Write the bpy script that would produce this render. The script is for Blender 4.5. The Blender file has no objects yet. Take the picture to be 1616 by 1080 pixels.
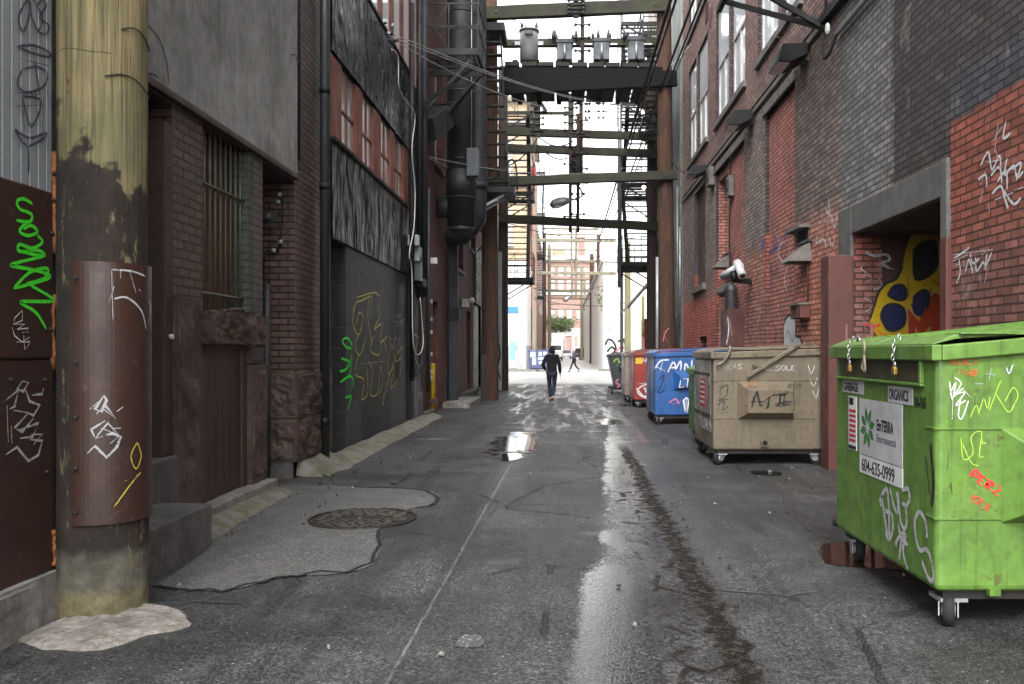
import bpy, bmesh, math, random
from mathutils import Vector, Matrix, noise as mnoise
random.seed(7)
PI = math.pi
SC = bpy.context.scene
COL = SC.collection
F, VX, VY, CH = 1350.0, 890.0, 555.0, 1.5     # focal length and vanishing point measured on the photograph, eye height
LX, RX = -3.2, 3.7                            # the two long alley walls

# ------------------------------------------------------------ measuring helpers (photograph -> metres on a known surface)
def at_y(px, py, Y): return Vector(((px-VX)*Y/F, Y, CH-(py-VY)*Y/F))
def at_x(px, py, X):
    Y = X*F/(px-VX); return Vector((X, Y, CH-(py-VY)*Y/F))
def at_g(px, py, z=0.0):
    Y = F*(CH-z)/(py-VY); return Vector(((px-VX)*Y/F, Y, z))
def yx(px, X): return X*F/(px-VX)
def zy(py, Y): return CH-(py-VY)*Y/F

# ------------------------------------------------------------ tags
def tag(o, label=None, cat=None, group=None, kind=None):
    if label: o['label'] = label
    if cat: o['category'] = cat
    if group: o['group'] = group
    if kind: o['kind'] = kind
    return o
def thing(name, label, cat, loc=(0,0,0), rz=0.0, group=None):
    o = bpy.data.objects.new(name, None); COL.objects.link(o)
    o.location = loc; o.rotation_euler = (0,0,rz); o.empty_display_size = .2
    return tag(o, label, cat, group)
def copy_tree(o, parent=None):
    c = o.copy(); COL.objects.link(c); c.parent = parent
    for ch in list(o.children): copy_tree(ch, c)
    return c

# ------------------------------------------------------------ mesh builder
class MB:
    def __init__(s): s.v=[]; s.f=[]; s.sm=[]; s.e={}
    def add(s, vs, fs, smooth=False):
        n=len(s.v); s.v += [Vector(v) for v in vs]
        s.f += [tuple(i+n for i in f) for f in fs]; s.sm += [smooth]*len(fs); return s
    def quad(s, a,b,c,d): return s.add([a,b,c,d],[(0,1,2,3)])
    def box(s, x0,x1,y0,y1,z0,z1):
        x0,x1=min(x0,x1),max(x0,x1); y0,y1=min(y0,y1),max(y0,y1); z0,z1=min(z0,z1),max(z0,z1)
        return s.add([(x0,y0,z0),(x1,y0,z0),(x1,y1,z0),(x0,y1,z0),(x0,y0,z1),(x1,y0,z1),(x1,y1,z1),(x0,y1,z1)],
                     [(0,3,2,1),(4,5,6,7),(0,1,5,4),(1,2,6,5),(2,3,7,6),(3,0,4,7)])
    def bar(s, p, q, w, h, up=(0,0,1)):
        p,q=Vector(p),Vector(q); d=(q-p).normalized(); u=Vector(up)
        if abs(d.dot(u))>.98: u=Vector((0,1,0))
        a=d.cross(u).normalized()*w/2; b=a.cross(d).normalized()*h/2
        vs=[p-a-b,p+a-b,p+a+b,p-a+b,q-a-b,q+a-b,q+a+b,q-a+b]
        return s.add(vs,[(0,1,2,3),(7,6,5,4),(0,4,5,1),(1,5,6,2),(2,6,7,3),(3,7,4,0)])
    def tube(s, pts, r, n=8, cap=True):
        pts=[Vector(p) for p in pts]; rs=r if isinstance(r,(list,tuple)) else [r]*len(pts)
        vs=[]; fs=[]; pu=None
        for i,p in enumerate(pts):
            d=(pts[min(i+1,len(pts)-1)]-pts[max(i-1,0)]).normalized()
            u=pu if pu is not None else (Vector((0,0,1)) if abs(d.z)<.9 else Vector((1,0,0)))
            a=(u-d*u.dot(d)).normalized(); b=d.cross(a); pu=a
            for k in range(n):
                t=2*PI*k/n; vs.append(p+(a*math.cos(t)+b*math.sin(t))*rs[i])
        for i in range(len(pts)-1):
            for k in range(n):
                k2=(k+1)%n; fs.append((i*n+k,i*n+k2,(i+1)*n+k2,(i+1)*n+k))
        s.add(vs,fs,True)
        if cap:
            m=len(s.v)-len(vs)
            s.f += [tuple(m+k for k in reversed(range(n))), tuple(m+(len(pts)-1)*n+k for k in range(n))]; s.sm += [False,False]
        return s
    def prism(s, poly, axis, a, b):
        def P(u,v,w): return {'x':(w,u,v),'y':(u,w,v),'z':(u,v,w)}[axis]
        n=len(poly); vs=[P(u,v,a) for u,v in poly]+[P(u,v,b) for u,v in poly]
        return s.add(vs,[tuple(range(n)),tuple(reversed(range(n,2*n)))]+[(i,i+n,(i+1)%n+n,(i+1)%n) for i in range(n)])
    def sphere(s, c, r, nu=12, nv=8, sc=(1,1,1)):
        c=Vector(c); vs=[]; fs=[]
        for j in range(nv+1):
            th=PI*j/nv
            for i in range(nu):
                ph=2*PI*i/nu; vs.append(c+Vector((math.sin(th)*math.cos(ph)*sc[0],math.sin(th)*math.sin(ph)*sc[1],math.cos(th)*sc[2]))*r)
        for j in range(nv):
            for i in range(nu):
                i2=(i+1)%nu; fs.append((j*nu+i,(j+1)*nu+i,(j+1)*nu+i2,j*nu+i2))
        return s.add(vs,fs,True)
    def disc(s, c, nrm, r, h, n=20):
        c=Vector(c); nrm=Vector(nrm).normalized(); return s.tube([c,c+nrm*h], r, n)
    def build(s, name, mat, parent=None, bevel=0, seg=2, local=False, recalc=True, smooth_angle=None, subsurf=0):
        off=Vector((0,0,0))
        if parent is not None and not local:
            p=parent
            while p is not None: off+=p.location; p=p.parent
        me=bpy.data.meshes.new(name)
        me.from_pydata([tuple(v-off) for v in s.v],[],s.f)
        for p,sm in zip(me.polygons,s.sm): p.use_smooth=sm
        if recalc:
            bm=bmesh.new(); bm.from_mesh(me); bmesh.ops.remove_doubles(bm,verts=bm.verts,dist=1e-5)
            bmesh.ops.recalc_face_normals(bm,faces=bm.faces); bm.to_mesh(me); bm.free()
        if mat and mat.name.endswith('spray paint'):
            at=me.attributes.new('edge','FLOAT','POINT').data
            for i in range(len(me.vertices)): at[i].value=1.0 if recalc else s.e.get(i,1.0)
        uv=me.uv_layers.new(name='UVMap').data
        for p in me.polygons:
            n=p.normal; ax=max(range(3),key=lambda i:abs(n[i]))
            for li in p.loop_indices:
                c=me.vertices[me.loops[li].vertex_index].co+off
                uv[li].uv=((c.y,c.z),(c.x,c.z),(c.x,c.y))[ax]
        o=bpy.data.objects.new(name,me); COL.objects.link(o)
        if mat: me.materials.append(mat)
        if parent is not None: o.parent=parent
        if bevel:
            b=o.modifiers.new('bevel','BEVEL'); b.width=bevel; b.segments=seg; b.limit_method='ANGLE'; b.angle_limit=.6
        if subsurf:
            b=o.modifiers.new('sub','SUBSURF'); b.levels=b.render_levels=subsurf
        return o

def wall_x(mb, X, y0,y1,z0,z1, holes=(), depth=.2, s=None, reveal=True):
    """front sheet on the plane x=X facing s, with rectangular openings and their reveals"""
    s = (1 if X<0 else -1) if s is None else s
    ys=sorted({y0,y1,*[h[0] for h in holes],*[h[1] for h in holes]}); zs=sorted({z0,z1,*[h[2] for h in holes],*[h[3] for h in holes]})
    ys=[y for y in ys if y0<=y<=y1]; zs=[z for z in zs if z0<=z<=z1]
    for a,b in zip(ys,ys[1:]):
        for c,d in zip(zs,zs[1:]):
            m,n=(a+b)/2,(c+d)/2
            if any(h[0]<m<h[1] and h[2]<n<h[3] for h in holes): continue
            mb.quad((X,a,c),(X,b,c),(X,b,d),(X,a,d))
    if reveal:
        for h in holes:
            B=X-s*(h[4] if len(h)>4 else depth); a,b,c,d=h[:4]
            mb.quad((X,a,c),(X,a,d),(B,a,d),(B,a,c)); mb.quad((X,b,c),(X,b,d),(B,b,d),(B,b,c))
            mb.quad((X,a,d),(X,b,d),(B,b,d),(B,a,d)); mb.quad((X,a,c),(X,b,c),(B,b,c),(B,a,c))
def shell(mb, X, y0,y1,z0,z1, W):
    """ends, top and back of a building whose front is on x=X"""
    B=X+W
    mb.quad((X,y0,z0),(B,y0,z0),(B,y0,z1),(X,y0,z1)); mb.quad((X,y1,z0),(B,y1,z0),(B,y1,z1),(X,y1,z1))
    mb.quad((X,y0,z1),(B,y0,z1),(B,y1,z1),(X,y1,z1)); mb.quad((B,y0,z0),(B,y1,z0),(B,y1,z1),(B,y0,z1))

def rough_block(mb, x0,x1,y0,y1,z0,z1, amp=.04, step=.07, seed=0.0):
    """a quarry-faced stone: a gridded box whose faces are pushed in and out"""
    bm=bmesh.new(); bmesh.ops.create_cube(bm,size=1)
    L=max(x1-x0,y1-y0,z1-z0); cuts=max(2,int(L/step))
    bmesh.ops.subdivide_edges(bm,edges=bm.edges[:],cuts=min(cuts,20),use_grid_fill=True)
    c=Vector(((x0+x1)/2,(y0+y1)/2,(z0+z1)/2)); d=Vector((x1-x0,y1-y0,z1-z0))
    for v in bm.verts:
        n=v.co.normalized(); e=max(abs(v.co.x),abs(v.co.y),abs(v.co.z))
        inner=sorted((abs(v.co.x),abs(v.co.y),abs(v.co.z)))[1]
        p=Vector((v.co.x*d.x,v.co.y*d.y,v.co.z*d.z))
        k=mnoise.noise((p+c)*4+Vector((seed,seed,0)))+.55*mnoise.noise((p+c)*9+Vector((seed,0,0)))+.35*mnoise.noise((p+c)*21)
        p+=n*(amp*(k+.35)*(1.0-.75*(inner>.45)))
        v.co=c+p
    bm.verts.index_update()
    mb.add([v.co.copy() for v in bm.verts],[tuple(v.index for v in f.verts) for f in bm.faces],False); bm.free()

# ------------------------------------------------------------ paint strokes
def spline(pts, k=5, closed=False):
    if len(pts)<3: return [Vector(p) for p in pts]
    P=[Vector(p) for p in pts]; out=[]; n=len(P)
    for i in range(n-1):
        p0,p1,p2,p3=P[max(i-1,0)],P[i],P[i+1],P[min(i+2,n-1)]
        for j in range(k):
            t=j/k; out.append(.5*((2*p1)+(p2-p0)*t+(2*p0-5*p1+4*p2-p3)*t*t+(3*p1-p0-3*p2+p3)*t**3))
    out.append(P[-1]); return out
def ribbon(mb, pts, nrm, w, rnd=True, off=.003):
    """a flat brush stroke lying on a surface with normal nrm; width tapers a little like spray paint"""
    nf=nrm if callable(nrm) else (lambda p: Vector(nrm))
    off+=random.random()*.0012
    vs=[]; fs=[]; n=len(pts)
    for i,p in enumerate(pts):
        N=nf(p); d=(pts[min(i+1,n-1)]-pts[max(i-1,0)])
        if d.length<1e-6: d=Vector((0,0,1))
        a=d.normalized().cross(N).normalized(); ww=w*1.3*(1+.22*mnoise.noise(Vector((i*.6,off*900,0))))/2
        if rnd and (i==0 or i==n-1): ww*=.55
        m=len(mb.v)+len(vs); en=.35 if (rnd and i in (0,n-1)) else 1.0; mb.e[m]=0.0; mb.e[m+1]=en; mb.e[m+2]=0.0
        vs+=[p+N*off-a*ww,p+N*off,p+N*off+a*ww]
    for i in range(n-1): k=3*i; fs+=[(k,k+1,k+4,k+3),(k+1,k+2,k+5,k+4)]
    mb.add(vs,fs)
def strokes_px(lines, proj, nrm, w, name, mat, parent, smooth=True):
    mb=MB()
    for ln in lines:
        pts=[proj(*p) for p in ln]; ribbon(mb, spline(pts) if smooth else pts, nrm, w)
    return mb.build(name, mat, parent, recalc=False)
# a plain stroke alphabet for hand written tags
GL={'A':['0,0 .5,1 1,0','.2,.4 .8,.4'],'B':['0,0 0,1 .8,.9 .7,.55 0,.5','.7,.55 1,.3 .7,0 0,0'],'C':['1,.85 .5,1 0,.5 .4,0 1,.15'],'D':['0,0 0,1 .7,.9 1,.5 .7,.1 0,0'],
'E':['1,1 0,1 0,0 1,0','0,.5 .8,.5'],'F':['1,1 0,1 0,0','0,.55 .8,.55'],'G':['1,.85 .5,1 0,.5 .4,0 1,.2 1,.45 .5,.45'],'H':['0,0 0,1','1,0 1,1','0,.5 1,.5'],'I':['.5,0 .5,1'],
'J':['.9,1 .9,.2 .5,0 .1,.2'],'K':['0,0 0,1','1,1 0,.45 1,0'],'L':['0,1 0,0 1,0'],'M':['0,0 .1,1 .5,.4 .9,1 1,0'],'N':['0,0 0,1 1,0 1,1'],'O':['.5,1 0,.5 .5,0 1,.5 .5,1'],
'P':['0,0 0,1 .9,.9 .8,.5 0,.45'],'Q':['.5,1 0,.5 .5,0 1,.5 .5,1','.6,.3 1,0'],'R':['0,0 0,1 .9,.85 .1,.45 1,0'],'S':['1,.85 .5,1 .05,.75 .9,.3 .5,0 0,.15'],'T':['0,1 1,1','.5,1 .5,0'],
'U':['0,1 .05,.2 .5,0 .95,.2 1,1'],'V':['0,1 .5,0 1,1'],'W':['0,1 .25,0 .5,.7 .75,0 1,1'],'X':['0,1 1,0','1,1 0,0'],'Y':['0,1 .5,.5 1,1','.5,.5 .4,0'],'Z':['0,1 1,1 0,0 1,0'],
'0':['.5,1 0,.5 .5,0 1,.5 .5,1'],'1':['.3,.8 .6,1 .6,0'],'4':['.8,0 .8,1 0,.3 1,.3'],'*':['.5,.9 .5,.1','.1,.7 .9,.3','.9,.7 .1,.3'],'-':['0,.5 1,.5']}
for _k,_v in list(GL.items()): GL[_k]=[[tuple(map(float,p.split(','))) for p in s.split()] for s in _v]
ROUND=set('BCDGJOPQRSU0')
def tag_text(mb, text, o, ux, uy, nrm, size, w, aspect=.7, gap=.25, slant=.15, jit=.06):
    """write text with the stroke alphabet: origin o, directions ux, uy"""
    o=Vector(o); ux=Vector(ux).normalized(); uy=Vector(uy).normalized(); x=0
    for ch in text:
        if ch==' ': x+=size*.5; continue
        g=GL.get(ch)
        if g:
            dy=random.uniform(-1,1)*jit*size; sz=size*random.uniform(.9,1.12)
            for ln in g:
                pts=[o+ux*(x+(a*aspect+b*slant)*sz+random.uniform(-1,1)*jit*.4*size)+uy*(dy+b*sz+random.uniform(-1,1)*jit*.4*size) for a,b in ln]
                ribbon(mb, spline(pts,4) if ch in ROUND else pts, nrm, w)
        x+=size*(aspect+gap)
def flat_text(body, size, o, ux, uy, mat, name, parent, local=False, sx=1.0, ext=.0008, bold=0.0, shear=0.0):
    cu=bpy.data.curves.new('lettering','FONT'); cu.body=body; cu.size=size; cu.extrude=ext; cu.offset=bold; cu.shear=shear
    t=bpy.data.objects.new('lettering',cu); COL.objects.link(t); bpy.context.view_layer.update()
    me=bpy.data.meshes.new_from_object(t.evaluated_get(bpy.context.evaluated_depsgraph_get()))
    bpy.data.objects.remove(t); bpy.data.curves.remove(cu)
    ux=Vector(ux).normalized(); uy=Vector(uy).normalized(); n=ux.cross(uy)
    off=Vector((0,0,0))
    if parent is not None and not local:
        p=parent
        while p is not None: off+=p.location; p=p.parent
    for v in me.vertices: v.co=Vector(o)-off+ux*v.co.x*sx+uy*v.co.y+n*v.co.z
    me.materials.clear(); me.materials.append(mat)
    ob=bpy.data.objects.new(name,me); COL.objects.link(ob)
    if parent is not None: ob.parent=parent
    return ob
# ============================================================ materials
class NT:
    def __init__(s, name):
        s.m=bpy.data.materials.new(name); s.m.use_nodes=True; s.t=s.m.node_tree; s.t.nodes.clear()
        s.out=s.n('ShaderNodeOutputMaterial'); s.b=s.n('ShaderNodeBsdfPrincipled'); s.l(s.b.outputs[0],s.out.inputs[0]); s._tc=None
    def n(s, t): return s.t.nodes.new(t)
    def l(s, a, b): s.t.links.new(a,b)
    def put(s, sock, v):
        if isinstance(v, bpy.types.NodeSocket): s.l(v,sock)
        elif isinstance(v,(tuple,list)): sock.default_value=(*v,1.0) if len(v)==3 and sock.type=='RGBA' else v
        else: sock.default_value=v
    def set(s, k, v): s.put(s.b.inputs[k],v)
    def tc(s, k='Object'):
        if s._tc is None: s._tc=s.n('ShaderNodeTexCoord')
        return s._tc.outputs[k]
    def pos(s): return s.n('ShaderNodeNewGeometry').outputs['Position']
    def uv(s): return s.tc('UV')
    def mp(s, v, sc=(1,1,1), loc=(0,0,0)):
        m=s.n('ShaderNodeMapping'); s.l(v,m.inputs[0]); m.inputs['Scale'].default_value=sc; m.inputs['Location'].default_value=loc; return m.outputs[0]
    def math(s, op, a, b=0.0, c=None, clamp=False):
        m=s.n('ShaderNodeMath'); m.operation=op; m.use_clamp=clamp; s.put(m.inputs[0],a); s.put(m.inputs[1],b)
        if c is not None: s.put(m.inputs[2],c)
        return m.outputs[0]
    def noise(s, v, sc=5, det=4, ro=.55, dist=0, col=False):
        m=s.n('ShaderNodeTexNoise'); s.l(v,m.inputs['Vector']); m.inputs['Scale'].default_value=sc; m.inputs['Detail'].default_value=det
        m.inputs['Roughness'].default_value=ro; m.inputs['Distortion'].default_value=dist; return m.outputs['Color' if col else 'Fac']
    def voro(s, v, sc=5, feat='F1', out='Distance'):
        m=s.n('ShaderNodeTexVoronoi'); m.feature=feat; s.l(v,m.inputs['Vector']); m.inputs['Scale'].default_value=sc; return m.outputs[out]
    def ss(s, v, lo, hi, a=0.0, b=1.0):
        m=s.n('ShaderNodeMapRange'); m.interpolation_type='SMOOTHSTEP'; s.put(m.inputs['Value'],v); m.inputs['From Min'].default_value=lo; m.inputs['From Max'].default_value=hi
        m.inputs['To Min'].default_value=a; m.inputs['To Max'].default_value=b; return m.outputs[0]
    def mix(s, f, a, b, mode='MIX'):
        m=s.n('ShaderNodeMix'); m.data_type='RGBA'; m.blend_type=mode; s.put(m.inputs[0],f); s.put(m.inputs[6],a); s.put(m.inputs[7],b); return m.outputs[2]
    def xyz(s, v):
        m=s.n('ShaderNodeSeparateXYZ'); s.l(v,m.inputs[0]); return m.outputs
    def cxyz(s,x,y,z):
        m=s.n('ShaderNodeCombineXYZ'); s.put(m.inputs[0],x); s.put(m.inputs[1],y); s.put(m.inputs[2],z); return m.outputs[0]
    def mul(s,a,b): return s.math('MULTIPLY',a,b)
    def inv(s,a): return s.math('SUBTRACT',1.0,a)
    def bump(s, h, st=.3, d=.01, nrm=None):
        m=s.n('ShaderNodeBump'); s.put(m.inputs['Strength'],st); m.inputs['Distance'].default_value=d; s.l(h,m.inputs['Height'])
        if nrm is not None: s.l(nrm,m.inputs['Normal'])
        return m.outputs[0]
    def hsvv(s, col, v):
        return s.mix(1.0,col,s.cmb(v),'MULTIPLY')
    def cmb(s, v):
        m=s.n('ShaderNodeCombineColor')
        for i in range(3): s.put(m.inputs[i],v)
        return m.outputs[0]
    def rect(s, u, v, z, e=.05):
        """1 inside u0<u<u1, v0<v<v1 with soft edge e"""
        u0,u1,v0,v1=z
        a=s.mul(s.ss(u,u0-e,u0+e),s.ss(u,u1-e,u1+e,1,0)); b=s.mul(s.ss(v,v0-e,v0+e),s.ss(v,v1-e,v1+e,1,0)); return s.mul(a,b)

def aged(name, col, col2=None, rough=.75, metal=0.0, var=.3, sc=3.0, streak=.25, dirt=None, dirt_amt=.35, bump=.15, bsc=45, spec=.5, chip=None, chip_amt=.5, bd=.01):
    """painted or bare surface with blotches, runs, grime and optional chipped spots of another colour"""
    t=NT(name); p=t.pos()
    c2=col2 or tuple(x*.72 for x in col)
    n1=t.noise(p,sc,5,.6); c=t.mix(t.ss(n1,.35,.68),col,c2)
    if var: c=t.mix(1.0,c,t.cmb(t.ss(t.noise(p,sc*7,4,.7),.25,.75,1-var,1+var*.5)),'MULTIPLY')
    if streak:
        st=t.noise(t.mp(p,(14,14,.7)),1.6,3,.6); c=t.mix(t.mul(t.ss(st,.5,.72),streak),c,dirt or (.02,.018,.016))
    if dirt: c=t.mix(t.mul(t.ss(t.noise(p,sc*1.7,6,.7,.3),.5,.72),dirt_amt),c,dirt)
    r=t.ss(n1,.3,.7,max(rough-.12,.05),min(rough+.12,1))
    h=t.noise(p,bsc,3,.6)
    if chip:
        k=t.mul(t.ss(t.noise(p,sc*5,6,.75,.2),.6,.64),chip_amt); c=t.mix(k,c,chip)
    t.set('Base Color',c); t.set('Roughness',r); t.set('Metallic',metal); t.set('Specular IOR Level',spec)
    if bump: t.set('Normal',t.bump(h,bump,bd))
    return t.m
def flat(name, col, rough=.8, spec=.3, metal=0.0):
    t=NT(name); p=t.pos(); c=t.mix(1.0,col,t.cmb(t.ss(t.noise(p,18,3,.6),.3,.7,.82,1.08)),'MULTIPLY')
    t.set('Base Color',c); t.set('Roughness',rough); t.set('Specular IOR Level',spec); t.set('Metallic',metal); return t.m
def spray(name, col, rough=.6, thin=.35):
    """sprayed or brushed paint marks: fades thin in places so the surface below shows"""
    t=NT(name); p=t.pos(); nz=t.noise(p,26,5,.75); k=t.ss(nz,.34,.52,thin,1)
    at=t.n('ShaderNodeAttribute'); at.attribute_name='edge'; e=t.math('ADD',at.outputs['Fac'],t.mul(t.math('SUBTRACT',t.noise(p,90,3,.7),.5),.35)); k=t.mul(k,t.ss(e,.05,.34))
    t.set('Base Color',col); t.set('Roughness',rough); t.set('Alpha',k); t.set('Specular IOR Level',.25); return t.m

def bricks(name, c1, c2, mortar, zones=(), bw=.225, bh=.076, ms=.011, bump=1.0, rough=.85, grime=(.05,.046,.043), grime_amt=.45, mv=1.0, efflo=.0, soot=.35):
    """brick in UV metres (u along the wall, v height); zones = (u0,u1,v0,v1,colour,amount,softness): paint or soot with ragged edges"""
    t=NT(name); uv=t.uv(); U=t.xyz(uv); p=t.pos()
    wob=t.noise(p,2.2,2,.5,col=True)
    w=t.n('ShaderNodeVectorMath'); w.operation='MULTIPLY_ADD'; t.l(wob,w.inputs[0]); w.inputs[1].default_value=(.014,.014,0); t.l(uv,w.inputs[2])
    br=t.n('ShaderNodeTexBrick'); t.l(w.outputs[0],br.inputs['Vector'])
    t.put(br.inputs['Color1'],c1); t.put(br.inputs['Color2'],c2); t.put(br.inputs['Mortar'],mortar)
    br.inputs['Scale'].default_value=1; br.inputs['Mortar Size'].default_value=ms; br.inputs['Mortar Smooth'].default_value=.25
    br.inputs['Brick Width'].default_value=bw; br.inputs['Row Height'].default_value=bh; br.inputs['Bias'].default_value=-.1
    c=br.outputs['Color']; fac=br.outputs['Fac']
    b2=t.n('ShaderNodeTexBrick'); t.l(w.outputs[0],b2.inputs['Vector']); t.put(b2.inputs['Color1'],(1.25,1.25,1.25)); t.put(b2.inputs['Color2'],(.62,.62,.62)); t.put(b2.inputs['Mortar'],(.22,.22,.22))
    for kk in ('Scale','Mortar Size','Mortar Smooth','Brick Width','Row Height'): b2.inputs[kk].default_value={'Scale':1,'Mortar Size':ms,'Mortar Smooth':.25,'Brick Width':bw,'Row Height':bh}[kk]
    tone=b2.outputs['Color']
    big=t.noise(p,.9,5,.62); mid=t.noise(p,7,4,.65); fine=t.noise(p,60,3,.6)
    c=t.mix(1.0,c,t.cmb(t.ss(mid,.3,.72,.66,1.25)),'MULTIPLY')
    rag=t.math('SUBTRACT',t.noise(p,3.5,6,.7),.5)
    uu=t.math('ADD',U[0],t.mul(rag,.35)); vv=t.math('ADD',U[1],t.mul(rag,.35))
    for z in zones:
        k=t.mul(t.rect(uu,vv,z[:4],z[6] if len(z)>6 else .06),z[5])
        zc=t.mix(z[7] if len(z)>7 else .9,z[4],tone,'MULTIPLY')
        zc=t.mix(1.0,zc,t.cmb(t.ss(mid,.3,.7,.72,1.2)),'MULTIPLY')
        k=t.mul(k,t.ss(t.noise(p,14,5,.7),.26,.42,.55,1)); c=t.mix(k,c,zc)
    st=t.noise(t.mp(p,(5,5,.25)),1.3,4,.6)
    c=t.mix(t.mul(t.ss(big,.42,.7),grime_amt),c,grime); c=t.mix(t.mul(t.ss(st,.5,.74),soot),c,grime)
    if efflo: c=t.mix(t.mul(t.ss(t.noise(p,1.7,6,.7,.4),.58,.72),efflo),c,(.45,.42,.38))
    t.set('Base Color',c); t.set('Roughness',t.ss(mid,.2,.8,rough-.12,rough+.08)); t.set('Specular IOR Level',.35)
    h=t.math('SUBTRACT',t.mul(mid,.35),fac); h=t.math('ADD',h,t.mul(fine,.12)); t.set('Normal',t.bump(h,bump,.02)); return t.m

def wood_pole(name, lo, hi, streaks=(.03,.02,.015), rough=.9, paint=None):
    """round timber with drawn out grain, checks and optional painted bands (z0,z1,colour)"""
    t=NT(name); p=t.pos(); g=t.noise(t.mp(p,(22,22,.9)),1.5,5,.6,.4); g2=t.noise(t.mp(p,(60,60,1.4)),1.5,3,.6)
    c=t.mix(t.ss(g,.3,.7),lo,hi); c=t.mix(t.mul(t.ss(g2,.50,.72),.8),c,streaks)
    c=t.mix(t.mul(t.ss(t.noise(p,2.4,4,.6),.5,.7),.45),c,tuple(x*.5 for x in lo))
    if paint:
        zc=t.mul(t.ss(t.math('ABSOLUTE',t.math('SUBTRACT',t.math('FRACT',t.math('ADD',t.mul(t.xyz(p)[2],2.3),t.mul(t.noise(p,1.5,2,.5),.6))),.5)),.0,.012,1,0),t.ss(t.noise(p,5,4,.6),.5,.56)); c=t.mix(t.mul(zc,.8),c,(.02,.015,.01))
        kn=t.voro(t.mp(p,(1,1,.45)),2.6); c=t.mix(t.ss(kn,.05,.13,.85,0),c,(.03,.02,.012)); gs=t.ss(t.noise(p,1.7,4,.6),.48,.62); c=t.mix(t.mul(gs,.5),c,(.075,.082,.042)); c=t.mix(t.mul(t.ss(t.noise(t.mp(p,(9,9,.8)),1.2,4,.6),.60,.70),.6),c,(.14,.06,.02))
    h=g2
    if paint:
        z=t.xyz(p)[2]; rag=t.math('SUBTRACT',t.noise(p,3.0,6,.7),.5)
        for z0,z1,pc,amp,am,*sl in paint:
            zz=t.math('ADD',z,t.mul(rag,amp))
            if sl: zz=t.math('ADD',zz,t.math('ADD',t.mul(t.math('ADD',t.xyz(p)[0],2.655),sl[0]),t.mul(t.math('SUBTRACT',t.noise(t.mp(p,(1,1,.5)),6.5,3,.5),.5),.9)))
            k=t.mul(t.mul(t.ss(zz,z0-.05,z0+.05),t.ss(zz,z1-.05,z1+.05,1,0)),am)
            k=t.mul(k,t.ss(t.noise(t.mp(p,(6,6,1.6)),2.6,6,.78),.36,.43,.1,1))
            pcv=t.mix(1.0,pc,t.cmb(t.ss(t.noise(p,9,5,.7),.3,.7,.6,1.35)),'MULTIPLY'); c=t.mix(k,c,pcv)
    t.set('Base Color',c); t.set('Roughness',rough); t.set('Specular IOR Level',.3); t.set('Normal',t.bump(h,.5,.012)); return t.m

M={}
M['pole_near']=wood_pole('tan weathered pole',(.25,.20,.105),(.105,.098,.05),(.03,.019,.01),paint=[(.34,3.4,(.030,.022,.021),0.0,.0),(-.3,2.62,(.018,.0135,.0125),.9,.97,.95),(-.3,.37,(.135,.128,.10),.25,.6),(-.3,.17,(.15,.125,.06),.2,.7)])
M['pole_rust']=wood_pole('red brown pole',(.10,.05,.030),(.032,.02,.016),(.010,.008,.007))
M['pole_dark']=wood_pole('creosote pole',(.05,.034,.026),(.028,.022,.019),(.012,.01,.009))
M['pole_olive']=wood_pole('mossy pale pole',(.2,.185,.10),(.13,.12,.07),(.06,.05,.03))
M['pole_grey']=wood_pole('grey brown pole',(.26,.215,.16),(.16,.13,.10),(.05,.04,.03))
def beam_mat(name, top, side):
    t=NT(name); p=t.pos(); g=t.noise(t.mp(p,(.8,22,22)),1.5,5,.6,.3); nz=t.xyz(t.n('ShaderNodeNewGeometry').outputs['Normal'])[2]
    c=t.mix(t.ss(g,.3,.7),side,tuple(x*.5 for x in side)); k=t.mul(t.ss(t.noise(p,2.2,5,.7),.36,.6),t.ss(nz,-.6,.4,.12,1)); c=t.mix(k,c,top)
    t.set('Base Color',c); t.set('Roughness',.9); t.set('Normal',t.bump(g,.4,.01)); return t.m
M['beam']=beam_mat('mossy timber',(.032,.034,.013),(.02,.018,.014))
M['deck']=beam_mat('dark deck timber',(.022,.024,.012),(.016,.014,.012))
M['beam_far']=beam_mat('glare paled mossy timber',(.2,.19,.125),(.2,.175,.13))  # far timber coloured paler to put distance glare into it
M['black']=aged('black painted steel',(.0055,.0055,.006),rough=.6,var=.3,streak=.15,dirt=(.03,.026,.022),dirt_amt=.25,spec=.3)
M['duct']=aged('black blue duct paint',(.0125,.0145,.018),(.0085,.0098,.0125),rough=.62,var=.15,streak=.25,dirt=(.04,.045,.05),dirt_amt=.2,bump=.05)
M['darkmetal']=aged('dark grey metal',(.06,.062,.066),rough=.5,metal=.5,var=.25,streak=.2,dirt=(.03,.025,.02))
M['manhole']=aged('worn manhole iron',(.075,.068,.06),(.045,.038,.032),rough=.42,metal=.6,var=.4,streak=0,dirt=(.05,.03,.018),dirt_amt=.5)
M['iron']=aged('worn black iron',(.022,.021,.02),rough=.55,metal=.2,var=.4,streak=.1,dirt=(.06,.035,.02),dirt_amt=.3)
M['galv']=aged('galvanised metal',(.42,.43,.44),(.3,.31,.32),rough=.45,metal=.6,var=.15,streak=.3,dirt=(.12,.1,.08),dirt_amt=.3)
M['greysteel']=aged('pale grey transformer paint',(.27,.29,.285),(.22,.24,.235),rough=.5,var=.1,streak=.25,dirt=(.15,.13,.1),dirt_amt=.25)
M['bluegrey']=aged('blue grey transformer paint',(.075,.088,.10),rough=.5,var=.12,streak=.2,dirt=(.06,.05,.05))
M['white']=aged('dirty white paint',(.62,.62,.6),rough=.55,var=.12,streak=.25,dirt=(.25,.23,.2),dirt_amt=.3)
M['cream']=aged('cream door paint',(.42,.41,.36),rough=.6,var=.15,streak=.35,dirt=(.12,.1,.08))
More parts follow.
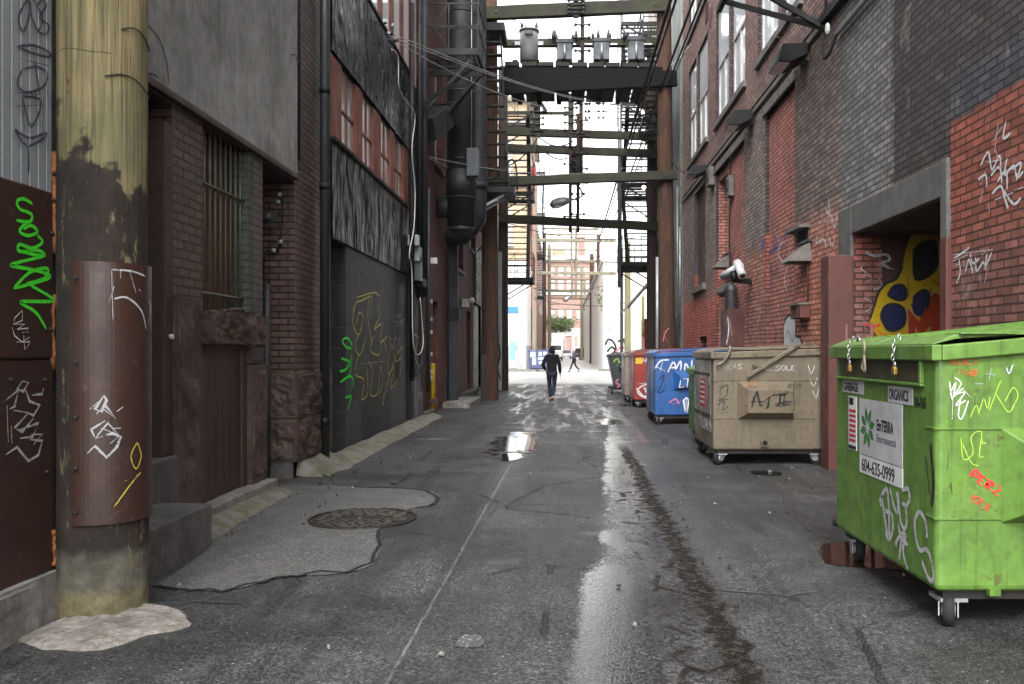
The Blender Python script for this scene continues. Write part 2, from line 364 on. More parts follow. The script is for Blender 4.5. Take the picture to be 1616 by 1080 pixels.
M['greydoor']=aged('dark grey door paint',(.085,.09,.088),rough=.6,var=.2,streak=.3,dirt=(.03,.03,.03))
M['yellow']=aged('yellow bollard paint',(.62,.42,.015),rough=.55,var=.15,streak=.3,dirt=(.1,.07,.03),dirt_amt=.35)
M['rubber']=flat('black rubber',(.014,.014,.015),.75)
M['plaster']=aged('grey cement render',(.32,.318,.305),(.22,.218,.208),rough=.95,var=.22,sc=1.1,streak=.42,dirt=(.09,.088,.08),dirt_amt=.55,bump=.4,bsc=30,spec=.2)
M['brownpaint']=aged('dark brown wall paint',(.050,.030,.023),(.036,.022,.0175),rough=.62,var=.3,streak=.25,dirt=(.02,.014,.012),bump=.25,bsc=25,chip=(.16,.14,.12),chip_amt=.12)
M['brownsheet']=aged('red brown sheet metal paint',(.045,.020,.015),(.031,.0145,.0115),rough=.5,var=.22,streak=.3,dirt=(.03,.016,.012),bump=.08,chip=(.12,.10,.085),chip_amt=.25)
M['guard']=aged('brown pole guard paint',(.040,.017,.0115),(.027,.0128,.0095),rough=.45,var=.2,streak=.3,dirt=(.03,.016,.012),bump=.06,chip=(.2,.17,.14),chip_amt=.12)
M['stone']=aged('brown painted rough stone',(.085,.052,.041),(.042,.027,.022),rough=.7,var=.4,streak=.12,dirt=(.02,.014,.012),bump=.7,bsc=22,chip=(.17,.13,.1),chip_amt=.2)
M['concrete']=aged('weathered concrete',(.23,.22,.20),(.16,.155,.14),rough=.9,var=.3,streak=.3,dirt=(.07,.065,.055),dirt_amt=.5,bump=.4,bsc=35,spec=.25)
M['soot']=flat('soot black timber',(.006,.006,.006),.9,.15)
M['concrete_dark']=aged('dark grimy concrete',(.11,.105,.098),(.075,.07,.066),rough=.9,var=.3,streak=.4,dirt=(.035,.032,.03),dirt_amt=.5,bump=.4,bsc=35,spec=.25)
def mossy():
    t=NT('mossy concrete'); p=t.pos(); n=t.noise(p,5,6,.7); c=t.mix(t.ss(n,.3,.7),(.19,.18,.155),(.12,.112,.095)); k=t.ss(t.noise(p,2.6,5,.65),.46,.62)
    c=t.mix(t.mul(k,.62),c,(.085,.085,.032)); c=t.mix(t.mul(t.ss(t.noise(p,9,4,.7),.56,.7),.6),c,(.05,.045,.04)); t.set('Base Color',c); t.set('Roughness',.95); t.set('Specular IOR Level',.2)
    t.set('Normal',t.bump(n,.6,.02)); return t.m
M['mossy']=mossy()
M['collar']=aged('dirty poured concrete',(.26,.235,.215),(.15,.14,.12),rough=.95,var=.4,sc=3.5,streak=0,dirt=(.06,.058,.03),dirt_amt=.75,bump=.9,bsc=16,bd=.03)
def crinkle(name, base, highlightc, am, rough=.28):
    t=NT(name); p=t.pos(); a=t.noise(t.mp(p,(1,1.2,.6)),1.35,1,.4,1.5); b=t.noise(t.mp(p,(1,2.4,.8)),2.0,1,.4,1.5)
    h=t.math('ADD',a,t.mul(b,.4)); st=t.noise(t.mp(p,(1,1.5,.4)),1.6,1,.4,.35)
    c=t.mix(t.mul(t.ss(st,.42,.80),am),base,highlightc); t.set('Base Color',c); t.set('Metallic',.9); t.set('Roughness',t.ss(t.noise(p,4,4,.6),.3,.7,rough-.06,rough+.16))  # lighter streaks paint the feathery highlights into the metal colour
    t.set('Normal',t.bump(h,1.0,.13)); return t.m
M['crinkle']=crinkle('buckled black sheet metal',(.030,.032,.037),(.08,.085,.097),.4,.27)
M['crinkle_low']=crinkle('buckled sooty sheet metal',(.024,.023,.021),(.10,.095,.08),.65,.42)
M['redframe']=aged('red orange window paint',(.20,.048,.024),(.15,.038,.02),rough=.6,var=.2,streak=.3,dirt=(.05,.02,.015))
def glass(name, col, rough=.12, var=.5):
    t=NT(name); p=t.pos(); n=t.noise(t.mp(p,(1,1,.5)),2.2,3,.6); c=t.mix(t.ss(n,.35,.65),col,tuple(x*(1-var) for x in col)); t.set('Base Color',c); t.set('Roughness',rough); t.set('Specular IOR Level',.7)
    t.set('Normal',t.bump(t.noise(p,1.3,1,.5),.12,.05)); return t.m
M['glass_dirty']=glass('dusty window glass',(.36,.345,.30),.2,.5)
M['glass_pale']=glass('glass with pale blinds and painted sky reflection',(.78,.81,.83),.06,.1)  # pale colour paints in the reflected sky along with the blinds
M['glass_dark']=glass('dark window glass',(.02,.022,.025),.1,.4)
M['blackvoid']=flat('opening shade black',(.010,.009,.009),.9)  # near-black colour puts in the shade of doorways, recesses and holes
M['rustfoam']=aged('orange sealing foam',(.22,.075,.016),(.10,.032,.012),rough=.9,var=.4,sc=9,streak=0,dirt=(.05,.025,.015),bump=.8,bsc=30)
M['corr']=aged('grey corrugated cladding paint',(.25,.275,.29),(.21,.23,.243),rough=.5,var=.1,streak=.3,dirt=(.13,.14,.13),dirt_amt=.35,bump=.05)
M['greenjamb']=bricks('grey green painted brick',(.085,.098,.08),(.07,.083,.067),(.05,.058,.047),grime_amt=.2)
M['brick_brown']=bricks('brown painted brick',(.118,.072,.060),(.062,.039,.033),(.013,.009,.008),bump=1.0,rough=.55,grime=(.032,.021,.016),grime_amt=.3,
   zones=[(10.9,11.8,1.2,2.0,(.17,.075,.055),.6,.15),(10.2,11.9,4.2,30,(.105,.092,.088),.75,.8)])
M['brick_red']=bricks('old red brick',(.15,.042,.028),(.11,.034,.025),(.045,.03,.026),grime_amt=.4)
M['block_black']=bricks('black painted concrete block',(.0135,.014,.0155),(.011,.0115,.013),(.06,.062,.066),bw=.62,bh=.31,ms=.005,bump=.3,rough=.6,grime=(.035,.036,.036),grime_amt=.5,
   zones=[(12.6,13.6,-1,.75,(.06,.062,.072),.8,.05),(15.9,17.8,-1,1.0,(.065,.066,.062),.85,.05),(14.4,15.6,2.05,2.55,(.014,.015,.016),.9,.03),(13.6,15.9,-1,.62,(.016,.017,.019),.9,.04)])
M['wooddoor']=wood_pole('brown plank door',(.052,.029,.021),(.04,.0235,.018),(.018,.012,.01),rough=.55)
RED=(.60,.205,.148); REDD=(.13,.05,.042); GREY=(.21,.21,.205); DARK=(.034,.031,.032)
M['brick_right']=bricks('alley red brick',(.38,.235,.205),(.215,.125,.11),(.05,.042,.04),efflo=.25,grime_amt=.2,soot=.22,zones=[
   (-9,27,3.55,6.1,(.30,.265,.24),.6,.25),          # greyer band below the string course
   (11.3,15.0,3.3,6.1,(.19,.14,.12),.7,.3),
   (11.4,18.0,-1,3.45,(.54,.235,.175),.85,.2),         # red brown paint at street level
   (11.4,14.5,1.1,3.0,RED,.55,.4),
   (17.6,21.0,3.0,4.0,(.40,.33,.31),.55,.3),
   (19.5,27,-1,2.9,(.58,.165,.12),.9,.15),(19.6,21.8,-1,2.3,(.42,.13,.14),.35,.3),
   (9.62,11.45,3.32,8.6,GREY,.97,.12),                # grey overpaint above the loading door
   (-9,9.62,3.3,40,DARK,.86,.1),(8.2,9.6,3.3,6.5,(.055,.05,.046),.45,.4),
   (-9,8.19,3.68,4.05,(.06,.075,.11),.55,.2),
   (-9,8.19,-1,3.68,(.31,.088,.058),.97,.03),(-9,8.19,-1,2.55,(.20,.10,.08),.8,.35)])
M['brick_infill']=bricks('red painted infill brick',(.56,.235,.19),(.43,.175,.14),(.13,.055,.045),grime_amt=.2,soot=.2)
M['redpaint']=aged('dark red wall paint',(.10,.032,.025),(.08,.026,.022),rough=.6,var=.15,streak=.25,dirt=(.05,.02,.018))
M['door_conc']=aged('grey stained lintel concrete',(.115,.113,.106),(.08,.078,.073),rough=.9,var=.25,streak=.45,dirt=(.05,.047,.043),dirt_amt=.45,bump=.3)
M['jamb_dark']=aged('maroon back wall paint',(.05,.017,.015),(.035,.014,.013),rough=.7,var=.3,streak=.3,dirt=(.02,.01,.01))
M['trim_grey']=aged('grey stone trim',(.17,.155,.14),(.12,.11,.10),rough=.9,var=.25,streak=.3,dirt=(.06,.055,.05))
M['beige']=aged('beige stained render',(.55,.50,.41),(.36,.33,.29),rough=.9,var=.2,sc=.8,streak=.45,dirt=(.16,.15,.14),dirt_amt=.5,bump=.2)
M['palegreen']=aged('pale green grey render',(.27,.30,.28),(.2,.22,.21),rough=.9,var=.2,sc=.8,streak=.4,dirt=(.12,.12,.11),bump=.2)
M['ochre']=bricks('ochre brick',(.55,.40,.25),(.5,.35,.22),(.45,.38,.3),grime_amt=.1,soot=.1)
M['far_white']=aged('white painted wall',(.74,.73,.69),(.66,.65,.62),rough=.85,var=.08,streak=.15,dirt=(.4,.38,.35))
M['far_grey']=aged('grey painted base',(.42,.42,.42),rough=.85,var=.1,streak=.15,dirt=(.3,.3,.3))
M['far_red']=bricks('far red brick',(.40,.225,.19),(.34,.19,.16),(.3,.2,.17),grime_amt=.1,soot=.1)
M['red_metal']=aged('bright red paint',(.5,.045,.04),rough=.5,var=.15,streak=.15,dirt=(.15,.03,.03))
for k,c,c2,d in [('bin_green',(.112,.215,.038),(.080,.160,.029),(.028,.042,.012)),('bin_brown',(.15,.123,.084),(.12,.098,.068),(.07,.055,.04)),('bin_blue',(.018,.095,.30),(.014,.072,.23),(.02,.03,.06)),
    ('bin_red',(.27,.032,.024),(.2,.026,.022),(.08,.03,.025)),('bin_black',(.028,.042,.042),(.02,.03,.03),(.05,.05,.045)),('bin_grey',(.26,.2,.17),(.2,.16,.14),(.08,.06,.05)),('bin_lime',(.06,.17,.024),(.045,.13,.02),(.03,.06,.02)),('bin_navy',(.06,.075,.16),(.05,.06,.12),(.04,.04,.06))]:
    M[k]=aged(k.replace('_',' ')+' paint',c,c2,rough=.42,var=.2,sc=2.2,streak=.45,dirt=d,dirt_amt=.5,bump=.5,bsc=2.4,chip=(.07,.035,.02),chip_amt=.6,bd=.035)
M['bin_steel']=aged('scuffed steel plate',(.33,.29,.28),(.24,.2,.2),rough=.35,metal=.5,var=.2,streak=.4,dirt=(.1,.06,.05))
M['bin_grime']=aged('grimy dumpster mouth',(.05,.055,.02),(.025,.02,.012),rough=.6,var=.4,streak=.6,dirt=(.02,.012,.008),dirt_amt=.6)
M['sticker']=aged('grey vinyl sticker',(.44,.44,.45),rough=.5,var=.06,streak=.15,dirt=(.3,.3,.3),dirt_amt=.3,bump=0)
M['sticker_white']=aged('white vinyl sticker',(.62,.62,.62),rough=.5,var=.06,streak=.15,dirt=(.4,.4,.4),bump=0)
M['ink']=flat('black ink',(.012,.012,.014),.6); M['leafgreen']=flat('green ink',(.03,.15,.03),.6); M['redink']=flat('red ink',(.4,.03,.05),.6); M['darkgreen']=flat('dark green ink',(.015,.06,.02),.6)
M['brass']=flat('brass padlock',(.55,.34,.08),.35,.5,.9); M['chrome']=flat('zinc chain',(.5,.5,.5),.35,.5,.9)
for k,c in dict(white=(.62,.62,.62),silver=(.36,.36,.37),purple=(.045,.035,.065),green=(.06,.62,.03),acid=(.02,.75,.03),yellow=(.42,.36,.05),red=(.62,.045,.04),rust=(.45,.1,.03),black=(.012,.012,.012),blue=(.09,.1,.3),paleblue=(.45,.5,.62),olive=(.46,.48,.10),pink=(.55,.15,.25),lime=(.30,.46,.06),navy=(.01,.014,.06),gold=(.42,.28,.008),orange=(.30,.036,.01),char=(.02,.02,.022)).items(): M['s_'+k]=spray(k+' spray paint',c,thin=.4 if k in('silver','yellow','blue','paleblue','purple','olive','pink') else .75)
M['s_thin']=spray('thin white chalky spray paint',(.55,.55,.56),thin=.25)
M['lamp_on']=None
def emit(name,col,st):
    t=NT(name); t.set('Base Color',col); t.set('Emission Color',(*col,1)); t.set('Emission Strength',st); return t.m
M['lamp_on']=emit('warm lit lamp',(1,.8,.55),3.0)
M['sodium']=flat('yellow plastic tube',(.6,.55,.2),.5)
M['cloth_black']=flat('black cloth',(.010,.010,.012),.95,.15); M['denim']=flat('dark blue jeans',(.018,.024,.036),.95,.15); M['skin']=flat('skin',(.45,.26,.19),.6); M['hair']=flat('grey hair',(.4,.35,.33),.8)
M['cloth_grey']=flat('dark grey coat cloth',(.05,.055,.07),.9,.2); M['shoe']=flat('dark shoe leather',(.03,.024,.022),.6); M['sole']=flat('pale shoe sole',(.25,.22,.2),.8)
def leaf(name,a,b):
    t=NT(name); p=t.pos(); c=t.mix(t.ss(t.noise(p,1.6,3,.6),.35,.65),a,b); t.set('Base Color',c); t.set('Roughness',.7); t.set('Transmission Weight',0.0); return t.m
M['leaf']=leaf('green leaves',(.16,.22,.08),(.08,.125,.045)); M['leaf_pale']=leaf('yellow green leaves',(.16,.16,.06),(.09,.1,.035))
M['bark']=wood_pole('bark',(.1,.08,.06),(.05,.04,.03))
M['carpaint_white']=aged('white car paint',(.7,.7,.7),rough=.3,var=.03,streak=0); M['carpaint_dark']=aged('dark car paint',(.03,.032,.036),rough=.25,var=.03,streak=0); M['carpaint_silver']=aged('silver car paint',(.4,.41,.42),rough=.3,metal=.4,var=.03,streak=0)
# ============================================================ ground
def gz(y): return 0.0 if y<30 else min((y-30)*.003,.5)
def asphalt():
    t=NT('wet asphalt'); p=t.pos(); X,Y,Z=t.xyz(p)
    n_big=t.noise(p,.55,5,.6); n_mid=t.noise(p,3.2,5,.65); n_f=t.noise(p,34,4,.7); n_ff=t.noise(p,130,2,.6)
    agg=t.voro(p,80); ag1=t.xyz(t.voro(p,80,out='Color'))[0]; st1=t.xyz(t.voro(p,58,out='Color'))[2]; st2=t.voro(p,58)
    stv=t.noise(t.mp(p,(2.6,.22,1)),1.0,5,.62,.3)
    wob=t.mul(t.math('SUBTRACT',t.noise(t.mp(p,(1,.45,1)),1.3,5,.65),.5),.55)
    wobf=t.mul(t.math('SUBTRACT',t.noise(p,6,5,.7),.5),.34)
    # silt lying in the drain seam, and the broken patches washed out to its left
    gx=t.math('ADD',t.math('SUBTRACT',X,t.math('ADD',t.mul(Y,.009),.83)),t.math('ADD',t.mul(wob,.30),wobf))
    gab=t.math('ABSOLUTE',gx); ylim=t.mul(t.ss(Y,12.8,14.6,1,0),t.ss(Y,-2,1.0))
    seam=t.mul(t.ss(gab,.05,.105,1,0),ylim)
    cell=t.voro(t.mp(p,(1,.62,1)),3.3,'DISTANCE_TO_EDGE'); ring=t.ss(t.math('ADD',cell,t.mul(wobf,.25)),.035,.10,1,0)
    frag=t.mul(t.mul(t.ss(gx,-.46,-.25),t.ss(gx,-.02,.05,1,0)),t.mul(ylim,t.ss(Y,10.5,8.8,0,1)))
    silt=t.math('MAXIMUM',seam,t.mul(frag,t.math('MAXIMUM',t.mul(ring,t.ss(t.noise(p,2.1,3,.6),.42,.52)),t.ss(t.noise(p,5.2,6,.78),.57,.63))))
    silt=t.mul(silt,t.ss(t.noise(p,19,5,.75),.36,.50,.1,1))
    # wet strip left of the seam, where the paving dips
    cx=t.math('ADD',t.mul(Y,.062),-.10); sx=t.math('ADD',t.math('SUBTRACT',X,cx),t.math('ADD',t.mul(wob,.30),t.mul(wobf,.32)))
    pulse=t.math('MAXIMUM',t.mul(t.ss(Y,6.4,5.5),t.ss(n_mid,.34,.5,.35,1)),t.math('MAXIMUM',t.mul(t.mul(t.ss(Y,8.8,10.5),.9),t.ss(n_mid,.40,.56)),t.mul(.35,t.ss(t.noise(t.mp(p,(1,.6,1)),1.4,4,.6),.5,.62))))
    strip=t.mul(t.mul(t.ss(t.math('ADD',t.math('ABSOLUTE',sx),t.ss(Y,5.5,11,0,.07)),.0,.23,1,0),t.ss(Y,17,22,1,0)),t.math('ADD',.04,t.mul(pulse,.96)))
    between=t.mul(t.mul(t.ss(t.math('SUBTRACT',X,cx),-.18,.12),t.ss(gx,.0,.16,1,0)),t.ss(Y,17,22,1,0))
    rightb=t.mul(t.mul(t.ss(gx,.02,.12),t.ss(gx,.25,.75,1,0)),t.ss(Y,16,20,1,0))
    far=t.mul(t.ss(Y,10.5,19),t.ss(t.math('ABSOLUTE',t.math('ADD',X,.2)),1.2,3.2,1,0))
    fp=t.mul(far,t.ss(t.math('ADD',stv,t.mul(t.math('SUBTRACT',n_mid,.5),.7)),.42,.60))
    band=t.ss(t.noise(t.mp(p,(.25,1.5,1)),1.0,4,.6),.52,.66)
    dx=t.math('DIVIDE',t.math('ADD',X,1.9),.95); dy=t.math('DIVIDE',t.math('SUBTRACT',Y,11.4),1.5); rr=t.math('ADD',t.math('ADD',t.mul(dx,dx),t.mul(dy,dy)),t.mul(t.math('SUBTRACT',n_mid,.5),3.0)); lw=t.ss(rr,.3,1.1,1,0)
    dx2=t.math('DIVIDE',t.math('ADD',X,.82),.42); dy2=t.math('DIVIDE',t.math('SUBTRACT',Y,14.0),2.0); r2=t.math('ADD',t.math('ADD',t.mul(dx2,dx2),t.mul(dy2,dy2)),t.mul(t.math('SUBTRACT',n_mid,.5),4.5)); pud=t.ss(r2,.3,.9,1,0)
    ls=t.mul(t.mul(t.ss(t.math('ABSOLUTE',t.math('ADD',X,.75)),.1,.55,1,0),t.ss(Y,5.5,8)),t.ss(Y,11,15,1,0))
    damp=t.math('MAXIMUM',t.ss(stv,.42,.62),t.ss(n_big,.45,.62))
    # water level against the height of the stones: low places hold a film, stones stand out of it
    Wl=t.math('ADD',.26,t.math('ADD',t.mul(damp,.14),t.mul(t.mul(band,t.ss(Y,8,14)),.14)))
    for m,k in ((strip,.66),(between,.36),(rightb,.17),(fp,.30),(lw,.24),(pud,.75),(ls,.17)): Wl=t.math('ADD',Wl,t.mul(m,k))
    hh=t.math('ADD',t.mul(t.math('ADD',t.mul(n_f,.62),t.math('ADD',t.mul(t.noise(p,13,4,.7),.18),t.mul(st1,.2))),1.02),t.math('ADD',t.mul(n_mid,.25),t.mul(t.ss(agg,0,.6,1,0),.22)))
    G=t.math('MAXIMUM',t.math('MAXIMUM',strip,t.mul(between,.85)),t.math('MAXIMUM',t.mul(rightb,.6),t.math('MAXIMUM',t.mul(fp,.8),t.math('MAXIMUM',t.mul(ls,.62),t.math('MAXIMUM',t.mul(damp,.45),t.mul(band,.45))))))
    film=t.ss(t.math('SUBTRACT',Wl,hh),-.06,.07); film=t.mul(film,t.inv(t.mul(silt,.8)))
    c=t.mix(t.ss(n_big,.32,.68),(.074,.075,.076),(.045,.0457,.0463)); c=t.mix(1.0,c,t.cmb(t.ss(n_f,.25,.75,.45,1.55)),'MULTIPLY')
    c=t.mix(1.0,c,t.cmb(t.ss(st1,0,1,.50,1.55)),'MULTIPLY'); c=t.mix(t.ss(st2,.45,.75,0,.7),c,(.012,.012,.012)); c=t.mix(t.mul(t.ss(ag1,.58,.9),t.ss(agg,.0,.6,1,0)),c,(.21,.205,.20)); c=t.mix(t.mul(t.ss(n_ff,.54,.68),.9),c,(.008,.008,.008))
    sp=t.voro(p,38,out='Color'); sd=t.voro(p,38); c=t.mix(t.mul(t.ss(t.xyz(sp)[1],.95,.965),t.ss(sd,.12,.3,1,0)),c,(.42,.41,.39))
    c=t.mix(t.mul(t.ss(n_mid,.55,.72),.35),c,(.10,.097,.092)); c=t.mix(t.mul(t.ss(t.noise(p,1.3,5,.65),.54,.66),.45),c,(.030,.029,.028))
    warm=t.mul(t.ss(X,1.4,2.6),.5); c=t.mix(warm,c,t.mix(1.0,c,(1.0,.93,.86),'MULTIPLY'))
    lf=t.math('ADD',X,t.math('ADD',t.mul(t.math('SUBTRACT',Y,4.0),-.012),.80)); line=t.ss(t.math('ABSOLUTE',t.math('ADD',lf,t.mul(wobf,.10))),.004,.013,1,0)
    line=t.mul(line,t.mul(t.ss(Y,18,20,1,0),t.ss(t.noise(p,7,5,.75),.36,.5,.15,1))); c=t.mix(t.mul(line,.75),c,(.24,.235,.225))
    cr=t.voro(t.mp(p,(.55,.5,1)),1.0,'DISTANCE_TO_EDGE'); crk=t.mul(t.ss(t.math('ADD',cr,t.mul(wobf,.10)),.004,.014,1,0),t.ss(t.noise(p,.8,3,.5),.50,.58)); c=t.mix(t.mul(crk,.85),c,(.010,.010,.009))
    bl=t.mul(t.ss(t.noise(p,1.1,3,.5),.665,.69),.6); c=t.mix(bl,c,(.15,.145,.135))
    c=t.mix(1.0,c,t.cmb(t.math('SUBTRACT',1.0,t.mul(t.math('MAXIMUM',damp,t.mul(band,.8)),.42))),'MULTIPLY'); c=t.mix(1.0,c,t.cmb(t.ss(t.noise(p,.9,6,.68),.32,.66,.62,1.12)),'MULTIPLY')
    c=t.mix(t.mul(film,.6),c,(.014,.0135,.013)); c=t.mix(silt,c,t.mix(t.ss(t.noise(p,46,3,.7),.35,.65),(.0035,.003,.0025),(.016,.011,.006)))
    street=t.ss(Y,37,41); c=t.mix(street,c,t.mix(n_f,(.34,.338,.33),(.42,.418,.41)))  # street colour lightened to carry the glare of the open sky
    r=t.math('SUBTRACT',t.ss(n_f,.3,.7,.60,.80),t.mul(G,.50)); wr=t.ss(n_mid,.3,.7,.03,.09)
    r=t.math('ADD',t.mul(r,t.inv(film)),t.mul(wr,film)); r=t.math('ADD',t.mul(r,t.inv(silt)),t.mul(silt,.7)); r=t.math('ADD',t.mul(r,t.inv(street)),t.mul(street,.28))
    t.set('Base Color',c); t.set('Roughness',r); t.set('Specular IOR Level',t.math('SUBTRACT',t.math('ADD',.55,t.mul(film,.45)),t.mul(silt,.45)))
    h=t.math('ADD',t.math('ADD',t.mul(n_f,.5),t.mul(st1,.35)),t.math('ADD',t.mul(t.ss(agg,0,.6,1,0),.55),t.math('SUBTRACT',t.mul(n_mid,.5),t.mul(crk,1.5))))
    st=t.math('ADD',t.mul(t.inv(film),t.math('SUBTRACT',.95,t.mul(G,.35))),t.math('SUBTRACT',.10,t.mul(pud,.07))); t.set('Normal',t.bump(h,st,.016)); return t.m
M['asphalt']=asphalt()
def build_ground():
    xs=[-2500,-300,-60,-20,-8]+[-5+.25*i for i in range(41)]+[8,20,60,300,2500]
    ys=[-2500,-300,-40,-12]+[-4+.4*i for i in range(86)]+[31+3*i for i in range(57)]+[300,900,3000]
    def h(x,y):
        z=gz(y)
        if -4<y<24 and abs(x)<4.5:
            k=math.exp(-((x-.9)/.55)**2); z-=.028*k*min(1,(24-y)/6)
            z+=.012*mnoise.noise(Vector((x*.9,y*.5,0)))*(1 if 0<y<24 else 0)
        return z
    me=bpy.data.meshes.new('ground'); nx=len(xs)
    me.from_pydata([(x,y,h(x,y)) for y in ys for x in xs],[],[(j*nx+i,j*nx+i+1,(j+1)*nx+i+1,(j+1)*nx+i) for j in range(len(ys)-1) for i in range(nx-1)])
    for p in me.polygons: p.use_smooth=True
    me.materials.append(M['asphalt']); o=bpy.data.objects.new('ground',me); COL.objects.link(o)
    tag(o,kind='structure',label='wet grey asphalt of the alley running to the street')
    return h
GH=build_ground()
def sheet(name, poly, z, mat, th=.004, label=None, sub=3, rag=.0):
    """a thin patch following the ground, polygon in plan"""
    pts=spline([Vector((*p,0)) for p in poly+[poly[0]]],sub)[:-1]
    bm=bmesh.new(); vs=[bm.verts.new((p.x+rag*mnoise.noise(Vector((p.x*4,p.y*4,3))),p.y+rag*mnoise.noise(Vector((p.x*4,p.y*4,9))),0)) for p in pts]
    f=bm.faces.new(vs); bmesh.ops.triangulate(bm,faces=[f]); bmesh.ops.subdivide_edges(bm,edges=bm.edges[:],cuts=2,use_grid_fill=True)
    for v in bm.verts: v.co.z=GH(v.co.x,v.co.y)+z
    bmesh.ops.recalc_face_normals(bm,faces=bm.faces)
    if sum(f.normal.z for f in bm.faces)<0: bmesh.ops.reverse_faces(bm,faces=bm.faces)
    me=bpy.data.meshes.new(name); bm.to_mesh(me); bm.free(); me.materials.append(mat); o=bpy.data.objects.new(name,me); COL.objects.link(o)
    tag(o,kind='structure',label=label); return o,pts
def patchmat():
    t=NT('old concrete patch'); p=t.pos(); a=t.noise(p,1.6,5,.6); f=t.noise(p,45,4,.7); c=t.mix(t.ss(a,.3,.7),(.080,.078,.075),(.055,.054,.052)); c=t.mix(1.0,c,t.cmb(t.ss(f,.25,.75,.6,1.4)),'MULTIPLY')
    v=t.voro(p,110,out='Color'); c=t.mix(t.ss(t.xyz(v)[0],.88,.95),c,(.25,.245,.23)); c=t.mix(t.mul(t.ss(t.noise(p,.9,4,.6),.5,.66),.4),c,(.05,.049,.047))
    t.set('Base Color',c); t.set('Roughness',t.ss(a,.3,.7,.5,.75)); t.set('Normal',t.bump(f,.4,.01)); return t.m
M['patch']=patchmat()
def watermat(name,col):
    t=NT(name); p=t.pos(); t.set('Base Color',col); t.set('Roughness',.03); t.set('Specular IOR Level',.6); t.set('Normal',t.bump(t.noise(p,9,2,.5),.04,.01)); return t.m
M['puddle']=watermat('muddy puddle water',(.016,.009,.005)); M['puddle_clear']=watermat('shallow rain water',(.018,.018,.018))
pp=[(241,925),(300,931),(352,934),(415,921),(470,912),(545,906),(586,890),(600,862),(597,838),(640,806),(688,795),(680,777),(600,771),(480,767),(430,772),(412,792),(345,835),(330,865)]
_o,_pts=sheet('concrete_patch',[tuple(at_g(x,y)[:2]) for x,y in pp],.006,M['patch'],label='pale worn concrete patch around the manhole cover',rag=.05)
crack=MB(); prev=None
for lo,hi,wd in ((0,8,.020),(8,10,.011),(17,22,.014),(22,30,.022)):
    seg=[p for p in _pts[lo*3//1 if False else 0:0]]
cl=[(241,925),(262,927),(300,932),(330,931),(352,935),(390,924),(415,921),(440,913),(470,912),(505,904),(545,906),(570,896),(586,890),(590,878),(599,862),(596,850),(597,838)]
pts=[at_g(x,y)+Vector((0,0,.009)) for x,y in cl]; pts=[Vector((p.x,p.y,GH(p.x,p.y)+.0095)) for p in spline(pts,4)]
for i,p in enumerate(pts): p.x+=.014*mnoise.noise(Vector((i*.9,0,0))); p.y+=.03*mnoise.noise(Vector((0,i*.8,0)))
ribbon(crack,pts,(0,0,1),.022,off=0.0)
cl2=[(560,770),(610,772),(660,774),(684,782),(690,792),(676,800)]
pts=[Vector((p.x+.02*mnoise.noise(p*9),p.y+.03*mnoise.noise(p*7),GH(p.x,p.y)+.0095)) for p in spline([at_g(x,y) for x,y in cl2],5)]
ribbon(crack,pts,(0,0,1),.03,off=0.0)
o=crack.build('pavement_crack',M['blackvoid'],recalc=False); tag(o,kind='structure',label='dark crack along the edge of the concrete patch')
o,_=sheet('puddle',[(1.86,6.05),(2.25,5.85),(2.75,5.95),(3.0,6.4),(2.7,6.75),(2.2,6.72),(1.95,6.55)],.006,M['puddle'],label='brown puddle under the green dumpster corner',rag=.08)
def pud(px,py,rx,ry,lab):
    c=at_g(px,py); poly=[(c.x+rx*math.cos(a)*(1+.3*mnoise.noise(Vector((px,a,0)))),c.y+ry*math.sin(a)*(1+.35*mnoise.noise(Vector((a*1.3,py,0))))) for a in [2*PI*k/11 for k in range(11)]]
    sheet('puddle',poly,.005,M['puddle_clear'],label=lab,rag=.12)
pud(832,700,.17,1.05,'long puddle in the middle of the alley reflecting red'); pud(806,722,.16,.42,'small puddle at the near end of the long puddle'); pud(958,664,.28,.75,'puddle beside the drain line near the blue dumpster')
pud(1210,748,.17,.20,'dark damp hollow in front of the brown dumpster'); pud(882,612,.5,1.4,'far puddle in the middle of the alley'); pud(985,640,.25,.5,'thin puddle near the red dumpster'); 
# pale worn spots
for k,(px,py,rx,ry,lab) in enumerate([(741,1013,.085,.11,'pale cement spot in the near asphalt'),(683,693,.3,.16,'pale cement patch near the black wall')]):
    c=at_g(px,py); poly=[(c.x+rx*math.cos(a)*(1+.4*mnoise.noise(Vector((k*3.1,a,0)))),c.y+ry*math.sin(a)*(1+.4*mnoise.noise(Vector((a,k*5.,0))))) for a in [2*PI*j/12 for j in range(12)]]
    sheet('cement_spot',poly,.0045,M['patch'],label=lab,rag=.05)

# manhole cover
mc=at_g(573,820); mr=mc.y*168/2/F
t_=thing('manhole_cover','round rusty black iron manhole cover with raised bars in the concrete patch','manhole cover',(mc.x,mc.y,GH(mc.x,mc.y)+.006))
def ringm(mb,c,r0,r1,z0,z1,n=48):
    vs=[];fs=[]
    for k in range(n):
        a=2*PI*k/n; ca,sa=math.cos(a),math.sin(a)
        vs+=[(c[0]+r0*ca,c[1]+r0*sa,z0),(c[0]+r0*ca,c[1]+r0*sa,z1),(c[0]+r1*ca,c[1]+r1*sa,z1),(c[0]+r1*ca,c[1]+r1*sa,z0)]
    for k in range(n):
        a=4*k; b=4*((k+1)%n)
        fs+=[(a+1,b+1,b+2,a+2),(a,a+1,b+1,b)[::-1] if False else (a,b,b+1,a+1),(a+2,b+2,b+3,a+3)]
    mb.add(vs,fs)
b=MB(); b.disc((0,0,.0),(0,0,1),mr*.93,.006,40); b.build('plate',M['iron'],t_,local=True)
b=MB(); ringm(b,(0,0),mr*.95,mr,0,.014); b.build('ring',M['manhole'],t_,local=True)
b=MB()
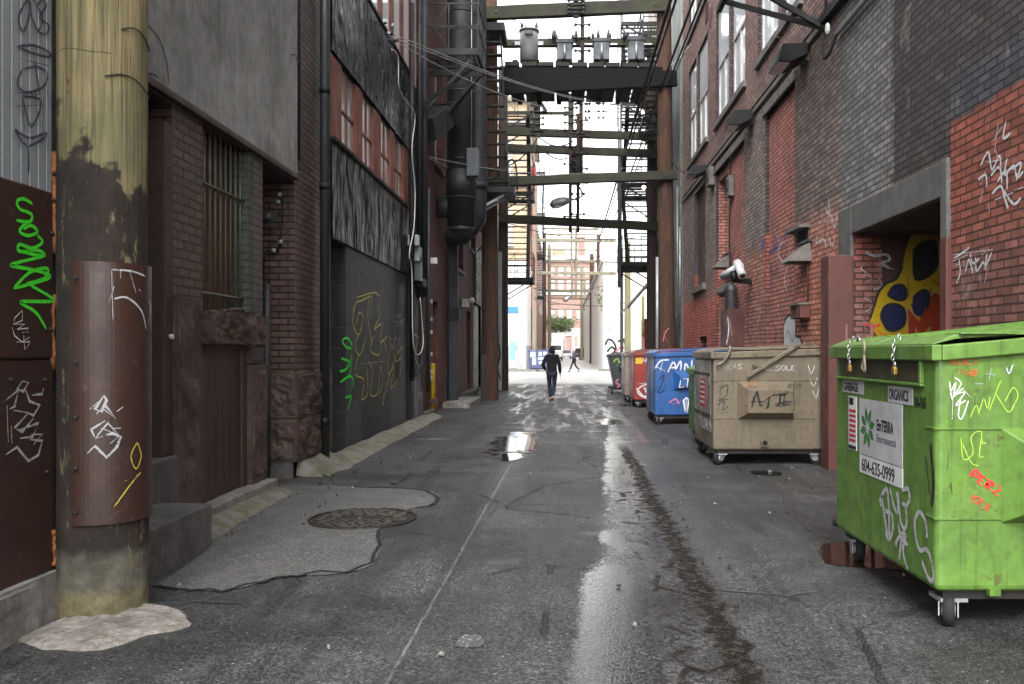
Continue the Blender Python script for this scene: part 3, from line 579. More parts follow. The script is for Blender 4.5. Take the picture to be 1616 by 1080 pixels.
for i in range(-7,8):
    y=i*mr*.122; hw=math.sqrt(max((mr*.9)**2-y*y,0))
    x=-hw+.02+(i%2)*.03
    while x<hw-.07:
        L=random.choice((.055,.075,.1)); x2=min(x+L,hw-.01)
        if not(abs(y)<.09 and abs((x+x2)/2)<.2): b.box(x,x2,y-.017,y+.017,.005,.021)
        x=x2+.028
b.box(-.17,.17,-.075,.075,.005,.013); b.build('raised_bars',M['manhole'],t_,local=True,bevel=.004,seg=1)
flat_text('SEWER',.085,(-.15,-.03,.0145),(1,0,0),(0,1,0),M['darkmetal'],'lettering',t_,local=True) if False else None

# litter: bits of paper, leaves and grit lying about
def litter():
    rnd=random.Random(11); b=MB(); d=MB()
    def bit(mb,x,y,r,h=.012):
        a=rnd.uniform(0,2*PI); z=GH(x,y)+.012; k=rnd.randint(4,6); P=[Vector((x+r*rnd.uniform(.6,1.2)*math.cos(a+2*PI*i/k),y+r*rnd.uniform(.5,1.1)*math.sin(a+2*PI*i/k),z+rnd.uniform(0,h))) for i in range(k)]; c=Vector((x,y,z+h*1.4)); n=k
        Q=[Vector((p.x,p.y,p.z-.010)) for p in P]
        mb.add(P+[c]+Q,[(i,(i+1)%n,n) for i in range(n)]+[(i,n+1+i,n+1+(i+1)%n,(i+1)%n) for i in range(n)])
    for i in range(46): bit(b,rnd.uniform(-2.9,3.2),rnd.uniform(3.9,22)**1.0,rnd.uniform(.006,.018))
    for x,y,r in ((2.55,10.6,.035),(2.9,10.9,.03),(2.65,11.6,.04),(-2.3,9.3,.02),(-.6,4.2,.02),(.42,8.1,.02),(1.9,7.9,.015)): bit(b,x,y,r)
    for i in range(170):
        side=rnd.random()
        if side<.45: x=-2.85+abs(rnd.gauss(0,.38)); y=rnd.uniform(6.8,20)
        elif side<.8: x=.9+rnd.gauss(0,.22); y=rnd.uniform(3.8,13)
        else: x=rnd.uniform(2.0,3.5); y=rnd.uniform(4.3,17)
        bit(d,x,y,rnd.choice((.006,.008,.010,.016)),.006)
    o=b.build('paper_litter',M['concrete']); tag(o,'scraps of pale paper and grit scattered over the asphalt','litter',kind='stuff')
    o=d.build('leaf_litter',M['leafmould']); tag(o,'dark dead leaves and crumbs along the kerb and drain line','litter',kind='stuff')
M['leafmould']=aged('dead leaf brown',(.022,.014,.008),(.012,.009,.006),rough=.9,streak=0)
litter()
# ============================================================ left side, near to far
NW=-2.87
def bolts(pts,nrm,r,h,mat,parent,name='bolt'):
    for p in pts:
        b=MB(); b.disc(p,nrm,r,h*.5,10); b.sphere(Vector(p)+Vector(nrm)*h*.5,r*.6,8,5); b.build(name,mat,parent)
# ---- clad wall at the near left
t=thing('metal_clad_wall','near left wall clad in grey ribbed sheet above brown sheet panels','wall',(NW,4,0))
b=MB(); b.box(NW-.5,NW-.03,1.0,4.97,0,7.6); b.build('wall_core',M['concrete_dark'],t)
def ribbed(mb,X,y0,y1,z0,z1,pitch=.075,d=.0035):
    y=y0; vs=[];
    prof=[]
    while y<y1-1e-6:
        for dy,dd in ((0,0),(.055,0),(.060,-d),(.070,-d)):
            if y+dy<y1: prof.append((y+dy,X+dd))
        y+=pitch
    prof.append((y1,X))
    n=len(prof); mb.add([(x,y,z0) for y,x in prof]+[(x,y,z1) for y,x in prof],[(i,i+1,n+i+1,n+i) for i in range(n-1)])
b=MB(); ribbed(b,NW,1.0,4.79,2.30,7.6); b.build('ribbed_panel',M['corr'],t)
b=MB(); b.box(NW-.02,NW+.012,1.0,4.79,1.46,2.39); b.build('upper_brown_panel',M['brownsheet'],t,bevel=.012)
b=MB(); b.box(NW-.02,NW+.007,1.0,4.80,.28,1.452); b.build('lower_brown_panel',M['brownsheet'],t,bevel=.006)
b=MB(); rough_block(b,NW-.4,NW+.035,1.0,4.8,-.05,.275,.018,.16,3); b.build('concrete_base',M['concrete'],t)
b=MB()
for za,zb in ((2.05,2.62),(1.40,1.82),(.30,.50)):
    q=[Vector((NW+.012+.012*mnoise.noise(Vector((za,k*.7,0))),4.795+.02*mnoise.noise(Vector((k*.5,za,2))),za+(zb-za)*k/14)) for k in range(15)]
    b.tube(q,[.010+.014*abs(mnoise.noise(Vector((k*.8,za*3,5)))) for k in range(15)],7)
b.build('sealing_foam',M['rustfoam'],t)
bolts([(NW+.012,*at_x(px,py,NW)[1:]) for px,py in ((86,34),(80,274),(78,368),(76,520),(80,316))]+[(NW+.007,*at_x(px,py,NW)[1:]) for px,py in ((71,745),(68,600),(14,600))],(1,0,0),.014,.016,M['iron'],t)
pj=lambda x,y: at_x(x,y,NW+.008); N1=(1,0,0)
strokes_px([[(36,8),(28,30),(36,50),(46,20),(44,2),(36,8)],[(46,0),(50,30),(60,48),(66,26),(58,10),(66,0)],[(58,10),(50,-8),(72,6),(62,28),(76,40),(72,54),(58,50)],
  [(26,74),(52,72),(76,82),(76,90),(50,84),(26,74)],[(31,93),(76,104)],[(54,98),(58,126),(62,150)],[(34,110),(26,132),(40,146),(66,138),(74,118),(58,106),(34,110)],[(28,146),(60,150)],
  [(32,148),(38,206)],[(24,168),(68,166)],[(34,152),(48,200),(64,160),(34,152)],[(68,152),(66,222)],[(22,204),(46,218),(72,210),(66,220),(44,232)],[(22,204),(34,224),(44,236),(44,274)]],pj,N1,.0135,'purple_graffiti',M['s_purple'],t)
strokes_px([[(50,322),(36,314),(26,318),(30,330),(48,338),(46,350),(24,348)],[(46,350),(36,356),(30,366),(44,372),(58,366),(48,356),(36,362)],[(58,372),(66,382),(50,392),(30,386),(28,396),(44,398)],[(28,396),(54,402),(70,404),(62,396),(42,394)],
  [(70,404),(22,416),(18,420),(40,424),(72,432),(74,440),(20,456)],[(20,456),(46,430),(74,424),(68,440),(40,448)],[(46,450),(80,470),(78,476),(36,476),(34,480),(56,494),(72,520)]],lambda x,y: at_x(x,y,NW+.014),N1,.018,'green_graffiti',M['s_green'],t)
strokes_px([[(34,490),(22,502),(20,512),(34,506),(34,490)],[(22,512),(38,512),(26,520),(44,518),(34,526),(44,524)],[(18,516),(22,530),(34,540),(46,532)],[(24,540),(46,540),(36,530),(38,552),(46,542)]],lambda x,y: at_x(x,y,NW+.014),N1,.006,'white_graffiti',M['s_white'],t,False)
strokes_px([[(34,602),(26,614),(36,618),(44,604),(34,602)],[(8,632),(28,616),(22,642),(14,646)],[(38,612),(46,634),(62,640),(52,656),(38,650)],[(50,624),(66,622),(68,612)],[(20,648),(44,652),(22,676),(34,682),(52,660)],[(26,680),(60,668),(50,690),(30,692)],[(44,694),(66,696),(60,718),(44,728),(26,706),(8,718)],[(48,686),(66,686),(52,702)],[(10,640),(12,698)],[(16,672),(18,700)]],lambda x,y: at_x(x,y,NW+.008),N1,.0165,'silver_graffiti',M['s_silver'],t,False)

# ---- near utility pole
PC=(-2.655,4.93); PR=.236
t=thing('utility_pole','huge tan timber pole at near left with peeling brown paint and metal guard','utility pole',(PC[0],PC[1],0))
b=MB(); n=48; vs=[];fs=[]; zs=[-.05+i*.16 for i in range(60)]
for j,z in enumerate(zs):
    for k in range(n):
        a=2*PI*k/n; r=PR*(1-.012*z/3)+.010*mnoise.noise(Vector((math.cos(a)*2,math.sin(a)*2,z*.55)))+.004*mnoise.noise(Vector((math.cos(a)*7,math.sin(a)*7,z*1.2)))
        vs.append((PC[0]+r*math.cos(a),PC[1]+r*math.sin(a),z))
for j in range(len(zs)-1):
    for k in range(n): fs.append((j*n+k,j*n+(k+1)%n,(j+1)*n+(k+1)%n,(j+1)*n+k))
b.add(vs,fs,True); b.build('trunk',M['pole_near'],t)
GR=PR+.016
def on_pole(ang,z,r=GR): return Vector((PC[0]+r*math.cos(ang),PC[1]+r*math.sin(ang),z))
b=MB(); A0,A1=math.radians(-100),math.radians(38); n=24; vs=[];fs=[]
for k in range(n+1):
    a=A0+(A1-A0)*k/n
    for z,r in ((.545,GR),(1.995,GR),(1.995,GR-.012),(.545,GR-.012)): vs.append(on_pole(a,z,r))
for k in range(n):
    for q in range(4): fs.append((4*k+q,4*k+4+q,4*k+4+(q+1)%4,4*k+(q+1)%4))
fs+=[(0,1,2,3),(4*n+3,4*n+2,4*n+1,4*n)]; b.add(vs,fs,False); b.build('pole_guard',M['guard'],t)
bolts([on_pole(math.radians(-93),z) for z in (.62,.86,1.14,1.44,1.9)],(0,-1,0),.016,.018,M['iron'],t)
def proj_pole(px,py):
    # where the line of sight meets the guard's cylinder
    dx=(px-VX)/F; a=dx*dx+1; bq=-2*(dx*PC[0]+PC[1]); c=PC[0]**2+PC[1]**2-GR**2; D=bq*bq-4*a*c
    Y=(-bq-math.sqrt(max(D,0)))/(2*a); return Vector((dx*Y,Y,CH-(py-VY)*Y/F))
npole=lambda p: Vector((p.x-PC[0],p.y-PC[1],0)).normalized()
strokes_px([[(164,624),(150,646),(160,650),(168,632),(164,624)],[(142,646),(156,634)],[(152,654),(166,640),(182,660),(160,644)],[(184,650),(194,642)],[(166,664),(144,678),(150,690)],[(152,690),(170,668),(188,688),(160,676)],[(150,692),(178,684),(190,690),(184,706),(168,722),(150,704),(138,716)],[(186,690),(174,700)],[(176,676),(190,676)]],proj_pole,npole,.0155,'silver_graffiti',M['s_silver'],t,False)
strokes_px([[(176,426),(178,506)],[(176,426),(206,428),(228,436)],[(190,426),(190,440)],[(204,428),(214,462)],[(180,452),(172,478)],[(180,472),(200,470),(222,490),(230,520)],[(218,456),(236,480),(234,510)]],proj_pole,npole,.010,'white_graffiti',M['s_silver'],t)
strokes_px([[(216,698),(206,720),(214,740),(222,720),(216,698)],[(222,745),(206,764),(180,800)],[(196,760),(220,748)]],proj_pole,npole,.007,'yellow_graffiti',M['s_yellow'],t)
b=MB()
for zz,a0,a1 in ((3.02,-60,40),(3.30,-40,40)):
    b.tube([on_pole(math.radians(a0+(a1-a0)*k/10),zz+.03*math.sin(k*.6),PR+.004) for k in range(11)],.004,5)
b.build('wire_wrap',M['iron'],t)
# poured collar at the foot
cp=[(25,1012),(60,1000),(95,985),(150,970),(245,958),(290,968),(302,980),(295,992),(240,1004),(200,1018),(140,1028),(60,1022)]
b=MB(); base=[at_g(x,y) for x,y in cp]; base=[p+Vector((.035*mnoise.noise(p*7),.04*mnoise.noise(p*7+Vector((3,1,0))),0)) for p in spline(base+[base[0]],6)][:-1]; n=len(base)
vs=[Vector((p.x,p.y,-.02)) for p in base]+[Vector((p.x,p.y,.012+.012*mnoise.noise(p*8))) for p in base]
inner=[Vector((PC[0]+(p.x-PC[0])*.62,PC[1]+(p.y-PC[1])*.62,.04+.025*mnoise.noise(p*7))) for p in base]; vs+=inner+[Vector((PC[0],PC[1],.055))]
fs=[(i,(i+1)%n,n+(i+1)%n,n+i) for i in range(n)]+[(n+i,n+(i+1)%n,2*n+(i+1)%n,2*n+i) for i in range(n)]+[(2*n+i,2*n+(i+1)%n,3*n) for i in range(n)]
b.add(vs,fs); o=b.build('concrete_collar',M['collar'],t,subsurf=1)

# ---- rendered building with brick piers
HB=9.2; YA,YB=4.98,11.72; ZP=3.57
t=thing('rendered_brick_building','dark brown brick building with grey cement render above, door and barred window','building',(LX,8,0))
holes=[(5.2,6.98,.0,ZP-.05,.55),(7.58,8.74,1.86,ZP-.03,.22),(9.08,10.14,.0,ZP-.05,.62),(7.45,8.62,.12,1.52,.12)]
b=MB(); wall_x(b,LX,YA,YB,-.05,ZP,holes); wall_x(b,LX,10.14,YB,ZP,HB,()); shell(b,LX,YA,YB,-.05,HB,-8)
wall_x(b,LX,YA,10.14,ZP,HB,()); b.build('brick_wall',M['brick_brown'],t)
b=MB(); b.box(LX-.01,LX+.045,YA,10.14,ZP+.02,HB-.2); b.build('render_panel',M['plaster'],t,bevel=.012)
b=MB(); b.box(LX-.02,LX+.055,YA,10.18,ZP-.035,ZP+.018); b.build('ledge',M['brownpaint'],t,bevel=.01)
# entrance recess
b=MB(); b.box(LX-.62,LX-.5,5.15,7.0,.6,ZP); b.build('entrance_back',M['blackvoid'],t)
b=MB(); b.box(LX-.2,LX+.012,6.83,6.98,.66,3.34); b.build('door_frame',M['brownpaint'],t,bevel=.008)
b=MB(); b.box(LX-.42,LX-.36,5.3,6.8,.66,3.4)
b.build('entrance_door',M['wooddoor'],t,bevel=.01)
b=MB(); b.box(LX-.55,LX+.05,5.15,7.0,.0,.655); b.build('door_step',M['concrete_dark'],t,bevel=.02)
b=MB(); b.tube([(LX+.014,6.9,1.62),(LX+.05,6.9,1.62)],.02,10); b.build('door_bell',M['white'],t)
# barred window
w=MB(); w.box(LX-.23,LX-.17,7.58,8.74,1.86,ZP); w=w.build('window',M['glass_dark'],t)
b=MB()
for k in range(5): b.box(LX-.17,LX-.155,7.6+k*.235,7.6+k*.235+.21,1.88,ZP-.05)
b.build('shutter',aged('orange brown boards',(.12,.055,.02),(.07,.03,.014),rough=.7,streak=.5),w)
b=MB()
for k in range(9):
    y=7.63+k*.122; b.tube([(LX-.06,y,1.87),(LX-.06,y,ZP-.04)],.011,6)
for z in (2.03,3.02): b.tube([(LX-.045,7.5,z),(LX-.045,8.68,z)],.014,6)
b.build('window_bars',aged('grey green bar paint',(.10,.10,.075),rough=.6),w)
b=MB(); b.box(LX-.215,LX+.004,8.66,8.745,1.86,ZP-.05); b.build('window_jamb',M['greenjamb'],t)
b=MB(); b.box(LX-.02,LX+.006,8.745,8.80,1.86,ZP-.05); b.build('jamb_edge',M['greenjamb'],t)
# stone sill, side stones, small plank door
b=MB(); rough_block(b,LX-.2,LX+.085,7.47,8.98,1.57,1.86,.06,.05,1); b.build('stone_sill',M['stone'],t)
b=MB(); rough_block(b,LX-.2,LX+.04,6.99,7.44,.18,1.95,.035,.05,2); b.build('stone_pier',M['stone'],t)
b=MB(); rough_block(b,LX-.2,LX+.05,8.64,9.07,.15,1.36,.03,.05,4); b.build('stone_pier',M['stone'],t)
b=MB(); rough_block(b,LX-.2,LX+.045,8.64,9.0,1.38,1.56,.02,.08,5); b.build('stone_block',M['stone'],t)
d=MB()
for k in range(5): d.box(LX-.06,LX-.01,7.63+k*.172,7.63+k*.172+.168,.14,1.56)
d.build('plank_door',M['wooddoor'],t,bevel=.004)
b=MB(); b.box(LX-.1,LX+.02,7.44,7.62,.12,1.6); b.box(LX-.1,LX+.005,8.5,8.63,.14,1.55); b.build('plank_door_frame',M['brownpaint'],t,bevel=.008)
b=MB(); rough_block(b,LX-.3,LX+.15,7.0,9.12,-.05,.15,.012,.2,6); b.build('door_sill',M['concrete'],t,bevel=.01)
# recess with pipe
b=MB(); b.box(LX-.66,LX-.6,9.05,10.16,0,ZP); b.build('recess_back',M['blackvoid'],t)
b=MB(); p0=at_y(421,757,9.95); b.tube([(p0.x,9.95,.05),(p0.x,9.95,2.28)],.042,12); b.build('drain_pipe',M['darkmetal'],t)
b=MB(); b.tube([(LX-.35,9.8,3.02),(LX-.08,9.66,3.02)],.055,14); b.tube([(LX-.08,9.66,3.02),(LX-.077,9.658,3.02)],.047,14); b.build('vent_stub',M['darkmetal'],t)
for px,py in ((441,307),(439,319),(443,382),(432,396)):
    p=at_y(px,py,10.09); b=MB(); b.sphere(p,.03,10,7); b.tube([p,p+Vector((0,.05,0))],.018,8); b.build('small_lamp',M['galv'],t)
b=MB(); b.tube(spline([at_y(443,300,10.1),at_y(446,340,10.1),at_y(438,395,10.1),at_y(418,400,10.1),at_y(419,470,10.1)],4),.008,5); b.build('cable',M['rubber'],t)
# corner stones of the pier
for z0,z1,sd in ((.72,1.24,7),(.20,.70,8)):
    b=MB(); rough_block(b,LX-.30,LX+.05,10.08,11.62,z0,z1,.055,.04,sd); b.build('corner_stone',M['stone'],t)
b=MB(); b.box(LX-.62,LX+.0,10.09,10.3,-.05,.6); b.build('pier_base',M['concrete_dark'],t,bevel=.01)
b=MB(); vs=[(LX-.1,10.2,0),(LX+.32,10.25,.0),(LX+.28,11.5,0),(LX-.1,11.6,0),(LX-.1,10.25,.22),(LX+.05,10.3,.2),(LX+.08,11.4,.2),(LX-.1,11.5,.25)]
b.add(vs,[(0,1,5,4),(1,2,6,5),(2,3,7,6),(4,5,6,7)]); b.build('mossy_foot',M['mossy'],t,bevel=.03,subsurf=2)
# conduit on the pier
b=MB(); x=LX+.04; y=yx(471.5,x); b.tube([(x,y,zy(258,y)),(x,y,HB-1)],.02,8); b.tube([(x,y,zy(262,y)),(x-.02,y-.18,zy(278,y)-.04)],.012,6); b.box(x-.03,x+.02,y-.03,y+.03,zy(268,y),zy(254,y)); b.build('conduit',M['black'],t)
b=MB(); p=Vector((x,y,zy(100,y))); b.tube([p+Vector((0,-.02,0)),p+Vector((.05,-.3,0)),p+Vector((.02,-.34,-.02))],.006,5); b.build('bracket',M['iron'],t)
pl=lambda x,y: at_x(x,y,LX+.048)
strokes_px([[(232,40),(250,60),(262,95),(266,132)],[(230,116),(244,118),(250,124)],[(226,140),(216,136),(206,142)]],pl,N1,.012,'black_graffiti',M['s_char'],t)
# step block
t=thing('concrete_step','long grimy concrete step block beside the big near pole','step',(LX+.2,6,0))
b=MB(); b.box(LX-.02,LX+.47,5.1,6.64,-.03,.325); b.build('step_block',M['concrete_dark'],t,bevel=.015)
# mossy gutter kerbs (ground dressing)
def kerb(pts,w0,w1,h,name,label,mat):
    vs=[];fs=[]
    P=spline([Vector(p) for p in pts],4)
    for i,p in enumerate(P):
        for k,(dx,z) in enumerate(((w0,0.0),(w0*.55,h*.45),(0,h),(-w1,h*1.15))):
            vs.append((p.x+dx*(1+.25*mnoise.noise(p*2.3)),p.y,p.z+z*(1+.35*mnoise.noise(p*1.9+Vector((k,0,0))))-(.01 if k==0 else 0)))
    for i in range(len(P)-1):
        for k in range(3): fs.append((4*i+k,4*i+k+1,4*i+5+k,4*i+4+k))
    b=MB(); b.add(vs,fs,True); o=b.build(name,mat); tag(o,kind='structure',label=label); return o
kerb([(-2.98,6.7,0),(-3.0,7.6,0),(-3.02,8.4,0),(-3.05,9.1,0)],.20,.12,.07,'kerb','mossy concrete kerb below the small plank door',M['mossy'])
kerb([(-3.1,10.3,0),(-3.06,11.4,0),(-3.05,13,0),(-3.06,15,0),(-3.05,17.5,0),(-3.04,19.8,0)],.27,.12,.08,'kerb','pale mossy sloping kerb along the black wall',M['mossy'])

# ---- black clad building
YC,YD=11.74,19.2; HC=10.6
t=thing('black_clad_building','building clad in buckled black sheet metal with red framed windows','building',(LX,15,0))
WZ0,WZ1=4.47,5.62
Ys=[yx(p,LX) for p in (540,562,573,590,602,617,623,637)]
wins=[(Ys[i],Ys[i+1],WZ0,WZ1,.16) for i in (0,2,4,6)]
wy0,wy1=11.80,17.62
b=MB(); wall_x(b,LX-.03,YC,YD,-.05,HC,[(wy0,wy1,WZ0,WZ1,.1),(YC+.03,17.62,-.05,3.06,.45),(13.3,19.0,7.25,9.6,.12)]); shell(b,LX-.03,YC,YD,-.05,HC,-8); b.build('wall',M['black'],t)
def crinkled(mb,y0,y1,z0,z1,X,amp,nz0=None,step=.12):
    ny=int((y1-y0)/step); nz=int((z1-z0)/step); vs=[];fs=[]
    for j in range(nz+1):
        for i in range(ny+1):
            y=y0+(y1-y0)*i/ny; z=z0+(z1-z0)*j/nz; e=min(1,min(i,ny-i)/2,min(j,nz-j)/2)
            q=Vector((y*1.1,z*.55,X)); vs.append((X+.02+amp*e*(mnoise.noise(q*1.5)+.5*mnoise.noise(q*3.7)),y,z))
    for j in range(nz):
        for i in range(ny): a=j*(ny+1)+i; fs.append((a,a+1,a+ny+2,a+ny+1))
    mb.add(vs,fs,True)
b=MB(); crinkled(b,YC,18.0,WZ1+.03,7.2,LX,.05); b.build('upper_cladding',M['crinkle'],t)
b=MB(); crinkled(b,YC,17.7,3.07,WZ0-.05,LX,.035); b.build('lower_cladding',M['crinkle_low'],t)
b=MB(); b.box(LX-.05,LX+.07,YC,17.75,WZ0-.07,WZ0-.01); b.build('window_ledge',M['black'],t,bevel=.01)
b=MB(); b.box(LX-.05,LX+.05,YC,18.05,7.2,7.26); b.build('window_ledge',M['black'],t,bevel=.01)
yy=wy0
for (a,c,_,_,_) in wins+[(wy1,0,0,0,0)]:
    f=MB(); f.box(LX-.10,LX-.006,yy,a,WZ0,WZ1); yy=c; f=f.build('window_post',M['redframe'],t,bevel=.008)
for (a,c,z0,z1,_) in wins:
    g=MB(); g.box(LX-.06,LX-.05,a,c,z0,z1); g=g.build('window_pane',M['glass_dirty'],f)
    m_=MB(); mid=(a+c)/2; m_.box(LX-.048,LX-.03,mid-.018,mid+.018,z0,z1); m_.box(LX-.0485,LX-.03,a,c,z0+.52,z0+.555); m_.build('muntin',M['redframe'],f)
yy=13.3
up=[(13.45,14.0),(14.35,14.95),(15.3,15.9),(16.3,16.9),(17.3,17.9),(18.2,18.8)]
for a,c in up+[(19.0,0)]: f=MB(); f.box(LX-.13,LX-.04,yy,a,7.25,9.6); yy=c; f=f.build('window_post',M['redframe'],t,bevel=.008)
for a,c in up: g=MB(); g.box(LX-.07,LX-.06,a,c,7.25,9.6); g.build('window_pane',M['glass_pale'],f)
# block wall infill with the door niche before it
b=MB(); wall_x(b,LX-.02,12.62,17.60,-.05,3.055,()); b.quad((LX-.02,12.62,-.05),(LX-.5,12.62,-.05),(LX-.5,12.62,3.055),(LX-.02,12.62,3.055)); b.quad((LX-.02,12.62,3.055),(LX-.02,17.6,3.055),(LX-.5,17.6,3.055),(LX-.5,12.62,3.055))
blk=b.build('block_wall',M['block_black'],t)
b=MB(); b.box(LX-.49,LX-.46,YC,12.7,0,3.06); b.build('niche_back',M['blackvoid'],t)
b=MB(); b.box(LX-.02,LX+.06,17.6,17.95,-.02,3.05); b.build('steel_post',M['black'],t,bevel=.01)
b=MB(); b.box(LX-.02,LX+.02,17.95,19.1,.75,3.1); b.build('side_panel',M['black'],t)
b=MB(); b.box(LX-.02,LX+.05,17.95,19.15,.05,.95); b.build('scuffed_box',M['darkmetal'],t,bevel=.02)
pb=lambda x,y: at_x(x,y,LX-.018)
strokes_px([[(556,545),(548,534),(540,538),(546,548),(554,550)],[(553,540),(556,570)],[(538,566),(552,572),(544,584),(536,586)],[(554,560),(552,590),(540,600)],[(536,604),(554,594),(558,612)],[(556,590),(552,630)],[(544,628),(554,626),(550,640),(550,648)]],pb,N1,.035,'green_graffiti',M['s_acid'],t)
strokes_px([[(556,494),(562,478),(572,474),(586,468),(584,486)],[(560,482),(556,510),(566,528),(572,500),(566,494),(562,512)],[(582,470),(580,500),(586,540)],[(596,476),(598,500),(590,520),(602,512),(600,540),(612,530)],[(570,520),(560,545),(568,560),(578,532)],[(590,530),(584,552),(598,560),(604,536),(610,556)],[(566,560),(560,590),(574,600),(570,630),(580,620),(578,580)],[(582,570),(588,590),(584,622),(596,620),(600,580),(604,600),(598,624)],[(614,556),(612,590),(622,580),(616,612),(628,600)],[(560,600),(568,580)],[(606,620),(604,640),(612,600),(626,560),(636,548)],[(562,470),(590,462),(598,468)],[(570,575),(606,570)],[(622,545),(624,570),(634,566),(630,596)]],pb,N1,.024,'yellow_graffiti',M['s_olive'],t)
strokes_px([[(622,500),(632,496),(624,510),(638,504),(626,516)],[(628,488),(630,514)]],pb,N1,.014,'white_graffiti',M['s_silver'],t)
strokes_px([[(614,528),(618,552),(624,530)],[(624,526),(626,556),(630,530)],[(616,536),(632,536)],[(616,544),(632,546)]],pb,N1,.03,'pale_graffiti',M['s_silver'],t)
pk=lambda x,y: at_x(x,y,LX+.022)
strokes_px([[(656,460),(652,520),(660,535),(654,560),(664,590),(656,615)],[(662,540),(666,570),(658,585),(668,600)],[(655,500),(658,545)]],pk,N1,.03,'white_graffiti',M['s_silver'],t)
# black downspout at the corner
t=thing('downspout','tall glossy black downspout where the brick pier meets the black cladding','downspout',(LX+.09,11.62,0))
x=LX+.09; y=yx(512.5,x); b=MB(); b.tube([(x,y,.1),(x,y,10.5)],.062,14)
b.build('pipe',M['duct'],t)
for z in (.55,3.6,4.85,7.9): b=MB(); b.tube([(x,y,z),(x,y,z+.09)],.07,14); b.build('collar',M['black'],t)

# ---- pipes and gear at the end of the black building
t=thing('pipe_cluster','vertical black pipes and grey conduit with junction boxes beside the red brick building','pipes',(LX+.1,19.3,0))
for px,r,z0,z1,m in ((650,.05,.9,8.5,'black'),(662,.06,2.6,10.5,'black'),(669.5,.075,2.7,12,'duct'),(676,.045,.6,5.2,'darkmetal')):
    x=LX+.14; y=yx(px,x); b=MB(); b.tube([(x,y,z0),(x,y,z1)],r,10); b.build('pipe',M[m],t)
for px,py,w_,h_,m in ((655,402,.3,.3,'greysteel'),(652,380,.16,.22,'galv'),(656,425,.28,.5,'bluegrey'),(682,412,.14,.14,'white'),(662,447,.5,.16,'black')):
    x=LX+.12; y=yx(px,x); z=zy(py,y); b=MB(); b.box(x-.1,x+.12,y-w_/2,y+w_/2,z-h_/2,z+h_/2); b.build('junction_box',M[m],t,bevel=.01)
x=LX+.2; b=MB(); b.tube(spline([at_x(px,py,x) for px,py in ((618,78),(628,90),(630,140),(645,165),(655,185),(650,235),(655,300),(653,360),(646,400),(650,430),(652,540),(660,560),(668,540),(663,470))],4),.012,5); b.build('loose_cable',M['white'],t)
for k,z in enumerate((2.6,2.2,1.9,1.4,1.0,.85)):
    x=LX+.12; y=yx(677,x)+.03; b=MB(); b.box(x-.03,x+.07,y-.06,y+.06,z,z+.09); b.build('clip',M['galv'],t)
t=thing('yellow_bollard','yellow painted steel pipe bollard standing by the red brick wall','bollard',(-3.05,20.0,0))
p=at_y(683,640,20.3); b=MB(); b.tube([(p.x,20.3,0),(p.x,20.3,1.2)],.058,14); b.sphere((p.x,20.3,1.2),.058,14,8,(1,1,.4)); b.build('post',M['yellow'],t)
b=MB(); b.bar((p.x-.25,20.2,.33),(p.x+.1,20.2,.33),.05,.1); b.build('rail',M['darkmetal'],t)

# ---- red brick building further along
YE,YF=19.2,38.0
t=thing('red_brick_building','red brick building with cream doors and black exhaust ducts on the left','building',(LX,28,0))
hol=[(20.9,21.7,.1,2.75,.16),(27.9,29.3,.15,2.85,.16),(30.2,33,.15,3.2,.12),(21.2,22.6,6.2,9.0,.2),(25.6,27.2,4.0,7.2,.2),(29.0,31.0,5.0,8.2,.2),(33,36,.2,3.5,.15)]
b=MB(); wall_x(b,LX,YE,YF,-.05,13,hol); shell(b,LX,YE,YF,-.05,13,-8); b.build('brick_wall',M['brick_red'],t)
for h,m,nm in zip(hol,('cream','cream','greydoor','glass_pale','glass_dirty','glass_pale','greydoor'),('door','door','metal_door','window','window','window','metal_door')):
    d=MB(); d.box(LX-h[4]-.03,LX-h[4]+.03,h[0],h[1],h[2],h[3]); d=d.build(nm,M[m],t)
    b=MB()
    if nm=='window':
        b.box(LX-h[4]+.03,LX-h[4]+.07,h[0],h[1],(h[2]+h[3])/2-.04,(h[2]+h[3])/2+.04); b.box(LX-h[4]+.03,LX-h[4]+.07,(h[0]+h[1])/2-.03,(h[0]+h[1])/2+.03,h[2],(h[2]+h[3])/2-.04); b.build('sash',M['redframe'],d)
        b=MB(); b.box(LX-.05,LX+.07,h[0]-.08,h[1]+.08,h[2]-.1,h[2]-.005); b.build('sill',M['trim_grey'],d)
    else:
        b.box(LX-h[4]+.03,LX-h[4]+.09,h[0]+.08,h[0]+.16,1.05,1.2); b.build('handle',M['darkmetal'],d)
b=MB(); b.box(LX-.02,LX+.03,23.0,24.2,.0,1.0); b.build('base_panel',M['guard'],t)
b=MB(); b.box(LX-.02,LX+.16,YE+.05,20.4,-.05,.14); b.build('foundation',M['concrete_dark'],t,bevel=.02); b=MB(); b.box(LX-.02,LX+.2,26.5,30,-.05,.22); b.build('foundation',M['concrete_dark'],t,bevel=.02)
b=MB(); rough_block(b,LX-.1,-2.5,22.6,25.6,-.08,.14,.05,.25,11); b.build('footing',M['concrete'],t)
b=MB(); b.box(LX-.02,LX+.1,30.1,33.1,3.2,5.2); b.build('louvre_panel',M['greydoor'],t)
b=MB()
for k in range(9): b.bar((LX+.105,30.15,3.35+k*.2),(LX+.105,33.05,3.35+k*.2),.03,.09)
b.build('louvre',M['darkmetal'],t)
b=MB(); b.box(LX+.0,LX+.2,26.8,27.1,2.9,3.15); b.sphere((LX+.3,26.9,3.1),.1,10,7); b.build('wall_light',M['white'],t)
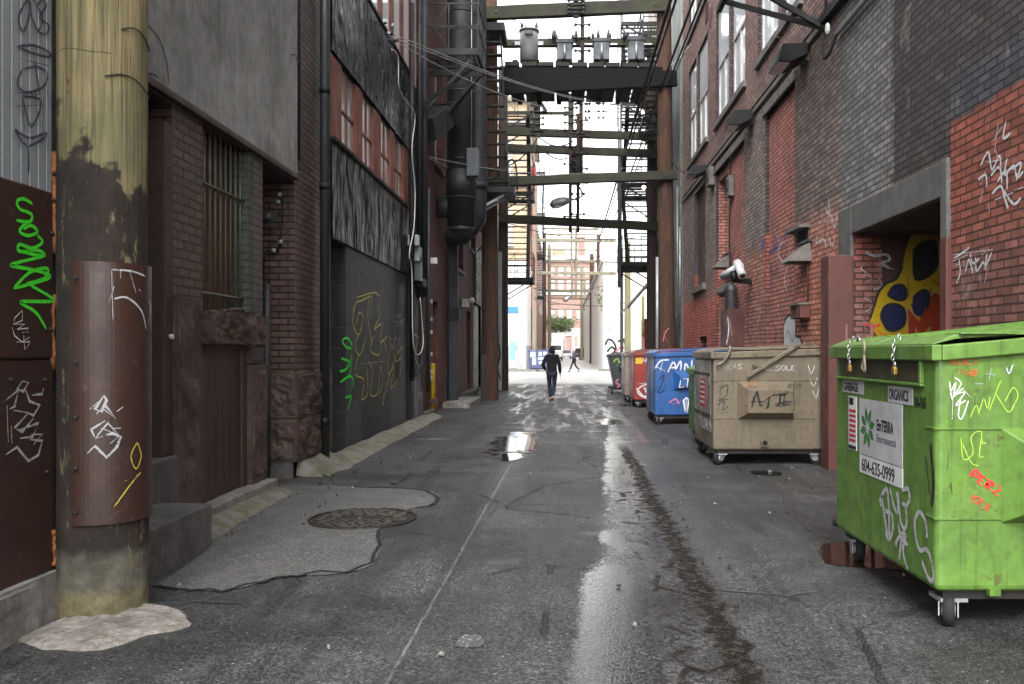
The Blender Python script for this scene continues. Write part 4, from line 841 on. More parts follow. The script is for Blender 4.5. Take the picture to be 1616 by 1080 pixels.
# exhaust ducts
DX,DY,DR=-2.60,21.6,.355
t=thing('exhaust_duct','fat round black exhaust duct running up the left brick wall','duct',(DX,DY,4.4))
b=MB(); b.tube([(DX,DY,4.62),(DX,DY,14.5)],DR,28); b.build('duct_pipe',M['duct'],t)
for z in (5.35,6.3,8.0,10): b=MB(); b.tube([(DX,DY,z),(DX,DY,z+.035)],DR+.012,28); b.build('seam_band',M['duct'],t)
b=MB(); b.tube([(DX,DY,5.4),(DX,DY,6.05)],DR+.02,28); b.build('sleeve',M['duct'],t)
b=MB(); b.tube([(DX+.1,DY+.4,5.15),(DX-.2,DY+.2,5.15),(LX-.05,DY+.0,5.15)],.27,20); b.build('branch_pipe',M['duct'],t)
b=MB(); b.tube([(DX,DY,4.62),(DX,DY,4.5)],[DR,DR*.7],28); b.build('end_cap',M['duct'],t)
b=MB(); z=zy(252,21.4); b.box(DX+.18,DX+.48,DY-.42,DY-.2,5.85,6.55); b.build('control_box',M['bluegrey'],t,bevel=.02)
b=MB(); b.tube([(DX+.30,DY-.30,6.5),(DX+.30,DY-.30,11)],.012,6); b.build('conduit',M['galv'],t)
t=thing('rear_duct','thinner black duct with an elbow, behind the fat exhaust duct','duct',(-2.45,23.4,4))
b=MB(); q=spline([(-2.36,23.3,14),(-2.36,23.3,8),(-2.36,23.3,5.6),(-2.4,23.35,5.1),(-2.75,23.4,4.7),(LX,23.4,4.6)],5); b.tube(q,.25,20); b.build('duct_pipe',M['duct'],t)
b=MB(); b.tube([(-2.36,23.3,5.9),(-2.36,23.3,6.1)],.28,20); b.build('seam_band',M['duct'],t)
t=thing('wall_standpipe','square black standpipe between the two brick bays under the duct','pipe',(-3.0,23.6,0))
b=MB(); b.box(-3.16,-2.92,23.4,23.75,.15,4.6); b.build('pipe',M['duct'],t,bevel=.02)
b=MB(); b.box(-3.18,-2.88,23.36,23.79,2.35,2.7); b.build('collar',M['black'],t,bevel=.02)
t=thing('square_duct','slanting square black sheet metal duct under the fire escape','duct',(LX,20,6.5))
b=MB(); b.bar((LX+.02,19.5,6.55),(-2.86,21.0,7.35),.5,.5); b.build('duct_box',M['duct'],t,bevel=.01)
b=MB(); b.bar((-2.93,20.75,7.2),(-2.85,21.0,7.34),.58,.58); b.build('flange',M['black'],t)
# fire escape platform with railings, left, near
def fire_escape(name,label,wall,out,y0,y1,levels,mat,brace=True,rail=1.0,stairs=True,group='fire escapes along the alley',grate=True,side_end=None):
    """platforms on the wall plane x=wall reaching to x=out, one thing: platforms, railings, brackets, stair flights"""
    t=thing(name,label,'fire escape',(wall,(y0+y1)/2,levels[0]),group=group)
    for li,z in enumerate(levels):
        pf=MB(); pf.box(min(wall,out),max(wall,out),y0,y0+.05,z-.14,z); pf.box(min(wall,out),max(wall,out),y1-.05,y1,z-.14,z)
        pf.box(out-.025,out+.025,y0+.05,y1-.05,z-.14,z)
        ns=int(abs(out-wall)/.06)
        for k in range(1,ns): x=wall+(out-wall)*k/ns; pf.box(x-.008,x+.008,y0+.05,y1-.05,z-.045,z-.005)
        nc=max(2,int((y1-y0)/.5))
        for k in range(1,nc): y=y0+(y1-y0)*k/nc; pf.box(min(wall,out),max(wall,out),y-.02,y+.02,z-.1,z-.046)
        pf=pf.build('platform',mat,t)
        r=MB()
        for hz in (rail*.5,rail):
            r.bar((wall,y0+.03,z+hz),(out,y0+.03,z+hz),.03,.03); r.bar((out,y0,z+hz),(out,y1,z+hz),.03,.03); r.bar((wall,y1-.03,z+hz),(out,y1-.03,z+hz),.03,.03)
        for x,y in ((out,y0+.03),(out,(y0+y1)/2),(out,y1-.03),((wall+out)/2,y0+.03),((wall+out)/2,y1-.03),(wall+(out-wall)*.02,y0+.03)): r.bar((x,y,z),(x,y,z+rail),.03,.03)
        r.bar((wall,y0+.03,z),( (wall+out)/2,y0+.03,z+rail),.018,.018); r.bar(((wall+out)/2,y0+.03,z),(wall,y0+.03,z+rail),.018,.018)
        r.build('railing',mat,t)
        if brace:
            for y in (y0+.06,y1-.06):
                k=MB(); k.bar((wall,y,z-.95),(out+(wall-out)*.08,y,z-.14),.05,.05); k.bar((wall,y,z-.95),(wall,y,z-.14),.05,.05); k.build('bracket',mat,t)
        if stairs and li<len(levels)-1:
            z2=levels[li+1]; xs=(wall+(out-wall)*.15, wall+(out-wall)*.85); s=MB(); ya,yb=(y0+.25,y1-.25) if li%2==0 else (y1-.25,y0+.25)
            for x in xs: s.bar((x,ya,z),(x,yb,z2),.04,.16,up=(1,0,0)); 
            nst=max(6,int((z2-z)/.24))
            for k in range(1,nst): f=k/nst; s.box(xs[0],xs[1],ya+(yb-ya)*f-.09,ya+(yb-ya)*f+.09,z+(z2-z)*f-.015,z+(z2-z)*f+.015)
            for x in xs: s.bar((x,ya,z+.9),(x,yb,z2+.9),.025,.025); s.bar((x,(ya+yb)/2,(z+z2)/2),(x,(ya+yb)/2,(z+z2)/2+.9),.025,.025)
            s.build('stair_flight',mat,t)
    return t
def x_brackets(t,wall,out,y0,y1,z,mat):
    for y in (y0+.1,y1-.1): b=MB(); b.bar((wall,y,z-1.5),(out,y,z-.14),.07,.07); b.build('bracket',mat,t)
fe=fire_escape('fire_escape','black fire escape with grating platform above the black cladding on the left',LX,-1.9,18.9,20.4,[8.2,11.6],M['black'],brace=False,stairs=False)
x_brackets(fe,LX,-2.0,18.9,20.4,8.2,M['black'])
b=MB(); b.bar((LX,18.2,6.6),(-2.0,19.6,8.06),.08,.08); b.bar((LX,20.6,6.6),(-2.0,20.3,8.06),.08,.08); b.build('strut',M['black'],fe)
# steep ladder stair in front of the rust pole
t=thing('ladder_stair','steep black iron ladder stair hanging in front of the red brown pole','ladder',(-2.1,25.2,6.4),group='fire escapes along the alley')
YL=25.0
ra=[at_y(757,92,YL),at_y(769,300,YL)]; rb=[at_y(789,40,YL),at_y(803,300,YL)]
b=MB(); b.bar(at_y(755,40,YL),ra[1],.05,.09); b.bar(rb[0],rb[1],.05,.09); b.build('stringer',M['black'],t)
for k in range(13):
    f=k/13; p=at_y(755,40,YL).lerp(ra[1],f+.03); q=rb[0].lerp(rb[1],f+.03); b=MB(); b.box(p.x,q.x,YL-.1,YL+.1,p.z-.02,p.z+.02); b.build('tread',M['black'],t)
b=MB(); p=at_y(752,306,YL); q=at_y(812,296,YL); b.box(p.x,q.x,YL-.3,YL+1.0,p.z,p.z+.16); b.build('landing',M['black'],t)
b=MB(); p=at_y(752,48,YL); q=at_y(797,39,YL); b.box(p.x,q.x,YL-.3,YL+1,p.z-.1,p.z+.12); b.build('upper_landing',M['black'],t)
b=MB(); b.bar((LX,YL,zy(352,YL)),at_y(795,308,YL),.06,.06); b.bar((LX,YL+.6,zy(352,YL)),at_y(795,308,YL)+Vector((0,.6,0)),.06,.06); b.build('bracket',M['galv'],t)
b=MB(); r0=at_y(802,250,YL); b.tube(spline([at_y(800,300,YL),at_y(801,262,YL),at_y(808,252,YL),at_y(815,266,YL),at_y(816,300,YL)],4),.025,6); b.build('handrail',M['black'],t)
fe=fire_escape('fire_escape','black fire escape balcony over the far left corner at the street',-2.75,-1.28,35.2,37.4,[4.55,8.1,11.4],M['black'],stairs=True)
b=MB(); b.box(LX-.02,-2.74,35.3,35.5,4.4,4.54); b.box(LX-.02,-2.74,37.1,37.3,4.4,4.54); b.build('beam_end',M['black'],fe)
t=thing('grey_sheet_guard','tall grey metal sheet standing between the two left poles','metal sheet',(-2.6,31.2,0))
b=MB(); p=at_y(782,398,31); q=at_y(792,398,31); b.box(p.x-.1,q.x,30.9,31.0,.1,p.z); b.build('sheet',M['corr'],t,bevel=.01)
strokes_px([[(786,540),(789,560),(785,580),(790,600)],[(788,520),(786,545)]],lambda x,y: at_y(x,y,30.895),(0,-1,0),.06,'black_graffiti',M['s_char'],t)
# ============================================================ right side
YG,YH,HR=-1.0,26.6,17
t=thing('brick_warehouse','long old brick building on the right with pale sash windows and painted loading door','building',(RX,12,0))
def wy(p): return yx(p,RX)
win=[(wy(1099),wy(1087),7.02,9.75),(wy(1117),wy(1101),7.02,9.75),(wy(1150),wy(1130),7.02,9.75),(wy(1176),wy(1153),7.02,9.75),(wy(1228),wy(1196.5),7.02,9.75),(wy(1265),wy(1234),7.02,9.75),(10.2,11.6,7.02,9.75),(8.5,9.9,7.02,9.75)]
up=[(a,b,10.75,13.3) for a,b,_,_ in win]
inf=[(wy(1254),wy(1208),-.05,5.82),(wy(1174),wy(1130),-.05,5.82)]
tall=(wy(1113),wy(1096),3.3,5.95); door=(8.30,10.90,-.05,2.99)
small=[(wy(1115),wy(1104),.7,1.9)]
DEP=.11
b=MB(); wall_x(b,RX,YG,YH,-.05,HR,[w+(DEP,) for w in win+up]+[inf[0]+(.07,),inf[1]+(.07,),tall+(.14,),door+(1.9,),small[0]+(.3,)]); shell(b,RX,YG,YH,-.05,HR,9); b.build('brick_wall',M['brick_right'],t)
for (a,c,z0,z1) in win+up:
    f=MB(); X=RX+DEP; f.box(X-.04,X+.03,a,a+.09,z0,z1); f.box(X-.04,X+.03,c-.09,c,z0,z1); f.box(X-.04,X+.03,a+.09,c-.09,z1-.1,z1); f.box(X-.04,X+.03,a+.09,c-.09,z0,z0+.09); f.box(X-.06,X+.0,a+.09,c-.09,(z0+z1)/2-.035,(z0+z1)/2+.035)
    f.box(X-.05,X+.02,(a+c)/2-.02,(a+c)/2+.02,z0+.09,(z0+z1)/2-.036)
    f=f.build('window',M['white'],t)
    g=MB(); g.box(X-.02,X+.0,a+.09,(a+c)/2-.02,z0+.09,(z0+z1)/2-.036); g.box(X-.02,X+.0,(a+c)/2+.02,c-.09,z0+.09,(z0+z1)/2-.036); g.box(X-.045,X-.03,a+.09,c-.09,(z0+z1)/2+.036,z1-.1); g.build('window_pane',M['glass_pale'],f)
    s=MB(); s.box(RX-.07,RX+.06,a-.1,c+.1,z0-.14,z0-.004); s.build('sill',M['trim_grey'],f,bevel=.008)
for (a,c,z0,z1) in inf:
    b=MB()
    if a<15:
        b.quad((RX+.068,a,z0),(RX+.068,c,z0),(RX+.068,c,z1),(RX+.068,a,z1))
    else:
        wall_x(b,RX+.068,a,c,z0,z1,[(wy(1144),wy(1130)-.02,3.25,5.6,.25),(wy(1148),wy(1130)-.02,0,2.45,.3)])
    b.build('infill_panel',M['brick_infill'],t)
    b=MB(); b.box(RX-.045,RX+.1,a-.12,c+.12,z1-.0,z1+.16); b.build('lintel',M['trim_grey'],t,bevel=.01)
b=MB(); b.box(RX+.3,RX+.34,wy(1144)-.02,wy(1130),3.2,5.65); b.build('louvre_window',M['black'],t)
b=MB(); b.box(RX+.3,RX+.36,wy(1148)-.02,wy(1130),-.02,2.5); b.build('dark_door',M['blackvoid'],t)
b=MB(); b.box(RX+.12,RX+.16,tall[0],tall[1],tall[2],tall[3]); b.build('boarded_window',aged('brown boarded window',(.10,.06,.055),(.07,.05,.048),rough=.7,streak=.4,dirt=(.03,.025,.025)),t)
b=MB(); b.box(RX-.09,RX+.05,tall[0]-.1,tall[1]+.1,3.12,3.29); b.build('sill',M['trim_grey'],t,bevel=.01)
b=MB(); b.box(RX+.26,RX+.3,small[0][0],small[0][1],.68,1.92); b.build('small_hatch',M['redpaint'],t)
for y0,y1,z,d in ((11.2,26.6,6.10,.05),(11.2,26.6,6.26,.03)):
    b=MB(); b.box(RX-d,RX+.03,y0,y1,z,z+.09 if d>.04 else z+.05); b.build('string_course',M['trim_grey'],t,bevel=.01)
# loading door surround
XJ=RX-.04
s=MB(); s.box(XJ,RX+.35,10.92,11.42,-.05,3.36); s.box(XJ,RX+.35,8.19,8.33,-.05,3.36); s.box(XJ+.004,RX+.35,8.33,10.92,3.0,3.356); s.build('door_surround',M['door_conc'],t,bevel=.012)
b=MB(); b.box(RX+.36,RX+2.0,10.86,11.0,-.05,3.05); jm=b.build('recess_wall',M['jamb_dark'],t)
b=MB(); b.box(RX+1.9,RX+2.0,8.2,10.86,-.05,3.05); b.box(RX+.36,RX+1.9,8.2,10.86,3.0,3.05); b.build('recess_back',M['jamb_dark'],t)
b=MB(); b.box(RX-.36,RX-.045,10.80,11.14,-.03,2.72); b.build('corner_guard',M['redpaint'],t,bevel=.012)
b=MB(); b.box(XJ-.012,XJ+.1,8.17,8.31,-.03,2.6); b.build('door_edge_guard',M['redpaint'],t,bevel=.01)
# mural on the recess wall (faces the camera)
YM=10.855; pm=lambda x,y: at_y(x,y,YM); NM=(0,-1,0)
def blob(pts,mat,name,off,proj=pm,sm=5):
    P=[proj(*p)+Vector((0,-off,0)) for p in pts]; P=spline(P+[P[0]],sm)[:-1]; b=MB(); b.add(P,[tuple(range(len(P)))]); o=b.build(name,mat,t,recalc=False)
    bm=bmesh.new(); bm.from_mesh(o.data); bmesh.ops.triangulate(bm,faces=bm.faces[:]); bm.to_mesh(o.data); bm.free(); return o
blob([(1372,505),(1380,480),(1386,462),(1398,448),(1414,440),(1424,420),(1432,385),(1446,360),(1464,345),(1500,330),(1510,440),(1500,560),(1420,560),(1384,530)],M['s_gold'],'mural',.002)
blob([(1400,466),(1410,452),(1424,450),(1430,460),(1428,472),(1416,474)],M['s_navy'],'mural',.005); blob([(1389,500),(1396,484),(1412,480),(1426,488),(1428,508),(1418,520),(1400,520)],M['s_navy'],'mural',.005)
blob([(1440,470),(1456,458),(1466,466),(1462,490),(1450,500),(1440,490)],M['s_navy'],'mural',.005); blob([(1440,395),(1452,384),(1476,380),(1480,420),(1462,440),(1442,440)],M['s_char'],'mural',.005)
blob([(1432,486),(1450,508),(1472,462),(1484,466),(1482,540),(1468,545),(1468,515),(1452,530),(1444,515),(1444,545),(1434,540)],M['s_orange'],'mural',.0075,sm=1)
strokes_px([[(1432,484),(1451,510),(1473,460),(1486,466)],[(1432,484),(1434,540)],[(1443,540),(1445,516),(1453,530),(1468,512),(1467,545)]],pm,NM,.022,'mural_outline',M['s_silver'],t,False)
strokes_px([[(1437,480),(1452,500),(1470,455)],[(1488,455),(1485,540)]],pm,NM,.03,'mural_outline',M['s_navy'],t,False)
strokes_px([[(1445,400),(1452,425)],[(1458,392),(1455,430),(1468,425)],[(1475,385),(1466,432)],[(1446,412),(1478,402)]],pm,NM,.03,'mural_outline',M['s_char'],t,False)
strokes_px([[(1400,466),(1410,452),(1424,450),(1430,460),(1428,472),(1416,474),(1400,466)],[(1389,500),(1396,484),(1412,480),(1426,488),(1428,508),(1418,520),(1400,520),(1389,500)],[(1372,505),(1380,480),(1386,462),(1398,448),(1414,440),(1424,420)],[(1440,470),(1456,458),(1466,466),(1462,490)],[(1432,436),(1434,470)],[(1470,440),(1484,452)]],lambda x,y: pm(x,y)+Vector((0,-.006,0)),NM,.028,'mural_outline',M['s_char'],t)
strokes_px([[(1366,398),(1380,404),(1398,402),(1404,410),(1392,416),(1404,424)],[(1392,420),(1412,426)]],pm,NM,.035,'pale_graffiti',M['s_silver'],t)
strokes_px([[(1362,418),(1358,424),(1366,430),(1362,436),(1372,432)],[(1368,430),(1376,440),(1366,446)],[(1380,446),(1388,440),(1392,452),(1380,458),(1374,450)],[(1374,466),(1364,470),(1376,478)],[(1378,484),(1366,492),(1376,490)],[(1362,500),(1366,520)]],pm,NM,.012,'white_graffiti',M['s_silver'],t,False)
strokes_px([[(1400,530),(1380,520)],[(1366,510),(1376,516),(1390,512)]],pm,NM,.03,'red_graffiti',M['s_red'],t)
# tags on the wall
NR=(-1,0,0); pr=lambda x,y: at_x(x,y,RX-.004)
strokes_px([[(1576,194),(1570,240)],[(1588,192),(1584,218),(1596,210)],[(1548,262),(1560,240),(1566,268),(1578,246),(1580,272)],[(1556,268),(1548,292)],[(1564,278),(1578,264),(1582,290)],[(1590,250),(1586,276),(1600,262),(1606,280),(1616,270)],[(1552,300),(1548,318)],[(1566,306),(1580,294),(1586,312),(1592,330)],[(1570,316),(1600,304)],[(1582,200),(1568,222)],[(1558,256),(1582,252)],[(1544,284),(1556,276),(1558,296)],[(1574,288),(1588,270),(1590,300)],[(1596,268),(1612,258),(1604,286)],[(1560,320),(1562,334)],[(1584,300),(1600,322),(1612,312)],[(1572,236),(1576,252)],[(1602,300),(1616,296)]],pr,NR,.024,'white_graffiti',M['s_thin'],t)
strokes_px([[(1506,408),(1524,396),(1530,390)],[(1514,408),(1516,430),(1510,448)],[(1506,412),(1528,402)],[(1524,430),(1530,410),(1536,432)],[(1540,406),(1542,428),(1552,414),(1556,426)],[(1558,400),(1556,420),(1566,398)],[(1546,430),(1548,446)],[(1504,402),(1568,394)],[(1508,420),(1516,416)],[(1520,404),(1522,424)],[(1532,400),(1536,416),(1546,408)],[(1550,404),(1556,396)],[(1560,420),(1554,446)],[(1510,404),(1502,416)]],pr,NR,.021,'white_graffiti',M['s_thin'],t)
strokes_px([[(1296,318),(1298,345)],[(1308,312),(1310,340),(1304,330)],[(1294,348),(1300,372)],[(1304,346),(1308,375)],[(1312,338),(1318,360),(1322,332)],[(1296,352),(1316,346)],[(1290,372),(1288,384),(1300,378),(1304,392)],[(1308,376),(1314,388),(1318,372)],[(1304,396),(1310,404)]],pr,NR,.03,'white_graffiti',M['s_thin'],t)
strokes_px([[(1236,380),(1228,400),(1240,416),(1246,396)],[(1244,420),(1238,440),(1242,460)],[(1232,410),(1234,436)],[(1240,450),(1244,466)]],lambda x,y: at_x(x,y,RX+.064) if 1208<x<1254 else at_x(x,y,RX-.004),NR,.035,'pale_graffiti',M['s_thin'],t)
strokes_px([[(1214,400),(1226,386),(1222,372)],[(1212,410),(1218,430),(1216,460)],[(1230,378),(1246,370)],[(1218,395),(1240,388)],[(1224,420),(1232,440)]],lambda x,y: at_x(x,y,RX+.064),NR,.05,'blue_graffiti',M['s_blue'],t)
strokes_px([[(1195,390),(1204,372)],[(1200,398),(1206,380),(1208,400)]],pr,NR,.05,'blue_graffiti',M['s_blue'],t)
# paste-up ghost shape, white with a black outline
g=[(1237,545),(1237,515),(1243,500),(1250,498),(1256,508),(1256,530),(1262,532),(1266,545)]
P=[pr(*p) for p in g]; b=MB(); P2=spline(P,4); b.add(P2,[tuple(range(len(P2)))]); o=b.build('white_paint_shape',M['s_white'],t,recalc=False)
strokes_px([g],pr,NR,.04,'black_graffiti',M['s_char'],t); strokes_px([[(1240,534),(1244,522),(1246,538)],[(1248,524),(1250,540),(1254,528)]],pr,NR,.02,'black_graffiti',M['s_char'],t)
strokes_px([[(1182,510),(1180,525),(1184,540)],[(1186,512),(1188,535)]],pr,NR,.025,'black_graffiti',M['s_char'],t)
strokes_px([[(1120,510),(1118,530),(1122,545)],[(1126,505),(1124,540)]],pr,NR,.04,'pink_graffiti',M['s_pink'],t)
# electrical cabinet, pipes
b=MB(); b.box(RX-.32,RX+.06,wy(1173)+.0,wy(1160),-.03,2.38); cb=b.build('cabinet',M['redpaint'],t,bevel=.012)
strokes_px([[(1148,500),(1150,520),(1146,545)],[(1152,505),(1155,530)]],lambda x,y: at_y(x,y,wy(1173)-.001),(0,-1,0),.02,'white_graffiti',M['s_thin'],cb)
b=MB(); y=wy(1164); b.tube(spline([(RX-.14,y,2.35),(RX-.14,y,2.75),(RX-.14,y+.08,2.84),(RX-.14,y+1.0,2.84)],4),.13,12); b.build('vent_pipe',M['darkmetal'],t)
# things fixed to the wall
def fixed(name,label,cat,px,py,X=RX,group=None): 
    p=at_x(px,py,X); return thing(name,label,cat,p,group=group),p
for (pa,pb_,zt,zb,dp,lab) in ((1240,1281,None,None,.5,'large black box floodlight high on the wall under the end of the ledge'),(1164,1194,None,None,.42,'black box floodlight under the ledge between the two red infill panels'),(1104,1121,None,None,.4,'small black box floodlight by the tall boarded window')):
    py={1240:(71,99),1164:(177,196),1104:(262,276)}[pa]
    Y=wy(pb_); c=at_x(pb_-4,sum(py)/2,RX); w_=.62; h_={1240:.28,1164:.30,1104:.26}[pa]
    t2=thing('floodlight',lab,'wall light',c,group='box floodlights on the brick wall')
    b=MB(); z=c.z; b.prism([(RX-.5,z-h_*.5),(RX-.42,z+h_*.45),(RX-.04,z+h_*.5),(RX-.04,z-h_*.1),(RX-.3,z-h_*.55)],'y',c.y-.1,c.y+w_-.1); b.build('housing',M['black'],t2,bevel=.015)
    b=MB(); b.box(RX-.05,RX,c.y,c.y+.3,z-.1,z+.12); b.build('bracket',M['trim_grey'],t2)
    b=MB(); b.quad((RX-.495,c.y-.08,z-h_*.52),(RX-.495,c.y+w_-.12,z-h_*.52),(RX-.31,c.y+w_-.12,z-h_*.57),(RX-.31,c.y-.08,z-h_*.57)); b.build('lens',M['glass_pale'],t2)
for lab,px0,px1,py0,py1 in (('square grey vent hood on the red wall nearest the loading door',1252,1281,381,412),('small grey vent hood above the security camera',1134,1151,401,422)):
    Y0,Y1=wy(px1),wy(px0)+.0; z1=zy(py0,Y0); z0=zy(py1,Y0); t2=thing('vent_hood',lab,'vent hood',(RX,(Y0+Y1)/2,z0),group='vent hoods on the brick wall')
    b=MB(); Y1=Y0+.55; Xo=RX-.34
    b.add([(RX-.02,Y0,z1),(RX-.02,Y1,z1),(Xo,Y1,z0),(Xo,Y0,z0),(RX-.0,Y0,z0),(RX-.0,Y1,z0)],[(0,1,2,3),(0,3,4),(1,5,2),(3,2,5,4)]); b.build('hood',M['trim_grey'],t2,bevel=.005)
    b=MB(); b.box(RX-.06,RX,Y0-.03,Y1+.03,z1,z1+.04); b.build('flange',M['darkmetal'],t2)
t2,p=fixed('wall_ledge','short grey metal ledge over a dark hole above the larger vent hood','ledge',1275,358)
b=MB(); b.box(RX-.16,RX,p.y-.1,p.y+.75,p.z-.02,p.z+.03); b.build('shelf',M['trim_grey'],t2); b=MB(); b.box(RX-.02,RX+.02,p.y,p.y+.5,p.z-.28,p.z-.02); b.build('hole',M['blackvoid'],t2)
t2,p=fixed('junction_box','red painted junction box under the larger vent hood','box',1275,490)
b=MB(); b.box(RX-.16,RX,p.y-.15,p.y+.4,p.z-.12,p.z+.08); b.build('case',M['redpaint'],t2,bevel=.01); b=MB(); b.box(RX-.19,RX,p.y-.17,p.y+.42,p.z+.081,p.z+.11); b.build('lid',M['trim_grey'],t2); b=MB(); b.tube([(RX-.03,p.y-.1,p.z+.1),(RX-.03,p.y-.1,p.z+1.0)],.012,6); b.build('conduit',M['redpaint'],t2)
# security camera
c=at_x(1160,432,RX-.35); t2=thing('security_camera','white bullet security camera on a bracket above the red cabinet','security camera',c)
Yc=c.y; b=MB(); b.tube([at_y(1139,437,Yc+.4),at_y(1170,418,Yc)],.07,14); b.build('arm',M['white'],t2)
b=MB(); p1=at_y(1163,414,Yc-.05); p2=at_y(1172,436,Yc-.3); b.tube([p1,p2],.08,16); b.build('barrel',M['white'],t2); b=MB(); b.tube([p2,p2+(p2-p1).normalized()*.006],.055,16); b.build('lens',M['glass_dark'],t2)
b=MB(); b.tube([at_y(1157,428,Yc+.1),at_y(1160,446,Yc+.1)],.07,10); b.bar(at_y(1157,442,Yc+.1),(RX,Yc+.15,zy(444,Yc)),.12,.1); b.build('bracket',M['black'],t2)
t2,p=fixed('junction_box','small beige junction box with a cable high on the red infill','box',1153,292)
b=MB(); b.box(RX-.06,RX+.06,p.y-.12,p.y+.22,p.z-.26,p.z+.2); b.build('case',M['trim_grey'],t2,bevel=.01); b=MB(); b.box(RX-.08,RX-.05,p.y-.05,p.y+.16,p.z-.1,p.z+.12); b.build('cover',M['darkmetal'],t2)
b=MB(); b.tube(spline([(RX+.02,p.y+.1,p.z-.2),(RX+.0,p.y+.15,p.z-1.2),(RX+.0,p.y-.15,p.z-2.3),(RX-.05,p.y-.3,p.z-3.0)],5),.016,5); b.build('cable',M['rubber'],t2)
b=MB(); b.tube(spline([(RX+.02,p.y+.1,p.z+.2),(RX+.0,p.y+.3,p.z+.85),(RX-.03,p.y+1.2,p.z+1.05),(RX-.03,p.y+2.5,p.z+.7)],5),.016,5); b.build('cable',M['rubber'],t2)
t2,p=fixed('junction_box','pale junction box beside the small floodlight','box',1126,278); b=MB(); b.box(RX-.14,RX+.0,p.y-.2,p.y+.25,p.z-.25,p.z+.2); b.build('case',M['trim_grey'],t2,bevel=.01); b=MB(); b.box(RX-.16,RX-.13,p.y-.1,p.y+.15,p.z-.12,p.z+.1); b.build('cover',M['darkmetal'],t2)
# steel gantry and conduit top right
t2=thing('steel_bracket','black steel gantry of crossed struts fixed high on the right wall','bracket',(RX,12.5,7))
b=MB(); A=at_x(1305,46,RX); 
for q in ((1215,0),(1256,0)):
    e=at_y(q[0]-12,q[1]-8,A.y-.9); b.bar(A,(A.x-1.25*(1 if q[0]<1230 else .9),A.y+(.9 if q[0]<1230 else .2),A.z+.75),.07,.07)
b.bar(A,(A.x,A.y,A.z+2.2),.07,.07); b.bar((A.x-1.3,A.y+1.2,A.z+.75),(A.x-1.3,A.y-1.9,A.z+.75),.07,.09); b.bar((A.x-.05,A.y-2.4,A.z+.7),(A.x-1.3,A.y-1.3,A.z+.75),.07,.07)
b.bar((A.x-.06,A.y-2.6,A.z+.1),(A.x-.06,A.y+.1,A.z+.12),.09,.12); b.build('strut',M['black'],t2)
b=MB()
for k in range(16): b.bar((A.x-.05,A.y-2.3+k*.2,A.z+.8),(A.x-1.35,A.y-2.3+k*.2,A.z+.8),.03,.03)
b.build('grating',M['black'],t2)
t2=thing('wall_conduit','shiny pale conduit running up the grey painted wall at top right','conduit',at_x(1322,52,RX-.06))
b=MB(); p=at_x(1320,54,RX-.06); q=at_x(1372,-8,RX-.06); b.tube([p,q,q+(q-p)*.6],.032,10); b.build('pipe',M['galv'],t2)
b=MB(); b.tube(spline([p,p+Vector((-.05,.12,-.2)),p+Vector((-.08,.3,-.22)),p+Vector((-.05,.45,.05)),A],4),.02,6); b.build('loose_cable',M['rubber'],t2)
b=MB(); b.sphere(at_x(1306,46,RX-.12),.05,10,7,(.7,1,1.7)); b.build('insulator',M['white'],t2)
t2=thing('iron_rungs','short row of rusty iron rungs high on the far brick wall','rungs',at_x(1122,20,RX))
b=MB()
for k in range(6):
    z=zy(8+k*5,wy(1122)); b.bar((RX-.1,wy(1122)-.2,z),(RX-.1,wy(1122)+.25,z),.03,.03)
b.bar((RX-.1,wy(1122)-.2,11),(RX-.1,wy(1122)-.2,12.4),.03,.03); b.bar((RX-.1,wy(1122)+.25,11),(RX-.1,wy(1122)+.25,12.4),.03,.03); b.build('rung',M['redpaint'],t2)

# ---- beige building beyond
t=thing('beige_building','stained beige rendered building with pale green recess beyond the brick warehouse','building',(RX,32,0))
b=MB(); X2=RX+.02; wall_x(b,X2,YH+.02,38,-.05,17,[(29.5,31.0,2.4,5,.15),(33,35,3,6,.15),(29.4,31.5,-.05,1.8,.2),(29.6,31.2,7.5,10,.15),(33,35,8,10.5,.15)]); shell(b,X2,YH+.02,38,-.05,17,9); b.build('wall',M['beige'],t)
for h in [(29.5,31.0,2.4,5),(33,35,3,6),(29.6,31.2,7.5,10),(33,35,8,10.5)]:
    b=MB(); b.box(X2+.13,X2+.17,h[0],h[1],h[2],h[3]); w=b.build('window',M['glass_dark'],t); b=MB(); b.box(X2+.09,X2+.128,h[0],h[1],(h[2]+h[3])/2-.04,(h[2]+h[3])/2+.04); b.build('sash',M['white'],w)
b=MB(); b.box(X2+.17,X2+.22,29.4,31.5,-.02,1.8); b.build('door',M['black'],t)
b=MB(); b.box(X2-.02,X2+.02,27.3,29.2,0,15.5); b.build('green_panel',M['palegreen'],t)
for px,z0,z1 in ((1069,.9,6.8),(1073,2.4,5.4)):
    y=yx(px,X2-.08); b=MB(); b.tube([(X2-.08,y,z0),(X2-.08,y,z1)],.035,8); b.build('conduit',M['galv'],t)
b=MB(); y=yx(1066,X2-.1); b.box(X2-.2,X2,y-.3,y+.4,1.55,2.6); b.build('vent_box',M['darkmetal'],t)
b=MB(); 
for k in range(9): b.box(X2-.22,X2-.19,y-.28,y+.38,1.6+k*.11,1.65+k*.11)
b.build('vent_slats',M['galv'],t)
b=MB(); b.box(X2-.3,X2,36.4,37.9,0,2.9); b.build('red_column',M['red_metal'],t)
b=MB(); b.add([(X2-.02,34.2,4.6),(X2-.02,37.9,4.6),(X2-1.15,37.9,3.3),(X2-1.15,34.2,3.3),(X2-.02,34.2,4.5),(X2-.02,37.9,4.5),(X2-1.15,37.9,3.2),(X2-1.15,34.2,3.2)],[(0,1,2,3),(4,7,6,5),(0,3,7,4),(1,5,6,2),(3,2,6,7)]); b.build('awning',M['darkmetal'],t)
